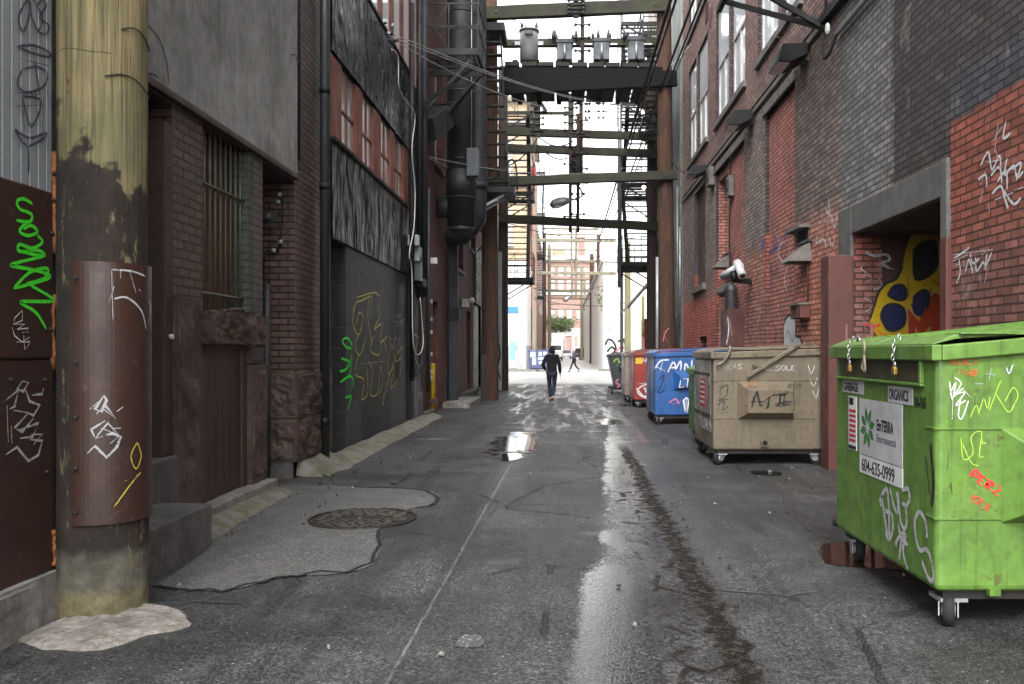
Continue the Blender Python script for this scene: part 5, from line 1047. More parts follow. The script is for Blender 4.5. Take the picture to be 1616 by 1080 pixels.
fire_escape('fire_escape','black fire escape with stacked landings on the far right wall',RX+.0,2.25,32.9,36.0,[4.95,8.0,11.1,14.2],M['black'],stairs=True)
t2=thing('steel_mast','slim grey galvanised mast beside the right fire escape','mast',(2.05,33.4,0))
p=at_y(978,420,33.4); b=MB(); b.tube([(p.x,33.4,4.0),(p.x,33.4,16)],.085,10); b.build('tube',M['galv'],t2); b=MB(); b.bar((p.x,33.4,4.1),(2.3,33.3,4.9),.06,.06); b.build('foot',M['black'],t2)
for lab,px,py,Y in (('warm lit lamp on the beige wall above the transformer platform',1018,64,31),('warm lit lamp on the right fire escape above the mossy beam',1015,177,31),('warm lit lamp between the two lower mossy beams',1016,296,31)):
    p=at_y(px,py,Y); t2=thing('wall_lamp',lab,'lamp',p,group='lit lamps by the right fire escape')
    b=MB(); b.sphere(p,.07,12,8); b.build('bulb',M['lamp_on'],t2); b=MB(); b.tube([p+Vector((0,.05,.08)),p+Vector((.1,.3,.2)),(RX,Y+1.2,p.z+.15)],.025,6); b.build('arm',M['black'],t2)
# ============================================================ poles, beams, transformers, wires
def pole(name,label,px,Y,wpx,ztop,mat,lean=0.0,group='timber poles along the alley',z0=None,arms=()):
    p=at_y(px,555,Y); r=wpx*Y/F/2; z0=gz(Y)-.1 if z0 is None else z0
    t=thing(name,label,'utility pole',(p.x,Y,max(z0,0)),group=group); b=MB(); n=20; vs=[];fs=[]; N=14
    for j in range(N+1):
        f=j/N; z=z0+(ztop-z0)*f; rr=r*(1.06-.16*f)
        for k in range(n):
            a=2*PI*k/n; q=rr*(1+.04*mnoise.noise(Vector((math.cos(a)*1.5,math.sin(a)*1.5+Y,z*.6)))); vs.append((p.x+lean*f+q*math.cos(a),Y+q*math.sin(a),z))
    for j in range(N):
        for k in range(n): fs.append((j*n+k,j*n+(k+1)%n,(j+1)*n+(k+1)%n,(j+1)*n+k))
    fs.append(tuple(N*n+k for k in range(n))); b.add(vs,fs,True); b.build('shaft',M[mat],t); return t,p,r
# near pair
t,p,r=pole('timber_pole','red brown timber pole on the left standing behind the ladder stair',773,26.4,26,12.6,'pole_rust')
b=MB(); b.box(p.x-.25,p.x-.1,26.1,26.3,.0,1.4); b.box(p.x-.06,p.x+.08,26.15,26.22,2.6,2.66); b.build('step_bolt',M['iron'],t)
t,p,r=pole('timber_pole','dark timber pole on the left with grey sheet beside it at the street corner',794,32.8,16,12.4,'pole_dark')
t,p,r=pole('timber_pole','red brown timber pole on the right against the beige building',1053.5,26.4,25,12.9,'pole_rust',lean=-.12)
strokes_px([[(1046,540),(1050,525),(1056,518)],[(1048,530),(1054,540)]],lambda x,y: at_y(x,y,26.4-r*1.1),(0,-1,0),.03,'pink_graffiti',M['s_pink'],t)
b=MB(); b.tube([(p.x-.33,26.3,.2),(p.x-.33,26.3,4.4)],.05,8); b.build('riser_pipe',M['galv'],t)
t,p,r=pole('timber_pole','dark timber pole on the right behind the black fire escape',1029,32.8,17,12.0,'pole_dark')
b=MB(); b.tube([(p.x-.38,32.5,2.05),(p.x-.38,32.5,3.6)],.055,8); b.build('yellow_marker',M['sodium'],t)
def beam(label,x0,y0,x1,y1,hpx,Y,mat='beam',dep=.22,name='timber_beam',group='mossy timber beams across the alley'):
    a,c=at_y(x0,y0,Y),at_y(x1,y1,Y); h=hpx*Y/F; t=thing(name,label,'timber beam',((a.x+c.x)/2,Y,min(a.z,c.z)-h/2),group=group)
    vs=[];fs=[]; n=16
    for i in range(n+1):
        f=i/n; p=a.lerp(c,f)
        for dy,dz in ((-dep/2,-h/2),(dep/2,-h/2),(dep/2,h/2),(-dep/2,h/2)): vs.append((p.x,Y+dy+.012*mnoise.noise(p*1.3+Vector((dy,0,dz))),p.z+dz+.018*mnoise.noise(p*1.1+Vector((0,dy*4,dz*5)))))
    for i in range(n):
        for k in range(4): fs.append((4*i+k,4*i+(k+1)%4,4*i+4+(k+1)%4,4*i+4+k))
    fs+=[(0,1,2,3),(4*n+3,4*n+2,4*n+1,4*n)]; b=MB(); b.add(vs,fs); b.build('timber',M[mat],t,bevel=.015)
    for q in (a,c):
        d=(c-a).normalized()*(.35 if q is a else -.35); b=MB(); b.disc(q+d+Vector((0,-dep/2-.02,0)),(0,-1,0),.035,.03,8); b.build('bolt',M['iron'],t)
    return t
beam('topmost beam of the alley, above the transformer platform',765,22,1052,9,20,26.1)
beam('mossy beam behind the transformers carrying insulators',793,69,1052,68,11,28.2)
beam('mossy beam with the upper short posts, first below the transformer platform',797,208,1035,216,12,32.5)
beam('mossy beam second below the transformer platform, ending at the dark right pole',796,234,1035,243,12,32.4)
beam('long mossy beam with green end sticking past the right red brown pole',765,288,1068,277,14,26.1)
beam('lowest near beam sloping down to the dark right pole',788,345,1038,358,13,32.5)
# hanging posts
def post(label,px,y0,y1,wpx,Y,mat='beam'):
    a,c=at_y(px,y0,Y),at_y(px,y1,Y); t=thing('hanging_post',label,'timber post',(c.x,Y,c.z),group='upright posts fixed to the beams'); w=wpx*Y/F
    b=MB(); b.box(a.x-w/2,a.x+w/2,Y-.07,Y+.07,c.z,a.z); b.build('timber',M[mat],t,bevel=.01)
    for k in range(5):
        z=c.z+(a.z-c.z)*(.15+.17*k); b=MB(); b.tube([(a.x-.22,Y-.1,z),(a.x+.22,Y-.1,z)],.025,6); b.sphere((a.x-.22,Y-.1,z),.055,8,5); b.sphere((a.x+.22,Y-.1,z),.055,8,5); b.build('insulator',M['iron'],t)
    return t
post('short post under the transformer platform, left of the pair of long posts',901,148,217,9,32.2)
post('long thin post left of the pair hanging to the lowest beam',900,205,367,5,32.15,'pole_dark')
post('long thin post right of the pair hanging to the lowest beam',912,180,367,5,31.9,'pole_dark')
post('thick dark post between the middle beams, part of the pair',909,237,292,14,32.3,'pole_dark')
post('tall dark post rising behind the transformers to the top',919,-20,100,6,27.6,'pole_dark')
post('dark post from platform down to the first mossy beams',917,140,290,6,32.25,'pole_dark')
post('short braced post at left under the transformer platform',848,158,216,10,32.2)
post('stub hanging from the topmost beam',909,-10,28,8,25.9)
t=thing('brace_frame','small timber cross piece with two slanting braces under the platform','brace',at_y(866,178,32.2))
b=MB(); b.bar(at_y(848,179,32.2),at_y(904,179,32.2),.1,.1); b.build('cross_piece',M['beam'],t)
b=MB(); b.bar(at_y(832,150,32.1),at_y(846,170,32.1),.12,.12); b.bar(at_y(845,150,32.1),at_y(862,176,32.1),.12,.12); b.build('brace',M['pole_dark'],t)
# transformer platform
t=thing('transformer_platform','heavy black timber platform across the alley carrying four transformers','platform',(0,27.6,9.5))
YP=26.15
b=MB(); b.bar(at_y(790,138,YP),at_y(1068,124,YP),.2,.46); b.build('front_girder',M['soot'],t,bevel=.01)
zt=zy(101,27); 
b=MB(); b.bar(at_y(793,133,29.5),at_y(1045,123,29.5),.2,.44); b.build('rear_girder',M['soot'],t,bevel=.01)
xa,xb=at_y(797,0,YP).x,at_y(1035,0,YP).x
n=9
for k in range(n):
    x0=xa+(xb-xa)*k/n; x1=xa+(xb-xa)*(k+1)/n-.05-.03*(k%3==0); z=zy(103,YP)-.005*k; b=MB(); b.box(x0,x1,YP-.1,29.8,z-.05,z+.08); b.build('deck_plank',M['deck'],t,bevel=.01)
b=MB()
for k in range(7): x=xa+.3+(xb-xa-.6)*k/6; b.box(x-.08,x+.08,YP+.12,29.4,zt-.6,zt-.12)
b.build('joist',M['soot'],t)
b=MB(); zj=zy(116,YP); b.box(xa-.1,xb+.2,YP-.07,YP+.07,zj-.2,zj+.17); b.build('edge_board',M['soot'],t)
def transformer(px,w,ytop,kind,label,Y=27.0):
    p=at_y(px,98,Y); r=w*Y/F/2; zb=p.z-.02; ztp=zy(ytop,Y); t=thing('transformer',label,'transformer',(p.x,Y,zb),group='transformers on the platform')
    if kind=='round':
        b=MB(); b.tube([(p.x,Y,zb),(p.x,Y,ztp)],r,28); b.build('tank',M['greysteel'],t)
        b=MB(); b.tube([(p.x,Y,ztp),(p.x,Y,ztp+.05)],r+.03,28); b.build('lid',M['greysteel'],t)
        for dx in (-.22,.22):
            b=MB(); b.tube([(p.x+dx,Y,ztp+.05),(p.x+dx,Y,ztp+.1),(p.x+dx*1.05,Y,ztp+.18),(p.x+dx*1.05,Y,ztp+.28)],[.05,.045,.05,.03],10); b.build('bushing',M['iron'],t)
        b=MB(); b.box(p.x-.12,p.x+.12,Y-r-.06,Y-r+.04,ztp-.18,ztp-.06); b.build('bracket',M['greysteel'],t)
        b=MB(); b.box(p.x-r-.16,p.x-r+.02,Y-.05,Y+.05,ztp-.42,ztp-.3); b.box(p.x+r-.02,p.x+r+.16,Y-.05,Y+.05,ztp-.42,ztp-.3); b.build('terminal',M['galv'],t)
    else:
        b=MB(); b.box(p.x-r,p.x+r,Y-.3,Y+.3,zb,ztp-.12); b.build('tank',M['bluegrey'],t,bevel=.02)
        b=MB(); b.box(p.x-r-.03,p.x+r+.03,Y-.33,Y+.33,ztp-.12,ztp); b.build('lid',M['bluegrey'],t,bevel=.01)
        b=MB(); b.tube([(p.x,Y-.335,zb+.02),(p.x,Y-.335,ztp-.2)],.04,8); b.build('front_pipe',M['galv'],t)
        for dx in (-.9,.9): b=MB(); b.tube([(p.x+dx*r,Y,ztp),(p.x+dx*r*1.2,Y,ztp+.14),(p.x+dx*r*1.2,Y,ztp+.24)],[.05,.055,.03],8); b.build('bushing',M['iron'],t)
    return t
transformer(835,29,51,'round','tall round pale grey transformer with two bushings, leftmost on the platform')
transformer(891,24,67,'box','blue grey box transformer next to the round one')
transformer(949,25,65,'box','blue grey box transformer in the middle right of the platform')
transformer(1003,24,63,'box','blue grey box transformer at the right end of the platform')
t=thing('insulator_rack','row of small dark insulators along the mossy beam behind the transformers','insulators',at_y(880,66,28))
for px in (873,876,909,944,960,985): 
    p=at_y(px,62,28.0); b=MB(); b.tube([p,p+Vector((0,0,.12)),p+Vector((0,0,.2)),p+Vector((0,0,.3))],[.05,.06,.04,.02],8); b.build('insulator',M['iron'],t)
b=MB(); 
for a in (848,900,930,965,1020): b.bar(at_y(a-9,70,28.0),at_y(a+9,70,28.0),.05,.05)
b.build('bar',M['galv'],t)
t=thing('line_insulators','four thin lines with strings of dark insulators under the platform','insulators',at_y(950,170,32))
for py in (153,164,176,186):
    b=MB(); b.tube([at_y(922,py,32),at_y(1030,py+2,33)],.012,5); 
    for px in (924,930,945,952): b.sphere(at_y(px,py,32),.055,8,6,(.8,1,1))
    b.build('line',M['rubber'],t)
# cobra head street lamp hanging from the beams
t=thing('street_lamp','grey cobra head street lamp hanging over the middle of the alley','street lamp',at_y(888,322,30))
b=MB(); q=[at_y(869,326,30),at_y(874,322,30),at_y(882,319,30),at_y(892,317.5,30),at_y(901,316,30)]; b.tube(q,[.09,.15,.17,.15,.06],14); b.build('lamp_head',M['galv'],t)
b=MB(); b.tube([at_y(871,327.5,30),at_y(880,325,30),at_y(890,322,30)],[.06,.1,.07],12); b.build('lens',M['glass_pale'],t)
b=MB(); b.tube(spline([at_y(900,316,30),at_y(912,313,30),at_y(919,308,31),at_y(915,296,32)],4),.03,8); b.build('arm',M['darkmetal'],t)
# cables along the alley
def cable(label,pts,r,mat='rubber',sag=.0,group=None,cat='cable'):
    P=[Vector(p) for p in pts]; out=[]
    for a,c in zip(P,P[1:]):
        for k in range(12): f=k/12; q=a.lerp(c,f); q.z-=sag*4*f*(1-f); out.append(q)
    out.append(P[-1]); b=MB(); b.tube(out,r,6); o=b.build('cable',M[mat]); return tag(o,label,cat,group)
g='thick black cables running along the right of the alley'
for lab,k,X,r in (('thick black cable nearest the alley middle on the right',.303,2.45,.045),('thick black cable beside the one nearest the middle',.318,2.5,.03),('black cable crossing in front of the right red brown pole',.368,2.95,.032),('black cable closest to the right brick wall',.39,3.2,.026),('thin black cable just beside the closest one to the wall',.40,3.28,.014)):
    z=CH+X/k; cable(lab,[(X,8,z+.1),(X,26,z),(X,60,z-.3)],r,sag=.05,group=g)
p0=at_x(612,55,LX+.1); g='white wires from the black cladding to the right poles'
for lab,a,e,s in (('upper white wire strung from the black cladding across the alley',(612,50),(1012,166),.35),('middle white wire strung from the black cladding',(612,56),(1003,168),.30),('lowest white wire strung from the black cladding to the fire escape',(614,60),(1000,164),.75)):
    cable(lab,[at_x(a[0],a[1],LX+.08),at_y(e[0],e[1],32)],.010,'galv',sag=s,group=g,cat='wire')
t=thing('wire_clamp','cluster of pale wire clamps on the black cladding','clamp',p0)
for k in range(6): b=MB(); q=p0+Vector((random.uniform(0,.12),random.uniform(-.3,.3),random.uniform(-.15,.15))); b.tube([q,q+Vector((.04,random.uniform(-.15,.15),random.uniform(-.1,.1)))],.03,6); b.build('clamp',M['galv' if k%2 else 'iron'],t)
g='white wires strung from the left brick wall'
for lab,a,m,e in (('upper of the two thin white wires by the black duct',(678,248),(760,257),(1000,262)),('lower of the two thin white wires by the black duct',(678,250),(735,262),(830,270))):
    cable(lab,[at_x(a[0],a[1],LX+.1),at_y(e[0],e[1],31)],.009,'galv',sag=.35,group=g,cat='wire')
for lab,a,e,s in (('slack dark wire looping under the second mossy beam',(800,262),(850,216),.2),('dark wire sagging from braced post to the centre post',(848,214),(905,222),.3),('dark wire looping below the middle beams',(860,240),(897,249),.15)):
    cable(lab,[at_y(*a,32),at_y(*e,32)],.025,'rubber',sag=s,group='slack dark wires under the mossy beams',cat='wire')
cable('dark wire from the right pole to the small floodlight',[at_y(1058,251,26.3),at_x(1104,268,RX-.2)],.016,'rubber',sag=.25,cat='wire')
cable('pale wire looping from the platform to the right wall',[at_y(1028,105,26.2),at_y(1042,107,27),at_x(1090,70,RX)],.018,'white',sag=.2,cat='wire')

rw=random.Random(5); g='thin dark wires strung between the far beams'
for lab,a,ya,e,yb,r,sg in (('thin dark wire slanting from the topmost beam to the dark right pole',(800,26),26,(1030,120),32.6,.014,.2),('thin dark wire from the round transformer down to the first mossy beam',(842,88),27,(880,208),32.3,.014,.15),('thin dark wire from the middle transformer down to the long posts',(950,96),27,(914,212),32,.014,.2),
  ('thin dark wire crossing low in front of the street lamp',(800,300),32.5,(1020,262),32.5,.012,.3),('thin dark wire under the lowest near beam',(800,352),32.7,(1030,372),33,.014,.35),('thin dark wire running down the alley left of the lamp',(848,230),32,(868,440),88,.016,.5),('thin dark wire running down the alley right of the lamp',(930,200),32,(905,430),88,.016,.5),
  ('thin dark wire from the left balcony to the right fire escape',(846,400),36,(985,392),35,.014,.35),('thin dark wire across the street above the walkers',(842,470),61,(990,478),62,.02,.4),('second thin dark wire across the street above the walkers',(842,455),61,(988,440),62,.02,.5)):
    cable(lab,[at_y(*a,ya),at_y(*e,yb)],r,'rubber',sag=sg,group=g,cat='wire')
fire_escape('fire_escape','narrow black fire escape clinging to the left brick wall behind the ladder stair',LX,-2.42,27.6,30.6,[5.9,8.9,11.6],M['black'],stairs=True)
fire_escape('fire_escape','black fire escape high on the beige wall above the transformer platform',RX+.0,2.75,29.6,31.8,[9.6,12.6],M['black'],stairs=True)
# ============================================================ dumpsters
G_BIN='dumpsters along the right wall'
def caster(t,x,y,zb,r=.09,turn=0.3,brakes=True):
    b=MB(); d=Vector((math.sin(turn),math.cos(turn),0)); s=Vector((d.y,-d.x,0)); c=Vector((x,y,r))-d*.04
    b.tube([c-s*.03,c-s*.026,c+s*.026,c+s*.03],[r*.86,r,r,r*.86],20); w=b.build('wheel',M['rubber'],t)
    b=MB(); b.tube([c-s*.036,c+s*.036],r*.42,12); b.build('hub',M['galv'],w)
    b=MB(); top=Vector((x,y,zb))
    for k in (-1,1): b.add([c+s*.045*k-d*.03-Vector((0,0,.03)),c+s*.045*k+d*.03-Vector((0,0,.03)),top+s*.045*k+d*.06-Vector((0,0,.01)),top+s*.045*k-d*.06-Vector((0,0,.01)),
        c+s*.051*k-d*.03-Vector((0,0,.03)),c+s*.051*k+d*.03-Vector((0,0,.03)),top+s*.051*k+d*.06-Vector((0,0,.01)),top+s*.051*k-d*.06-Vector((0,0,.01))],[(0,1,2,3),(4,7,6,5),(0,4,5,1),(1,5,6,2),(2,6,7,3),(3,7,4,0)])
    b.box(x-.075,x+.075,y-.075,y+.075,zb-.022,zb-.002); b.build('caster_fork',M['galv' if brakes else 'darkmetal'],t)
def frustum(mb,u0,u1,z0,z1,base,out,mu,mz0,mz1,axis='y'):
    P=lambda u,z,w:(u,w,z) if axis=='y' else (w,u,z)
    v=[P(u0,z0,base),P(u1,z0,base),P(u1,z1,base),P(u0,z1,base),P(u0+mu,z0+mz0,out),P(u1-mu*.3,z0+mz0,out),P(u1-mu*.3,z1-mz1,out),P(u0+mu,z1-mz1,out)]
    mb.add(v,[(4,5,6,7),(0,1,5,4),(1,2,6,5),(2,3,7,6),(3,0,4,7),(0,3,2,1)])
def dumpster(label,X0,Yn,L,D,zf,zb_top,mat,zb=.19,taper=.0,lid='metal',pocket=None,rz=0.0,rim=.075,lidmat=None,group=G_BIN,weld=(.9,.46),name='dumpster',front_slope=0.0):
    t=thing(name,label,'dumpster',(X0+D/2,Yn+L/2,0),0,group)
    X1=X0+D; m=M[mat]; yf=Yn+L
    prof=[(X0+taper,zb),(X0+front_slope,zf),(X1,zb_top),(X1-taper*.3,zb)]
    b=MB(); b.prism(prof,'y',Yn,yf); b.build('body',m,t,bevel=.035,seg=3)
    r=MB(); z=lambda x: zf+(zb_top-zf)*(x-X0)/D
    fx=X0+front_slope
    r.add([(fx-.035,Yn-.035,zf-rim),(fx+.02,Yn-.035,zf-rim),(fx+.02,yf+.035,zf-rim),(fx-.035,yf+.035,zf-rim),(fx-.035,Yn-.035,zf+.012),(fx+.02,Yn-.035,zf+.012),(fx+.02,yf+.035,zf+.012),(fx-.035,yf+.035,zf+.012)],[(0,3,2,1),(4,5,6,7),(0,1,5,4),(1,2,6,5),(2,3,7,6),(3,0,4,7)])
    for ya,yb in ((Yn-.033,Yn+.02),(yf-.02,yf+.033)):
        a=[(fx+.022,zf-rim),(X1+.02,zb_top-rim),(X1+.02,zb_top+.01),(fx+.022,zf+.01)]; r.prism(a,'y',ya,yb)
    r.build('rim',m,t,bevel=.008)
    lm=lidmat or m; off=.018
    for k in range(2):
        ya=Yn-.02+(L+.04)*k/2+(.006 if k else 0); yb=Yn-.02+(L+.04)*(k+1)/2-(.006 if not k else 0)
        a=[(fx-.02,zf+.018),(fx+.1,zf+.05+off),(fx+.35*D,z(fx+.35*D)+.03+off),(X1+.02,zb_top+.055),(X1+.02,zb_top+.025),(fx+.35*D,z(fx+.35*D)+.005+off),(fx+.1,zf+.025+off),(fx-.02,zf+.013)]
        b=MB(); b.prism(a,'y',ya,yb); l=b.build('lid',lm,t,bevel=.006)
        b=MB(); 
        for f in (.25,.75):
            y=ya+(yb-ya)*f; a=[(fx+.15,zf+.058+off),(fx+.35*D,z(fx+.35*D)+.04+off),(X1-.1,zb_top+.07),(X1-.1,zb_top+.05),(fx+.35*D,z(fx+.35*D)+.03+off),(fx+.15,zf+.05+off)]; b.prism(a,'y',y-.03,y+.03)
        b.build('lid_rib',lm,l)
    if pocket:
        u0,u1,z0,z1=pocket
        for ya,yo in ((Yn,Yn-.14),(yf,yf+.14)):
            b=MB(); frustum(b,u0,u1,z0,z1,ya+(.01 if yo<ya else -.01),yo,.13,.10,.12); b.build('fork_pocket',m,t,bevel=.006)
    if weld:
        b=MB()
        for wz in weld: b.bar((X0+.3*D*0-.002,Yn-.003,wz),(X1,Yn-.003,wz),.010,.007); b.bar((X0+taper*.5-.003,Yn,wz),(X0+taper*.5-.003,Yn+.12,wz),.010,.007)
        b.build('weld_bead',m,t)
    b=MB(); b.box(X0+.06,X1-.06,Yn+.05,Yn+.16,zb-.05,zb+.02); b.build('skid',M['iron'],t); b=MB(); b.box(X0+.06,X1-.06,yf-.16,yf-.05,zb-.05,zb+.02); b.build('skid',M['iron'],t)
    for x in (X0+.12,X1-.14):
        for y in (Yn+.12,yf-.12): caster(t,x,y,zb-.05 if False else zb-.045,.088,random.uniform(-.9,.9))
    b=MB(); b.tube([(X1+.03,Yn,zb_top+.03),(X1+.03,yf,zb_top+.03)],.02,8); b.build('hinge_rod',M['iron'],t)
    return t
# ---- bright green dumpster at the near right
X0,Yn=2.0,4.60
t=dumpster('bright green dumpster with signs and chained lids at the near right',X0,Yn,1.70,1.5,1.525,1.66,'bin_green',zb=.205,pocket=(2.34,3.3,.57,1.10),weld=(1.085,.60))
pf=lambda x,y: at_x(x,y,X0); NF=(-1,0,0); UX=(0,-1,0); UZ=(0,0,1)
def sticker(name,y_far,y_near,z0,z1,mat,parent,off=.004):
    b=MB(); b.box(X0-off,X0+.001,y_near,y_far,z0,z1); return b.build(name,mat,parent)
b=MB(); b.box(X0-.003,X0+.002,4.80,6.2,1.325,1.445); b.build('stained_mouth',M['bin_grime'],t)
b=MB(); b.box(X0-.028,X0+.0,4.74,6.22,1.305,1.322); b.box(X0-.028,X0+.0,4.74,4.765,1.323,1.447); b.build('mouth_lip',M['bin_green'],t,bevel=.004)
s=sticker('garbage_sign',6.12,5.71,1.212,1.302,M['sticker'],t); flat_text('GARBAGE',.083,(X0-.005,6.10,1.226),UX,UZ,M['ink'],'lettering',s,sx=.80,bold=.002)
s=sticker('organics_sign',5.27,4.90,1.19,1.292,M['sticker'],t); flat_text('ORGANICS',.09,(X0-.005,5.255,1.21),UX,UZ,M['ink'],'lettering',s,sx=.66,bold=.0015)
flat_text('04-365',.083,(X0-.0015,4.875,1.185),UX,UZ,M['ink'],'lettering',t,sx=.66,bold=.003)
s=sticker('company_sign',5.78,5.05,.815,1.185,M['sticker'],t)
flat_text('EmTERRA',.098,(X0-.005,5.46,1.0),UX,UZ,M['ink'],'lettering',s,sx=.66,bold=.002); flat_text('Environmental',.072,(X0-.005,5.46,.925),UX,UZ,M['bluegrey'],'lettering',s,sx=.76)
b=MB(); b2=MB(); c=Vector((X0-.005,5.625,1.0))
for k in range(8):
    a=2*PI*k/8+.2; d=Vector((0,-math.cos(a),math.sin(a))); n=Vector((0,-math.sin(a)*-1,0)); n=Vector((0,-math.cos(a+PI/2),math.sin(a+PI/2)))
    P=[c+d*.028+n*.006,c+d*.075+n*.034,c+d*.105+n*.028,c+d*.145+n*.004,c+d*.10-n*.010,c+d*.06-n*.006]; b.add([Vector((p.x,c.y+(p.y-c.y)*.95,p.z)) for p in P],[tuple(range(6))])
    P=[c+d*.028-n*.004,c+d*.06-n*.008,c+d*.10-n*.012,c+d*.142+n*.002,c+d*.09-n*.02,c+d*.05-n*.014]; b2.add(P,[tuple(range(6))])
b.build('leaf_emblem',M['leafgreen'],s,recalc=False); b2.build('leaf_emblem_shade',M['darkgreen'],s,recalc=False)
s=sticker('phone_sign',5.775,5.045,.69,.808,M['sticker_white'],t); flat_text('604-635-0999',.118,(X0-.005,5.735,.707),UX,UZ,M['ink'],'lettering',s,sx=.86,bold=.001)
s=sticker('notice_sticker',6.0,5.84,.82,1.19,M['sticker_white'],t)
b=MB()
for k in range(7): b.box(X0-.005,X0-.0035,5.855,5.985,.875+k*.034,.895+k*.034)
b.build('notice_lines',M['redink'],s); b=MB(); b.box(X0-.005,X0-.0035,5.845,5.995,.825,.85); b.build('notice_bar',M['ink'],s); b=MB(); b.box(X0-.005,X0-.0035,5.9,5.985,1.13,1.18); b.build('notice_bar',M['ink'],s)
strokes_px([[(1392,780),(1396,810),(1404,850),(1402,778),(1396,776),(1390,790),(1392,800)],[(1396,806),(1408,812),(1410,835),(1404,852),(1398,840)],[(1405,770),(1412,800),(1418,808),(1416,775)],[(1418,776),(1422,820),(1428,835),(1432,825),(1430,800),(1424,795)],[(1424,774),(1434,772),(1436,790),(1430,800)],[(1418,828),(1424,850),(1434,860)],[(1428,840),(1418,850),(1414,862)],[(1420,885),(1424,850),(1430,845),(1426,870),(1434,900)],[(1464,850),(1462,825),(1452,808),(1445,822),(1446,845),(1452,868),(1464,868),(1472,890),(1474,915),(1466,912),(1456,885)]],pf,NF,.026,'silver_graffiti',M['s_silver'],t)
pn=lambda x,y: at_y(x,y,Yn); NN=(0,-1,0)
def side_tag(text,px,py,size,w,mat,slant=.15,rot=0.0,parent=None,proj=pn,asp=.7,name='graffiti'):
    o=proj(px,py); b=MB(); ux=Vector((math.cos(rot),0,math.sin(rot))); uy=Vector((-math.sin(rot),0,math.cos(rot))); tag_text(b,text,o,ux,uy,NN,size,w,asp,.2,slant); return b.build(name,mat,parent,recalc=False)
side_tag('ROCK',1498,576,.034,.007,M['s_rust'],.3,.0,t,asp=1.0,name='rust_graffiti'); side_tag('HWB',1513,592,.03,.007,M['s_rust'],.3,-.03,t,asp=.9,name='rust_graffiti')
strokes_px([[(1498,602),(1502,630),(1508,604),(1500,618)],[(1506,596),(1516,606),(1504,626),(1520,612)],[(1510,622),(1522,620),(1508,640),(1524,632)],[(1516,628),(1512,655),(1518,660),(1528,632)],[(1504,610),(1502,662)],[(1520,615),(1532,628)]],pn,NN,.0062,'white_graffiti',M['s_white'],t)
strokes_px([[(1530,660),(1540,640),(1545,655)],[(1545,650),(1552,630),(1558,645),(1562,625)],[(1560,650),(1575,610),(1580,600)],[(1570,620),(1590,650),(1600,640)],[(1585,635),(1598,612),(1606,625),(1596,645)]],pn,NN,.0055,'yellow_graffiti',M['s_lime'],t)
strokes_px([[(1516,690),(1520,725),(1535,715),(1532,690),(1548,682),(1545,720),(1552,720)],[(1548,682),(1550,700),(1556,698)],[(1518,700),(1532,730),(1544,735)]],pn,NN,.0055,'yellow_graffiti',M['s_lime'],t)
strokes_px([[(1560,600),(1564,580)],[(1556,590),(1570,592)],[(1588,580),(1592,590),(1598,575)],[(1538,606),(1552,606)]],pn,NN,.006,'grey_graffiti',M['s_paleblue'],t)
side_tag('PERZ',1530,752,.046,.014,M['s_red'],.1,-.62,t,asp=.85,name='red_graffiti'); side_tag('KFA',1530,790,.042,.014,M['s_red'],.1,-.62,t,asp=.75,name='red_graffiti')
for q_ in ([(1497,715),(1495,740)],[(1500,760),(1502,780)],[(1538,625),(1538,640)]): strokes_px([q_],pn,NN,.008,'scrape',M['s_char'],t,False)
strokes_px([[(1469,700),(1474,760),(1471,800)],[(1462,720),(1468,780)]],pf,NF,.03,'black_graffiti',M['s_char'],t)
b=MB(); p=pn(1568,930); b.box(p.x-.03,p.x+.03,Yn-.02,Yn+.02,.19,.225); b.build('drain_lug',M['bin_green'],t)
b=MB(); p=pn(1510,535); b.box(p.x,p.x+.30,Yn-.05,Yn+.12,1.592,1.60); b.build('lid_handle',M['bin_green'],t,bevel=.004)
def link(mb,c,ax,up,l=.018,w=.010,r=.0038):
    c=Vector(c); ax=Vector(ax).normalized(); up=Vector(up).normalized()
    pts=[]
    for k in range(13):
        a=2*PI*k/12; pts.append(c+up*math.cos(a)*l+ax*math.sin(a)*w)
    mb.tube(pts,r,5,cap=False)
def chain_lock(label,px,Y_,n,lock=True,extra=None):
    x=X0-.052; z=1.585; p=Vector((x,Y_,z)); t2=thing('chain_padlock',label,'padlock',(x,Y_,z-.03*n),group='chains and padlocks on the green lid')
    b=MB()
    for k in range(n): link(b,(x+(.03 if k==0 else 0)-.002*k,Y_+random.uniform(-.006,.006),z-.03*k),(0,1,0) if k%2 else (1,.3,0),(0,random.uniform(-.2,.2),1))
    b.build('chain',M['chrome'],t2)
    zz=z-.03*n-.01
    if lock:
        b=MB(); b.tube([(x,Y_-.014,zz-.02),(x,Y_-.014,zz),(x,Y_-.008,zz+.014),(x,Y_+.008,zz+.014),(x,Y_+.014,zz),(x,Y_+.014,zz-.02)],.004,6); b.build('shackle',M['chrome'],t2)
        b=MB(); b.box(x-.011,x+.011,Y_-.022,Y_+.022,zz-.06,zz-.018); b.build('lock_body',M['brass'],t2,bevel=.003)
chain_lock('brass padlock on a zinc chain at the far corner of the green lid',1338,yx(1341,X0-.05),5); chain_lock('brass padlock on a zinc chain near the middle of the green lid',1415,yx(1412,X0-.05),5)
t2=thing('rope_loop','frayed tan rope loop hanging between the two padlocks','rope',(X0-.05,5.55,1.4)); b=MB(); y=yx(1362,X0-.05); b.tube(spline([(X0-.045,y,1.57),(X0-.05,y-.03,1.52),(X0-.045,y,1.46),(X0-.05,y+.02,1.40),(X0-.045,y-.02,1.37),(X0-.05,y-.03,1.43),(X0-.045,y,1.50)],5),.008,6); b.build('cord',M['pole_grey'],t2)
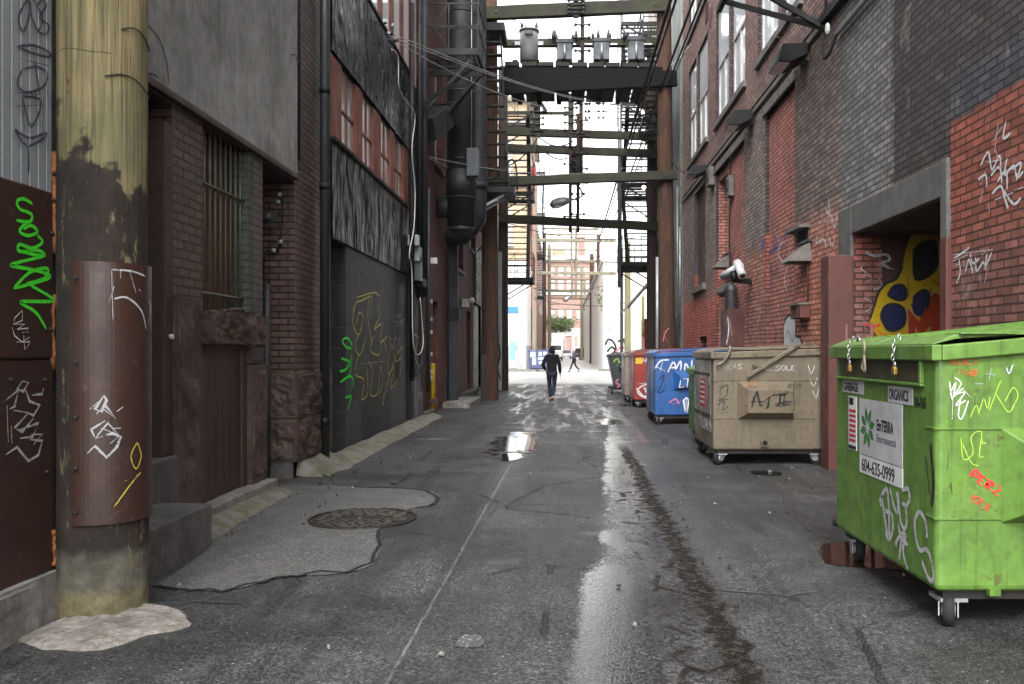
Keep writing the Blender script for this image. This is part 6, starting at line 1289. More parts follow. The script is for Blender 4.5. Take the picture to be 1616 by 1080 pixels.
b=MB(); b.tube([(X0-.04,yx(1362,X0),1.57),(X0-.04,yx(1362,X0)-.03,1.60),(X0-.04,yx(1362,X0)-.06,1.57)],.008,6); b.build('hook',M['chrome'],t2)
for lab,px,py0,py1 in (('red stake leaning behind the far corner of the green dumpster',1336,512,545),('red stake in the loading doorway behind the green dumpster',1376,510,545)):
    Y=7.4; t2=thing('red_stake',lab,'stake',at_y(px,py1,Y),group='red stakes by the loading door'); a=at_y(px,py0,Y); b=MB(); b.tube([(a.x,Y,0),(a.x,Y,a.z)],.016,8); b.build('rod',M['redpaint'],t2); b=MB(); b.disc((a.x,Y,0),(0,0,1),.12,.03,12); b.build('foot',M['iron'],t2)
# ---- brown dumpster
X0b,Yb=1.96,11.25
t=dumpster('tan brown dumpster with a diagonal lock bar and big black tag',X0b,Yb,1.55,1.50,1.48,1.53,'bin_brown',zb=.2,pocket=(2.27,3.02,.60,1.12),weld=(.62,1.12))
pn=lambda x,y: at_y(x,y,Yb); pp_=lambda x,y: at_y(x,y,Yb-.142)
b=MB(); b.bar((2.40,Yb-.05,1.17),(3.02,Yb-.06,1.56),.045,.03,up=(0,1,0)); b.bar((3.02,Yb-.06,1.56),(3.3,Yb+.15,1.60),.045,.03); b.bar((2.47,Yb-.06,1.34),(2.62,Yb-.05,1.28),.04,.03,up=(0,1,0)); lb=b.build('lock_bar',M['bin_brown'],t,bevel=.004)
b=MB(); b.tube(spline([(2.0,Yb-.05,1.32),(2.08,Yb-.06,1.36),(2.16,Yb-.06,1.48),(2.18,Yb-.03,1.57)],4),.02,8); b.build('bent_bar',M['bin_brown'],t)
b=MB(); c=pn(1206,699); b.tube([c,c+Vector((0,-.05,0))],.05,16); dr=b.build('drain_pipe',M['bin_brown'],t); b=MB(); b.tube([c+Vector((0,-.045,0)),c+Vector((0,-.052,0))],.035,14); b.build('drain_hole',M['blackvoid'],dr)
b=MB(); b.box(X0b-.012,X0b+.0,Yb+.12,Yb+1.5,.42,1.38); pl_=b.build('steel_plate',M['bin_steel'],t,bevel=.005); b=MB(); b.box(X0b-.016,X0b-.011,Yb+.12,Yb+1.5,.60,.66); b.box(X0b-.016,X0b-.011,Yb+.12,Yb+1.5,1.17,1.21); b.build('dark_band',M['bin_grime'],pl_)
b=MB(); b.box(X0b-.016,X0b-.011,Yb+.55,Yb+1.0,.74,1.12); b.build('red_panel',M['redink'],pl_)
b=MB()
for k in range(5): b.box(X0b-.018,X0b-.0155,Yb+.6,Yb+.95,.78+k*.07,.81+k*.07)
b.build('panel_lines',M['sticker_white'],pl_)
strokes_px([[(1186,645),(1190,628),(1194,618),(1200,640),(1204,640)],[(1184,634),(1206,634)],[(1208,632),(1222,622)],[(1214,626),(1212,642),(1208,646)],[(1220,624),(1240,622),(1232,624),(1230,638),(1224,642)],[(1238,624),(1236,640),(1244,638)],[(1222,638),(1248,634)]],pp_,NN,.030,'black_graffiti',M['s_char'],t,False)
side_tag('*',1238,625,.09,.014,M['s_char'],0,0,t,pp_,name='black_graffiti'); side_tag('CREW',1228,642,.055,.009,M['s_char'],.2,.12,t,pp_,1.1,name='black_graffiti')
strokes_px([[(1136,615),(1148,608),(1146,625),(1134,632),(1150,630)],[(1132,640),(1144,634),(1140,648),(1150,640)],[(1136,652),(1150,650)],[(1138,606),(1134,650)]],pn,NN,.010,'black_graffiti',M['s_char'],t)
side_tag('NAKAS',1131,583,.062,.0065,M['s_thin'],.1,0,t,pn,.9,name='pale_graffiti'); side_tag('RESQUE',1206,585,.066,.0065,M['s_thin'],.1,0,t,pn,.9,name='pale_graffiti')
strokes_px([[(1275,575),(1280,590),(1286,576)],[(1278,598),(1284,610),(1290,596)],[(1282,616),(1288,628),(1292,610)],[(1290,575),(1296,590)]],pn,NN,.008,'pale_graffiti',M['s_thin'],t)
side_tag('JEN',1176,609,.05,.008,M['s_rust'],.2,0,t,pp_,1,name='rust_graffiti'); side_tag('ROS',1244,612,.05,.008,M['s_char'],.2,0,t,pp_,1,name='black_graffiti')
# ---- lime, blue, red, grey, black
t=dumpster('lime green low dumpster squeezed between the brown and the blue dumpsters',2.12,13.75,.8,1.2,1.2,1.25,'bin_lime',weld=None)
X0c,Yc_=1.85,17.5
t=dumpster('bright blue dumpster with white scrawls beside the brown dumpster',X0c,Yc_,1.7,1.5,1.46,1.52,'bin_blue',pocket=(2.23,3.1,.70,1.12),weld=(.72,1.12))
pn=lambda x,y: at_y(x,y,Yc_)
strokes_px([[(1034,582),(1042,570),(1056,568)],[(1046,568),(1042,586)],[(1034,578),(1050,586)],[(1054,588),(1062,572),(1066,580),(1056,580)],[(1066,584),(1074,570),(1074,584),(1068,590)],[(1080,588),(1082,574),(1090,586),(1092,568)],[(1072,590),(1090,592)]],pn,NN,.028,'white_graffiti',M['s_white'],t)
strokes_px([[(1074,600),(1072,612),(1080,610)],[(1078,598),(1086,598),(1084,612)]],lambda x,y: at_y(x,y,Yc_-.142),NN,.03,'white_graffiti',M['s_white'],t,False)
strokes_px([[(1081,650),(1079,632),(1083,628),(1087,632),(1084,652)],[(1082,648),(1083,632)]],pn,NN,.04,'white_graffiti',M['s_white'],t,False); strokes_px([[(1040,600),(1048,592),(1044,606),(1038,620),(1050,616)],[(1042,626),(1050,608)],[(1056,600),(1060,610)]],pn,NN,.018,'black_graffiti',M['s_navy'],t); strokes_px([[(1056,636),(1066,630),(1072,638)],[(1060,640),(1074,634)]],pn,NN,.03,'pink_graffiti',M['s_pink'],t)
X0d,Yd=1.87,22.9
t=dumpster('red dumpster with a yellow sticker and big white swirl',X0d,Yd,1.6,1.3,1.46,1.52,'bin_red',pocket=(2.2,2.95,.7,1.15)); pn=lambda x,y: at_y(x,y,Yd)
b=MB(); q=pn(1003,565); b.box(q.x,q.x+.18,Yd-.006,Yd,q.z-.16,q.z); b.build('yellow_sticker',M['yellow'],t); side_tag('WM',1008,573,.12,.03,M['s_white'],.1,0,t,pn,name='white_graffiti')
strokes_px([[(1022,606),(1012,610),(1006,618),(1014,626),(1024,622),(1016,612),(1026,630)],[(1004,612),(1018,628),(1028,626)],[(1008,606),(1028,604)]],pn,NN,.03,'white_graffiti',M['s_white'],t)
t=dumpster('drab grey brown dumpster half hidden behind the red one',1.80,25.35,1.4,1.05,1.44,1.5,'bin_grey',weld=(.5,)); pn=lambda x,y: at_y(x,y,25.35)
Ye=30.4
t=dumpster('black dumpster with tapered side and drooping lid, farthest in the row',1.58,Ye,1.5,1.35,1.36,1.52,'bin_black',taper=.26,pocket=(1.95,2.6,.75,1.1),rim=.05,weld=None); pn=lambda x,y: at_y(x,y,Ye)
strokes_px([[(968,572),(974,566),(978,574)],[(972,578),(982,570)]],pn,NN,.05,'green_graffiti',M['s_lime'],t); strokes_px([[(976,598),(972,604),(978,608),(974,612)]],pn,NN,.05,'pink_graffiti',M['s_pink'],t)
b=MB(); b.quad((2.0,Ye-.144,.92),(2.45,Ye-.144,.92),(2.45,Ye-.144,1.02),(2.0,Ye-.144,1.02)); b.build('pale_plate',M['corr'],t)
# far blue dumpster beyond the street
z0=gz(60.6)
Xf=-2.5; t=dumpster('dark blue far dumpster painted with pale squares beyond the cross street',Xf,60.6,1.4,1.62,1.45,1.5,'bin_navy',zb=.2,group=G_BIN,pocket=None); t.location.z=z0; pn=lambda x,y: at_y(x,y,60.6)
for (x0,x1,ya,yb) in ((850,855,552,560),(857,863,552,559),(837,845,551,562),(849,862,562,566),(840,846,563,574),(850,857,568,573)):
    b=MB(); p=pn(x0,yb); q=pn(x1,ya); b.box(p.x,q.x,60.59,60.6,p.z-z0+0*z0,q.z-z0); b.build('pale_paint',M['s_paleblue'],t)
# ============================================================ people
def skin_mesh(name, J, E, R, mat, parent=None, sub=2, root=None, loc=None, rz=0.0):
    names=list(J); idx={n:i for i,n in enumerate(names)}
    me=bpy.data.meshes.new(name); me.from_pydata([J[n] for n in names],[(idx[a],idx[b]) for a,b in E],[]); o=bpy.data.objects.new(name,me); COL.objects.link(o)
    me.materials.append(mat); m=o.modifiers.new('skin','SKIN'); m.use_smooth_shade=True
    sv=me.skin_vertices[0].data
    for n in names: r=R[n]; sv[idx[n]].radius=r if isinstance(r,tuple) else (r,r); sv[idx[n]].use_root=(n==(root or names[0]))
    s=o.modifiers.new('sub','SUBSURF'); s.levels=s.render_levels=sub
    if parent is not None: o.parent=parent
    if loc is not None: o.location=loc; o.rotation_euler.z=rz
    return o
def person(label, loc, rz, P, mats, hood=False, hairless=False):
    J={}; E=[]; R={}
    def add(n,p,r,prev=None):
        J[n]=Vector(p); R[n]=r
        if prev: E.append((prev,n))
    add('pelvis',P['pelvis'],(.13,.095)); add('spine',P['spine'],(.115,.09),'pelvis'); add('chest',P['chest'],(.15,.10),'spine'); add('neck',P['neck'],.052,'chest')
    add('jaw',P['jaw'],(.062,.072),'neck'); add('head',P['head'],(.076,.092),'jaw'); add('crown',P['crown'],(.052,.062),'head')
    if 'nose' in P: add('nose',P['nose'],.016,'head')
    for s in 'LR':
        add('sh'+s,P['sh'+s],.058,'chest'); add('el'+s,P['el'+s],.043,'sh'+s); add('wr'+s,P['wr'+s],.028,'el'+s); d=(P['wr'+s]-P['el'+s]).normalized(); side=Vector((0,1,0)) if abs(d.y)<.8 else Vector((1,0,0))
        add('palm'+s,P['wr'+s]+d*.06,(.022,.036),'wr'+s)
        fw=Vector((0,1,0)); 
        for k,(off,ln) in enumerate(((-.027,.055),(-.009,.072),(.009,.078),(.027,.07))):
            b0=P['wr'+s]+d*.085+fw*off; add(f'f{s}{k}a',b0,.009,'palm'+s); add(f'f{s}{k}b',b0+d*ln*.6+fw*.004,.0085,f'f{s}{k}a'); add(f'f{s}{k}c',b0+d*ln+Vector((-.014 if s=='R' else .014,.004,0)),.007,f'f{s}{k}b')
        add(f't{s}a',P['wr'+s]+d*.03+fw*.04,.011,'palm'+s); add(f't{s}b',P['wr'+s]+d*.075+fw*.055,.009,f't{s}a')
        add('hip'+s,P['hip'+s],.085,'pelvis'); add('kn'+s,P['kn'+s],.055,'hip'+s); add('an'+s,P['an'+s],.036,'kn'+s); add('toe'+s,P['an'+s].lerp(P['toe'+s],.6),.015,'an'+s)
    body=skin_mesh('person',J,E,R,M['skin'],None,2,'pelvis',loc,rz); tag(body,label,'person',group=None)
    # jacket
    up=.018; Q={};RQ={};EQ=[]
    def aq(n,p,r,prev=None):
        Q[n]=Vector(p); RQ[n]=r
        if prev: EQ.append((prev,n))
    aq('chest',P['chest'],(.178,.128)); aq('spine',P['spine'],(.158,.12),'chest'); aq('pelvis',P['pelvis'],(.162,.122),'spine'); aq('hem',P['pelvis']+Vector((0,0,-.10)),(.165,.125),'pelvis'); aq('collar',P['neck'],.075,'chest')
    for s in 'LR':
        aq('sh'+s,P['sh'+s],.077,'chest'); aq('el'+s,P['el'+s],.062,'sh'+s); aq('wr'+s,P['wr'+s],.047,'el'+s)
    skin_mesh('jacket',Q,EQ,RQ,mats['jacket'],body,2,'chest')
    # trousers
    Q={};RQ={};EQ=[]; aq('pelvis',P['pelvis'],(.14,.105))
    for s in 'LR':
        aq('hip'+s,P['hip'+s],.096,'pelvis'); aq('th'+s,P['hip'+s].lerp(P['kn'+s],.5),.079,'hip'+s); aq('kn'+s,P['kn'+s],.064,'th'+s); aq('ca'+s,P['kn'+s].lerp(P['an'+s],.35),.062,'kn'+s); aq('an'+s,P['an'+s]+Vector((0,0,.03)),.05,'ca'+s)
    skin_mesh('trousers',Q,EQ,RQ,mats['trousers'],body,2,'pelvis')
    for s in 'LR':
        a,c=P['an'+s],P['toe'+s]; d=(c-a); d.z=0; d=d.normalized() if d.length>1e-4 else Vector((0,1,0))
        hl=a+Vector((0,0,-.05))-d*.045
        o=skin_mesh('shoe',{'h':hl,'m':hl.lerp(c,.55)+Vector((0,0,.015)),'t':c},[('h','m'),('m','t')],{'h':.042,'m':.046,'t':.036},mats['shoe'],body,2,'h')
    if hood:
        q=P['head']; o=skin_mesh('hood',{'a':P['neck']+Vector((0,-.02,.0)),'b':P['jaw']+Vector((0,-.02,.01)),'c':P['head']+Vector((0,-.02,.01)),'d':P['crown']+Vector((0,-.015,.02))},[('a','b'),('b','c'),('c','d')],{'a':(.10,.10),'b':(.096,.108),'c':(.10,.115),'d':(.062,.075)},mats['jacket'],body,2,'a')
    else:
        b=MB(); b.sphere(P['head']+Vector((.015,0,.035)),.1,14,10,(.98,.86,.95)); b.build('hair',mats['hair'],body,local=True)
    return body
V=Vector
P1=dict(pelvis=V((0,0,.90)),spine=V((0,.01,1.06)),chest=V((0,.01,1.27)),neck=V((0,.02,1.42)),jaw=V((0,.04,1.475)),head=V((0,.045,1.55)),crown=V((0,.035,1.63)),nose=V((0,.15,1.53)),
 shL=V((-.165,0,1.345)),elL=V((-.275,-.05,1.10)),wrL=V((-.185,.09,.95)),shR=V((.165,0,1.345)),elR=V((.225,-.03,1.09)),wrR=V((.245,.06,.85)),
 hipL=V((-.085,.01,.84)),knL=V((-.07,.10,.46)),anL=V((-.045,.05,.09)),toeL=V((-.05,.20,.035)),hipR=V((.085,0,.84)),knR=V((.065,.04,.46)),anR=V((.02,-.20,.14)),toeR=V((.02,-.09,.05)))
p=at_g(871,634.5); person('person in black hooded jacket and dark jeans walking away down the alley',(p.x,p.y,0),0,P1,dict(jacket=M['cloth_black'],trousers=M['denim'],shoe=M['shoe']),hood=True)
P2=dict(pelvis=V((0,0,.92)),spine=V((-.02,0,1.09)),chest=V((-.03,0,1.30)),neck=V((-.04,0,1.45)),jaw=V((-.06,0,1.515)),head=V((-.06,0,1.59)),crown=V((-.045,0,1.67)),nose=V((-.15,0,1.575)),
 shL=V((-.03,.17,1.38)),elL=V((.12,.2,1.13)),wrL=V((.08,.2,.90)),shR=V((-.03,-.17,1.38)),elR=V((-.06,-.22,1.12)),wrR=V((-.2,-.2,.93)),
 hipL=V((0,.085,.86)),knL=V((-.16,.08,.50)),anL=V((-.30,.07,.10)),toeL=V((-.43,.07,.04)),hipR=V((0,-.085,.86)),knR=V((.08,-.08,.47)),anR=V((.34,-.07,.15)),toeR=V((.24,-.07,.04)))
Y=58.5; person('person with pale pink hair in a dark grey coat crossing the street',((906-VX)*Y/F,Y,gz(Y)),0,P2,dict(jacket=M['cloth_grey'],trousers=M['cloth_black'],shoe=M['shoe'],hair=flat('pale pink hair',(.6,.35,.36),.8)),hood=False)
# ============================================================ beyond the cross street
def facade(t,X0,X1,Y,z0,z1,depth,mat,rows=(),nm='wall'):
    b=MB(); b.box(X0,X1,Y,Y+depth,z0,z1); return b.build(nm,M[mat],t)
# left corner building: white below, ochre brick above
t=thing('corner_building','far corner building, white below and ochre brick above, at the left of the street','building',(-10,66,0)); XL=-2.78
facade(t,-34,XL,63,0,1.95,20,'far_grey','','base'); facade(t,-34,XL+.02,62.98,1.95,8.0,20,'far_white','','painted_wall'); facade(t,-34,XL,63,8.0,20,20,'ochre','','brick_wall')
for z,h,o in ((7.9,.25,.1),(13.6,.3,.15),(18.2,.35,.2),(19.9,.6,.45)): b=MB(); b.box(-34,XL+o,63-o,83+o,z,z+h); b.build('cornice',M['far_white' if z<9 else 'beige'],t)
for k in range(4):
    for z in (9.4,14.6):
        x=XL-1.0-k*2.4; b=MB(); b.box(x-1.1,x,62.9,62.99,z,z+2.6); w=b.build('window',M['glass_dirty'],t); b=MB(); b.box(x-1.2,x+.1,62.82,62.89,z+1.25,z+1.35); b.box(x-1.2,x+.1,62.8,62.97,z-.15,z-.01); b.build('sash',M['white'],w)
b=MB(); b.box(-3.95,-3.5,62.9,62.97,.3,4.2); d=b.build('gate',M['glass_pale'],t); b=MB()
for k in range(5): x=-3.93+k*.1; b.bar((x,62.88,1.6),(x,62.88,3.6),.025,.025)
b.build('gate_bars',M['iron'],d)
b=MB(); b.box(-4.1,-3.35,62.86,62.96,4.35,4.8); b.build('blue_sign',flat('blue sign',(.05,.2,.55),.5),t)
b=MB(); b.box(-4.0,-3.55,62.86,62.9,.9,2.2); b.build('blue_poster',flat('pale blue poster',(.2,.45,.6),.5),t)
# red stair tower and dark brick building behind
t=thing('red_stair_tower','bright red metal stair cladding on the far left building side','stair tower',(-2.6,76,0))
b=MB()
for k in range(7): b.box(-2.74+.0,-2.36,72+k*.5,72.4+k*.5,5.2,17)
b.build('cladding',M['red_metal'],t); b=MB(); b.box(-2.76,-2.4,71.8,75.8,2.6,5.1); b.build('dark_box',M['pole_rust'],t); b=MB(); b.box(-2.76,-2.44,71.9,75.7,.1,2.55); b.build('lower_cladding',M['redframe'],t)
fire_escape('fire_escape','rusty dark fire escape on the far left building beside the red cladding',-2.77,-1.75,76.5,80,[6.5,10.2,13.9,17.6],M['iron'],stairs=True,group='far fire escapes')
t=thing('dark_brick_building','far dark red brick building along the left of the far alley','building',(-8,110,0)); facade(t,-24,-2.85,83.6,0,14,55,'far_red')
b=MB(); b.box(-2.86,-2.7,83.6,139,13.7,14.3); b.build('cornice',M['beige'],t)
b=MB()
for k in range(8): b.box(-2.9,-2.83,88+k*6,90+k*6,6,9)
b.build('windows',M['glass_dirty'],t)
# right block
t=thing('white_building','low white painted building at the far right of the street with graffiti','building',(8,66,0)); facade(t,2.95,34,64,0,8.2,70,'far_white'); b=MB(); b.box(2.85,34,63.9,134,8.2,8.6); b.build('coping',M['far_grey'],t)
pw=lambda x,y: at_y(x,y,63.99)
strokes_px([[(958,512),(963,508),(966,516),(962,522),(958,518)]],pw,NN,.35,'purple_graffiti',M['s_paleblue'],t)
for m,lines in (('s_char',[[(955,545),(960,536),(968,540),(972,552),(964,560)],[(975,540),(984,536),(988,550)],[(958,556),(966,548),(976,560)]]),('s_pink',[[(972,556),(980,548),(990,552)]]),('s_blue',[[(956,552),(962,544)],[(984,556),(996,552)]])): strokes_px(lines,pw,NN,.16,'street_graffiti',M[m],t)
# end of the far alley
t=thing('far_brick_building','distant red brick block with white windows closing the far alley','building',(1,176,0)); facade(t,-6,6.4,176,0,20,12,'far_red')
for z,h in ((19.9,1.2),(13.2,.7)): b=MB(); b.box(-6.3,6.7,175.5,176.3,z,z+h); b.build('cornice',M['far_white'],t)
for z in (8.2,14.3,17.0):
    for k in range(6):
        x=-4.6+k*1.75; b=MB(); b.box(x,x+.95,175.85,175.99,z,z+1.9); b.build('window',M['far_white' if (k+int(z))%3 else 'glass_dirty'],t)
b=MB(); b.box(-2.5,.5,180,184,20,23); b.build('roof_house',M['ochre'],t); b=MB(); b.tube([(-3.2,178,21),(-3.2,178,24)],.9,16); b.build('roof_tank',M['far_white'],t); b=MB(); b.tube([(.9,178,21),(.9,178,24)],.8,16); b.build('roof_tank',M['far_white'],t); b=MB(); b.box(2.9,4.4,178,180,21,25.5); b.build('roof_sign',M['far_red'],t)
t=thing('pale_tower','pale distant tower block rising far behind the alley','building',(-30,290,0)); facade(t,-40,-12,290,0,34,14,'far_white'); b=MB()
for k in range(8): b.box(-39,-13,289.8,289.99,4+k*3.8,5.6+k*3.8)
b.build('window_band',M['glass_pale'],t)
t=thing('far_garage','low pale garage with a dark opening in the far alley','garage',(1.0,150,0)); z=gz(150); b=MB(); b.box(-1.2,.35,150,158,z,5.2); b.box(1.3,3.8,150,158,z,5.6); b.box(.35,1.3,150,158,4.2,5.2); b.build('wall',M['far_grey'],t); b=MB(); b.box(-.9,.2,149.9,149.98,z,3.6); b.build('opening',M['glass_dirty'],t); b=MB(); b.box(1.9,2.4,149.9,149.98,2.6,4.2); b.build('orange_window',M['ochre'],t)
# far poles and beams
GF='far timber poles beyond the street'
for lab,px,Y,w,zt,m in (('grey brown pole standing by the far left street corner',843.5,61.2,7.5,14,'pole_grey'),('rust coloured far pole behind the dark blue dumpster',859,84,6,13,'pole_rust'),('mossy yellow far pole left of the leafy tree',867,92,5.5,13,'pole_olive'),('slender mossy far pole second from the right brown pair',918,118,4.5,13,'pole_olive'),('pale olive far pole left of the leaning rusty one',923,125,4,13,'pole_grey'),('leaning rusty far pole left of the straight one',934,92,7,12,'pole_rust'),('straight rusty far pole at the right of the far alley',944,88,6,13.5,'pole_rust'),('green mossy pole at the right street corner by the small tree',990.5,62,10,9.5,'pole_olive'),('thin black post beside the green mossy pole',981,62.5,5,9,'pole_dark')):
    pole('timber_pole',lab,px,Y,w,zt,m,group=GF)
GB='far pale beams beyond the street'
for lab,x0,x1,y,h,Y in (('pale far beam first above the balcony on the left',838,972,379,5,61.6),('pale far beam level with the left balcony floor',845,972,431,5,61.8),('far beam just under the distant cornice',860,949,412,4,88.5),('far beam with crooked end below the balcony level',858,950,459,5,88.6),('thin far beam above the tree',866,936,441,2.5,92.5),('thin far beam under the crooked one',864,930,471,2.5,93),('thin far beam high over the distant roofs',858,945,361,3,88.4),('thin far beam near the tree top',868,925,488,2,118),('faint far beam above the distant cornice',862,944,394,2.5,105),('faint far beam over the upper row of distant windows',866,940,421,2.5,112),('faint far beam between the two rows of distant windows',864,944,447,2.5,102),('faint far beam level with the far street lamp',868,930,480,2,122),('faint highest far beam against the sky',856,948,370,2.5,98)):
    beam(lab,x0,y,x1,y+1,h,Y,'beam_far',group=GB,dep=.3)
t=thing('hanging_post','pair of thin far posts hanging between the pale beams','timber post',at_y(900,400,88.3)); 
for px in (902,909): b=MB(); a=at_y(px,360,88.3); c=at_y(px,470,88.3); b.box(a.x-.12,a.x+.12,88.2,88.4,c.z,a.z); b.build('timber',M['pole_grey'],t)
t=thing('street_lamp','small far street lamp under the crooked far beam','street lamp',at_y(895,472,88)); b=MB(); b.tube([at_y(889,475,88),at_y(893,473,88),at_y(900,468,88)],[.15,.28,.1],10); b.build('lamp_head',M['galv'],t); b=MB(); b.tube([at_y(900,468,88),at_y(903,462,88.3)],.06,6); b.build('arm',M['galv'],t)
# trees
def tree(label,base,h,crown_c,crown_r,n,mat,leaf=.16,tr=.14,seed=1):
    rnd=random.Random(seed); t=thing('leafy_tree',label,'tree',base); b=MB(); c=Vector(crown_c)
    b.tube([Vector(base),Vector(base).lerp(c,.5)+Vector((.1,0,0)),c],[tr,tr*.75,tr*.35],8)
    tips=[]
    for k in range(16):
        a=rnd.uniform(0,2*PI); e=rnd.uniform(-.3,1.1); d=Vector((math.cos(a)*math.cos(e)*crown_r[0],math.sin(a)*math.cos(e)*crown_r[1],math.sin(e)*crown_r[2]))*rnd.uniform(.6,1.0); tips.append(c+d); b.tube([c-Vector((0,0,crown_r[2]*.4)),c+d*.5+Vector((0,0,.1)),c+d],[tr*.4,tr*.22,tr*.08],5)
    b.build('trunk',M['bark'],t); b=MB()
    for i in range(n):
        tp=rnd.choice(tips); q=tp+Vector((rnd.gauss(0,1)*crown_r[0],rnd.gauss(0,1)*crown_r[1],rnd.gauss(0,1)*crown_r[2]))*.24
        u=Vector((rnd.gauss(0,1),rnd.gauss(0,1),rnd.gauss(0,1))).normalized(); v=u.cross(Vector((rnd.gauss(0,1),rnd.gauss(0,1),rnd.gauss(0,1)))).normalized(); l=leaf*rnd.uniform(.6,1.4)
        b.add([q-u*l,q+v*l*.5,q+u*l,q-v*l*.5],[(0,1,2,3)])
    b.build('crown',M[mat],t,recalc=False); return t
tree('green bushy tree over the white truck in the far alley',(-1.3,126,gz(126)),6,(-.55,126,5.0),(2.1,1.8,1.5),3000,'leaf',.15,.16,3)
tree('small pale leafed street tree behind the black post on the right',(5.1,66,gz(66)),7,(4.3,66,5.6),(1.5,1.4,1.25),1100,'leaf_pale',.13,.09,5)
# vehicles
def car(label,loc,rz,mat,kind='car',cat='car'):
    t=thing('parked_'+('truck' if kind=='truck' else 'car'),label,cat,loc,rz); L=4.4; W=1.78
    if kind=='truck':
        b=MB(); b.box(-1.1,1.1,-2.2,3.2,.75,3.75); b.build('cargo_box',M[mat],t,bevel=.05,local=True); b=MB(); b.prism([(-2.25,.5),(-4.0,.5),(-4.05,1.3),(-3.5,2.3),(-2.25,2.4)],'x',-1,1); b.build('cab',M[mat],t,bevel=.06,local=True)
        b=MB(); b.box(-.85,.85,-4.02,-3.7,1.45,2.05); b.build('windscreen',M['glass_dark'],t,local=True); wy_=(-3.2,2.0); wr=.42; W=2.0
        b=MB(); b.box(-.95,.95,-2.2,3.1,.5,.74); b.build('chassis',M['iron'],t,local=True); hy=-4.07; hz=.9
    else:
        tall=.25 if kind=='suv' else 0
        b=MB(); b.prism([(-2.15,.35),(-2.2,.62),(-2.05,.82),(-1.15,.93),(1.75,.95),(2.15,.85),(2.2,.5),(2.1,.32)],'x',-W/2,W/2); b.build('body',M[mat],t,bevel=.08,seg=3,local=True)
        b=MB(); b.prism([(-1.15,.92),(-.45,1.38+tall),(.9,1.42+tall),(1.7+tall,.94)],'x',-W/2+.1,W/2-.1); b.build('cabin',M['glass_dark'],t,bevel=.05,local=True)
        b=MB(); b.prism([(-.42,1.385+tall),(-.4,1.42+tall),(.88,1.46+tall),(.92,1.42+tall)],'x',-W/2+.12,W/2-.12); b.build('roof',M[mat],t,bevel=.02,local=True); wy_=(-1.35,1.35); wr=.32; hy=-2.2; hz=.68
    for y in wy_:
        for x in (-W/2+.1,W/2-.1):
            b=MB(); b.tube([(x-.1,y,wr),(x+.1,y,wr)],wr,20); w=b.build('wheel',M['rubber'],t,local=True); b=MB(); b.tube([(x-.11,y,wr),(x+.11,y,wr)],wr*.55,12); b.build('rim',M['galv'],w,local=True)
    for x in (-.62,.62): b=MB(); b.sphere((x,hy+.06,hz),.13,10,6,(1.3,.5,.7)); b.build('headlight',M['glass_pale'],t,local=True)
    b=MB(); b.box(-.26,.26,hy-.02,hy+.04,.42,.54); b.build('number_plate',M['white'],t,local=True)
    return t
car('white box truck parked under the green tree in the far alley',(-1.2,118,gz(118)),0,'carpaint_white','truck','truck')
car('silver car parked beyond the white truck in the far alley',(.25,138,gz(138)),0,'carpaint_silver','car','car'); car('dark car parked at the right of the far alley behind the walker',(2.75,128,gz(128)),.25,'carpaint_dark','suv','car'); car('white car parked on the cross street behind the black post',(5.6,62.9,gz(62)),PI/2,'carpaint_white','car','car')
# pavements of the street
for lab,x0,x1,y0,y1 in (('raised pavement at the far left street corner',-34,-1.9,59.8,63),('raised pavement at the far right street corner',2.6,34,61.2,64)):
    b=MB(); b.box(x0,x1,y0,y1,-.05,gz(61)+.13); o=b.build('pavement',M['concrete'],None,bevel=.03); tag(o,lab,kind='structure')
HAZE=.00025
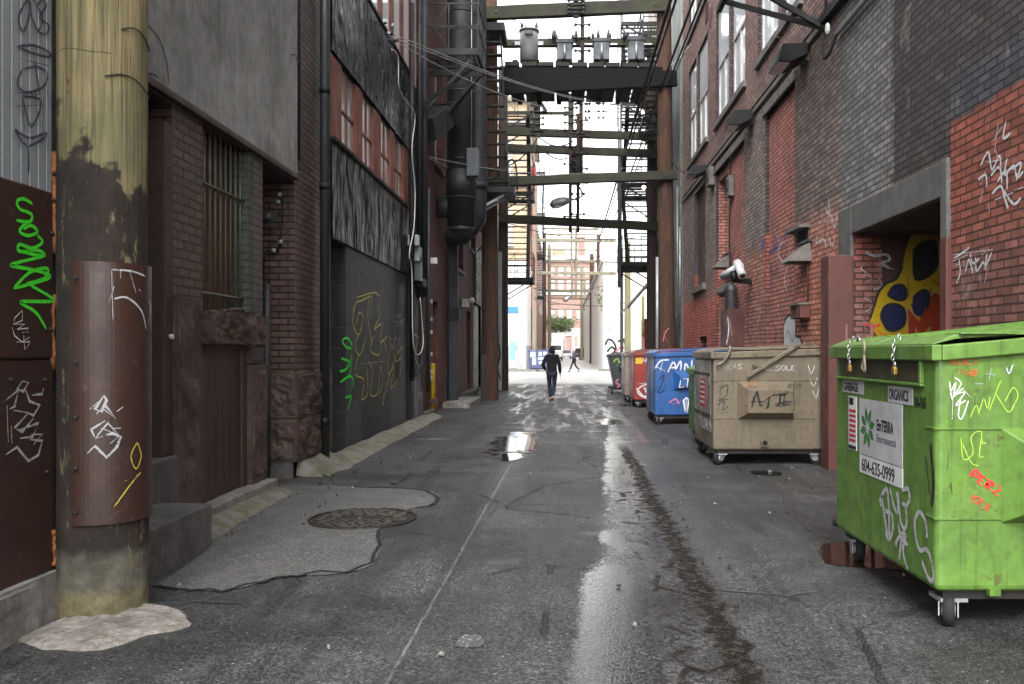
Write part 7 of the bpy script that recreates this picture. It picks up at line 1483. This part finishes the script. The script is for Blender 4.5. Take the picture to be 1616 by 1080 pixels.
# ============================================================ light and camera
w=bpy.data.worlds.new('World'); SC.world=w; w.use_nodes=True; nt=w.node_tree; bg=nt.nodes['Background']
sk=nt.nodes.new('ShaderNodeTexSky'); sk.sky_type='NISHITA'; sk.sun_disc=False; SE,SA=math.radians(48),math.radians(186); sk.sun_elevation=SE; sk.sun_rotation=SA; sk.air_density=1.0; sk.dust_density=3.0; sk.ozone_density=1.0
hs=nt.nodes.new('ShaderNodeHueSaturation'); hs.inputs['Saturation'].default_value=.10; nt.links.new(sk.outputs[0],hs.inputs['Color']); nt.links.new(hs.outputs[0],bg.inputs['Color']); bg.inputs['Strength'].default_value=.15
l=bpy.data.lights.new('sun','SUN'); l.energy=.5; l.angle=math.radians(25); l.color=(1,.98,.955); o=bpy.data.objects.new('sun',l); COL.objects.link(o)
d=Vector((math.sin(SA)*math.cos(SE),math.cos(SA)*math.cos(SE),math.sin(SE))); o.rotation_euler=d.to_track_quat('Z','Y').to_euler(); o.location=(0,0,40)
c=bpy.data.cameras.new('camera'); co=bpy.data.objects.new('camera',c); COL.objects.link(co); co.location=(0,0,CH); co.rotation_euler=(PI/2,0,0)
c.sensor_width=36; c.lens=36*F/1616; c.shift_x=-(VX-808)/1616; c.shift_y=(VY-540)/1616; c.clip_start=.05; c.clip_end=5000; SC.camera=co
SC.view_settings.view_transform='Standard'; SC.view_settings.look='None'; SC.view_settings.gamma=1; SC.view_settings.exposure=EXPO if 'EXPO' in globals() else 2.2
SC.cycles.use_denoising=True; SC.cycles.max_bounces=8; SC.cycles.diffuse_bounces=4; SC.cycles.glossy_bounces=4; SC.cycles.sample_clamp_indirect=6; SC.cycles.caustics_reflective=False; SC.cycles.caustics_refractive=False
SC.cycles.transparent_max_bounces=12

# thin haze volume added so the far alley washes out as in glare
t=NT('washout haze'); v=t.n('ShaderNodeVolumePrincipled'); v.inputs['Color'].default_value=(.96,.97,1,1); v.inputs['Density'].default_value=HAZE; v.inputs['Anisotropy'].default_value=.2
for lk in list(t.t.links): t.t.links.remove(lk)
t.t.nodes.remove(t.b); t.l(v.outputs[0],t.out.inputs['Volume'])
b=MB(); b.box(-60,60,-14,215,-1.2,42); o=b.build('haze',t.m); tag(o,'thin haze added to wash out the far alley',kind='stuff')
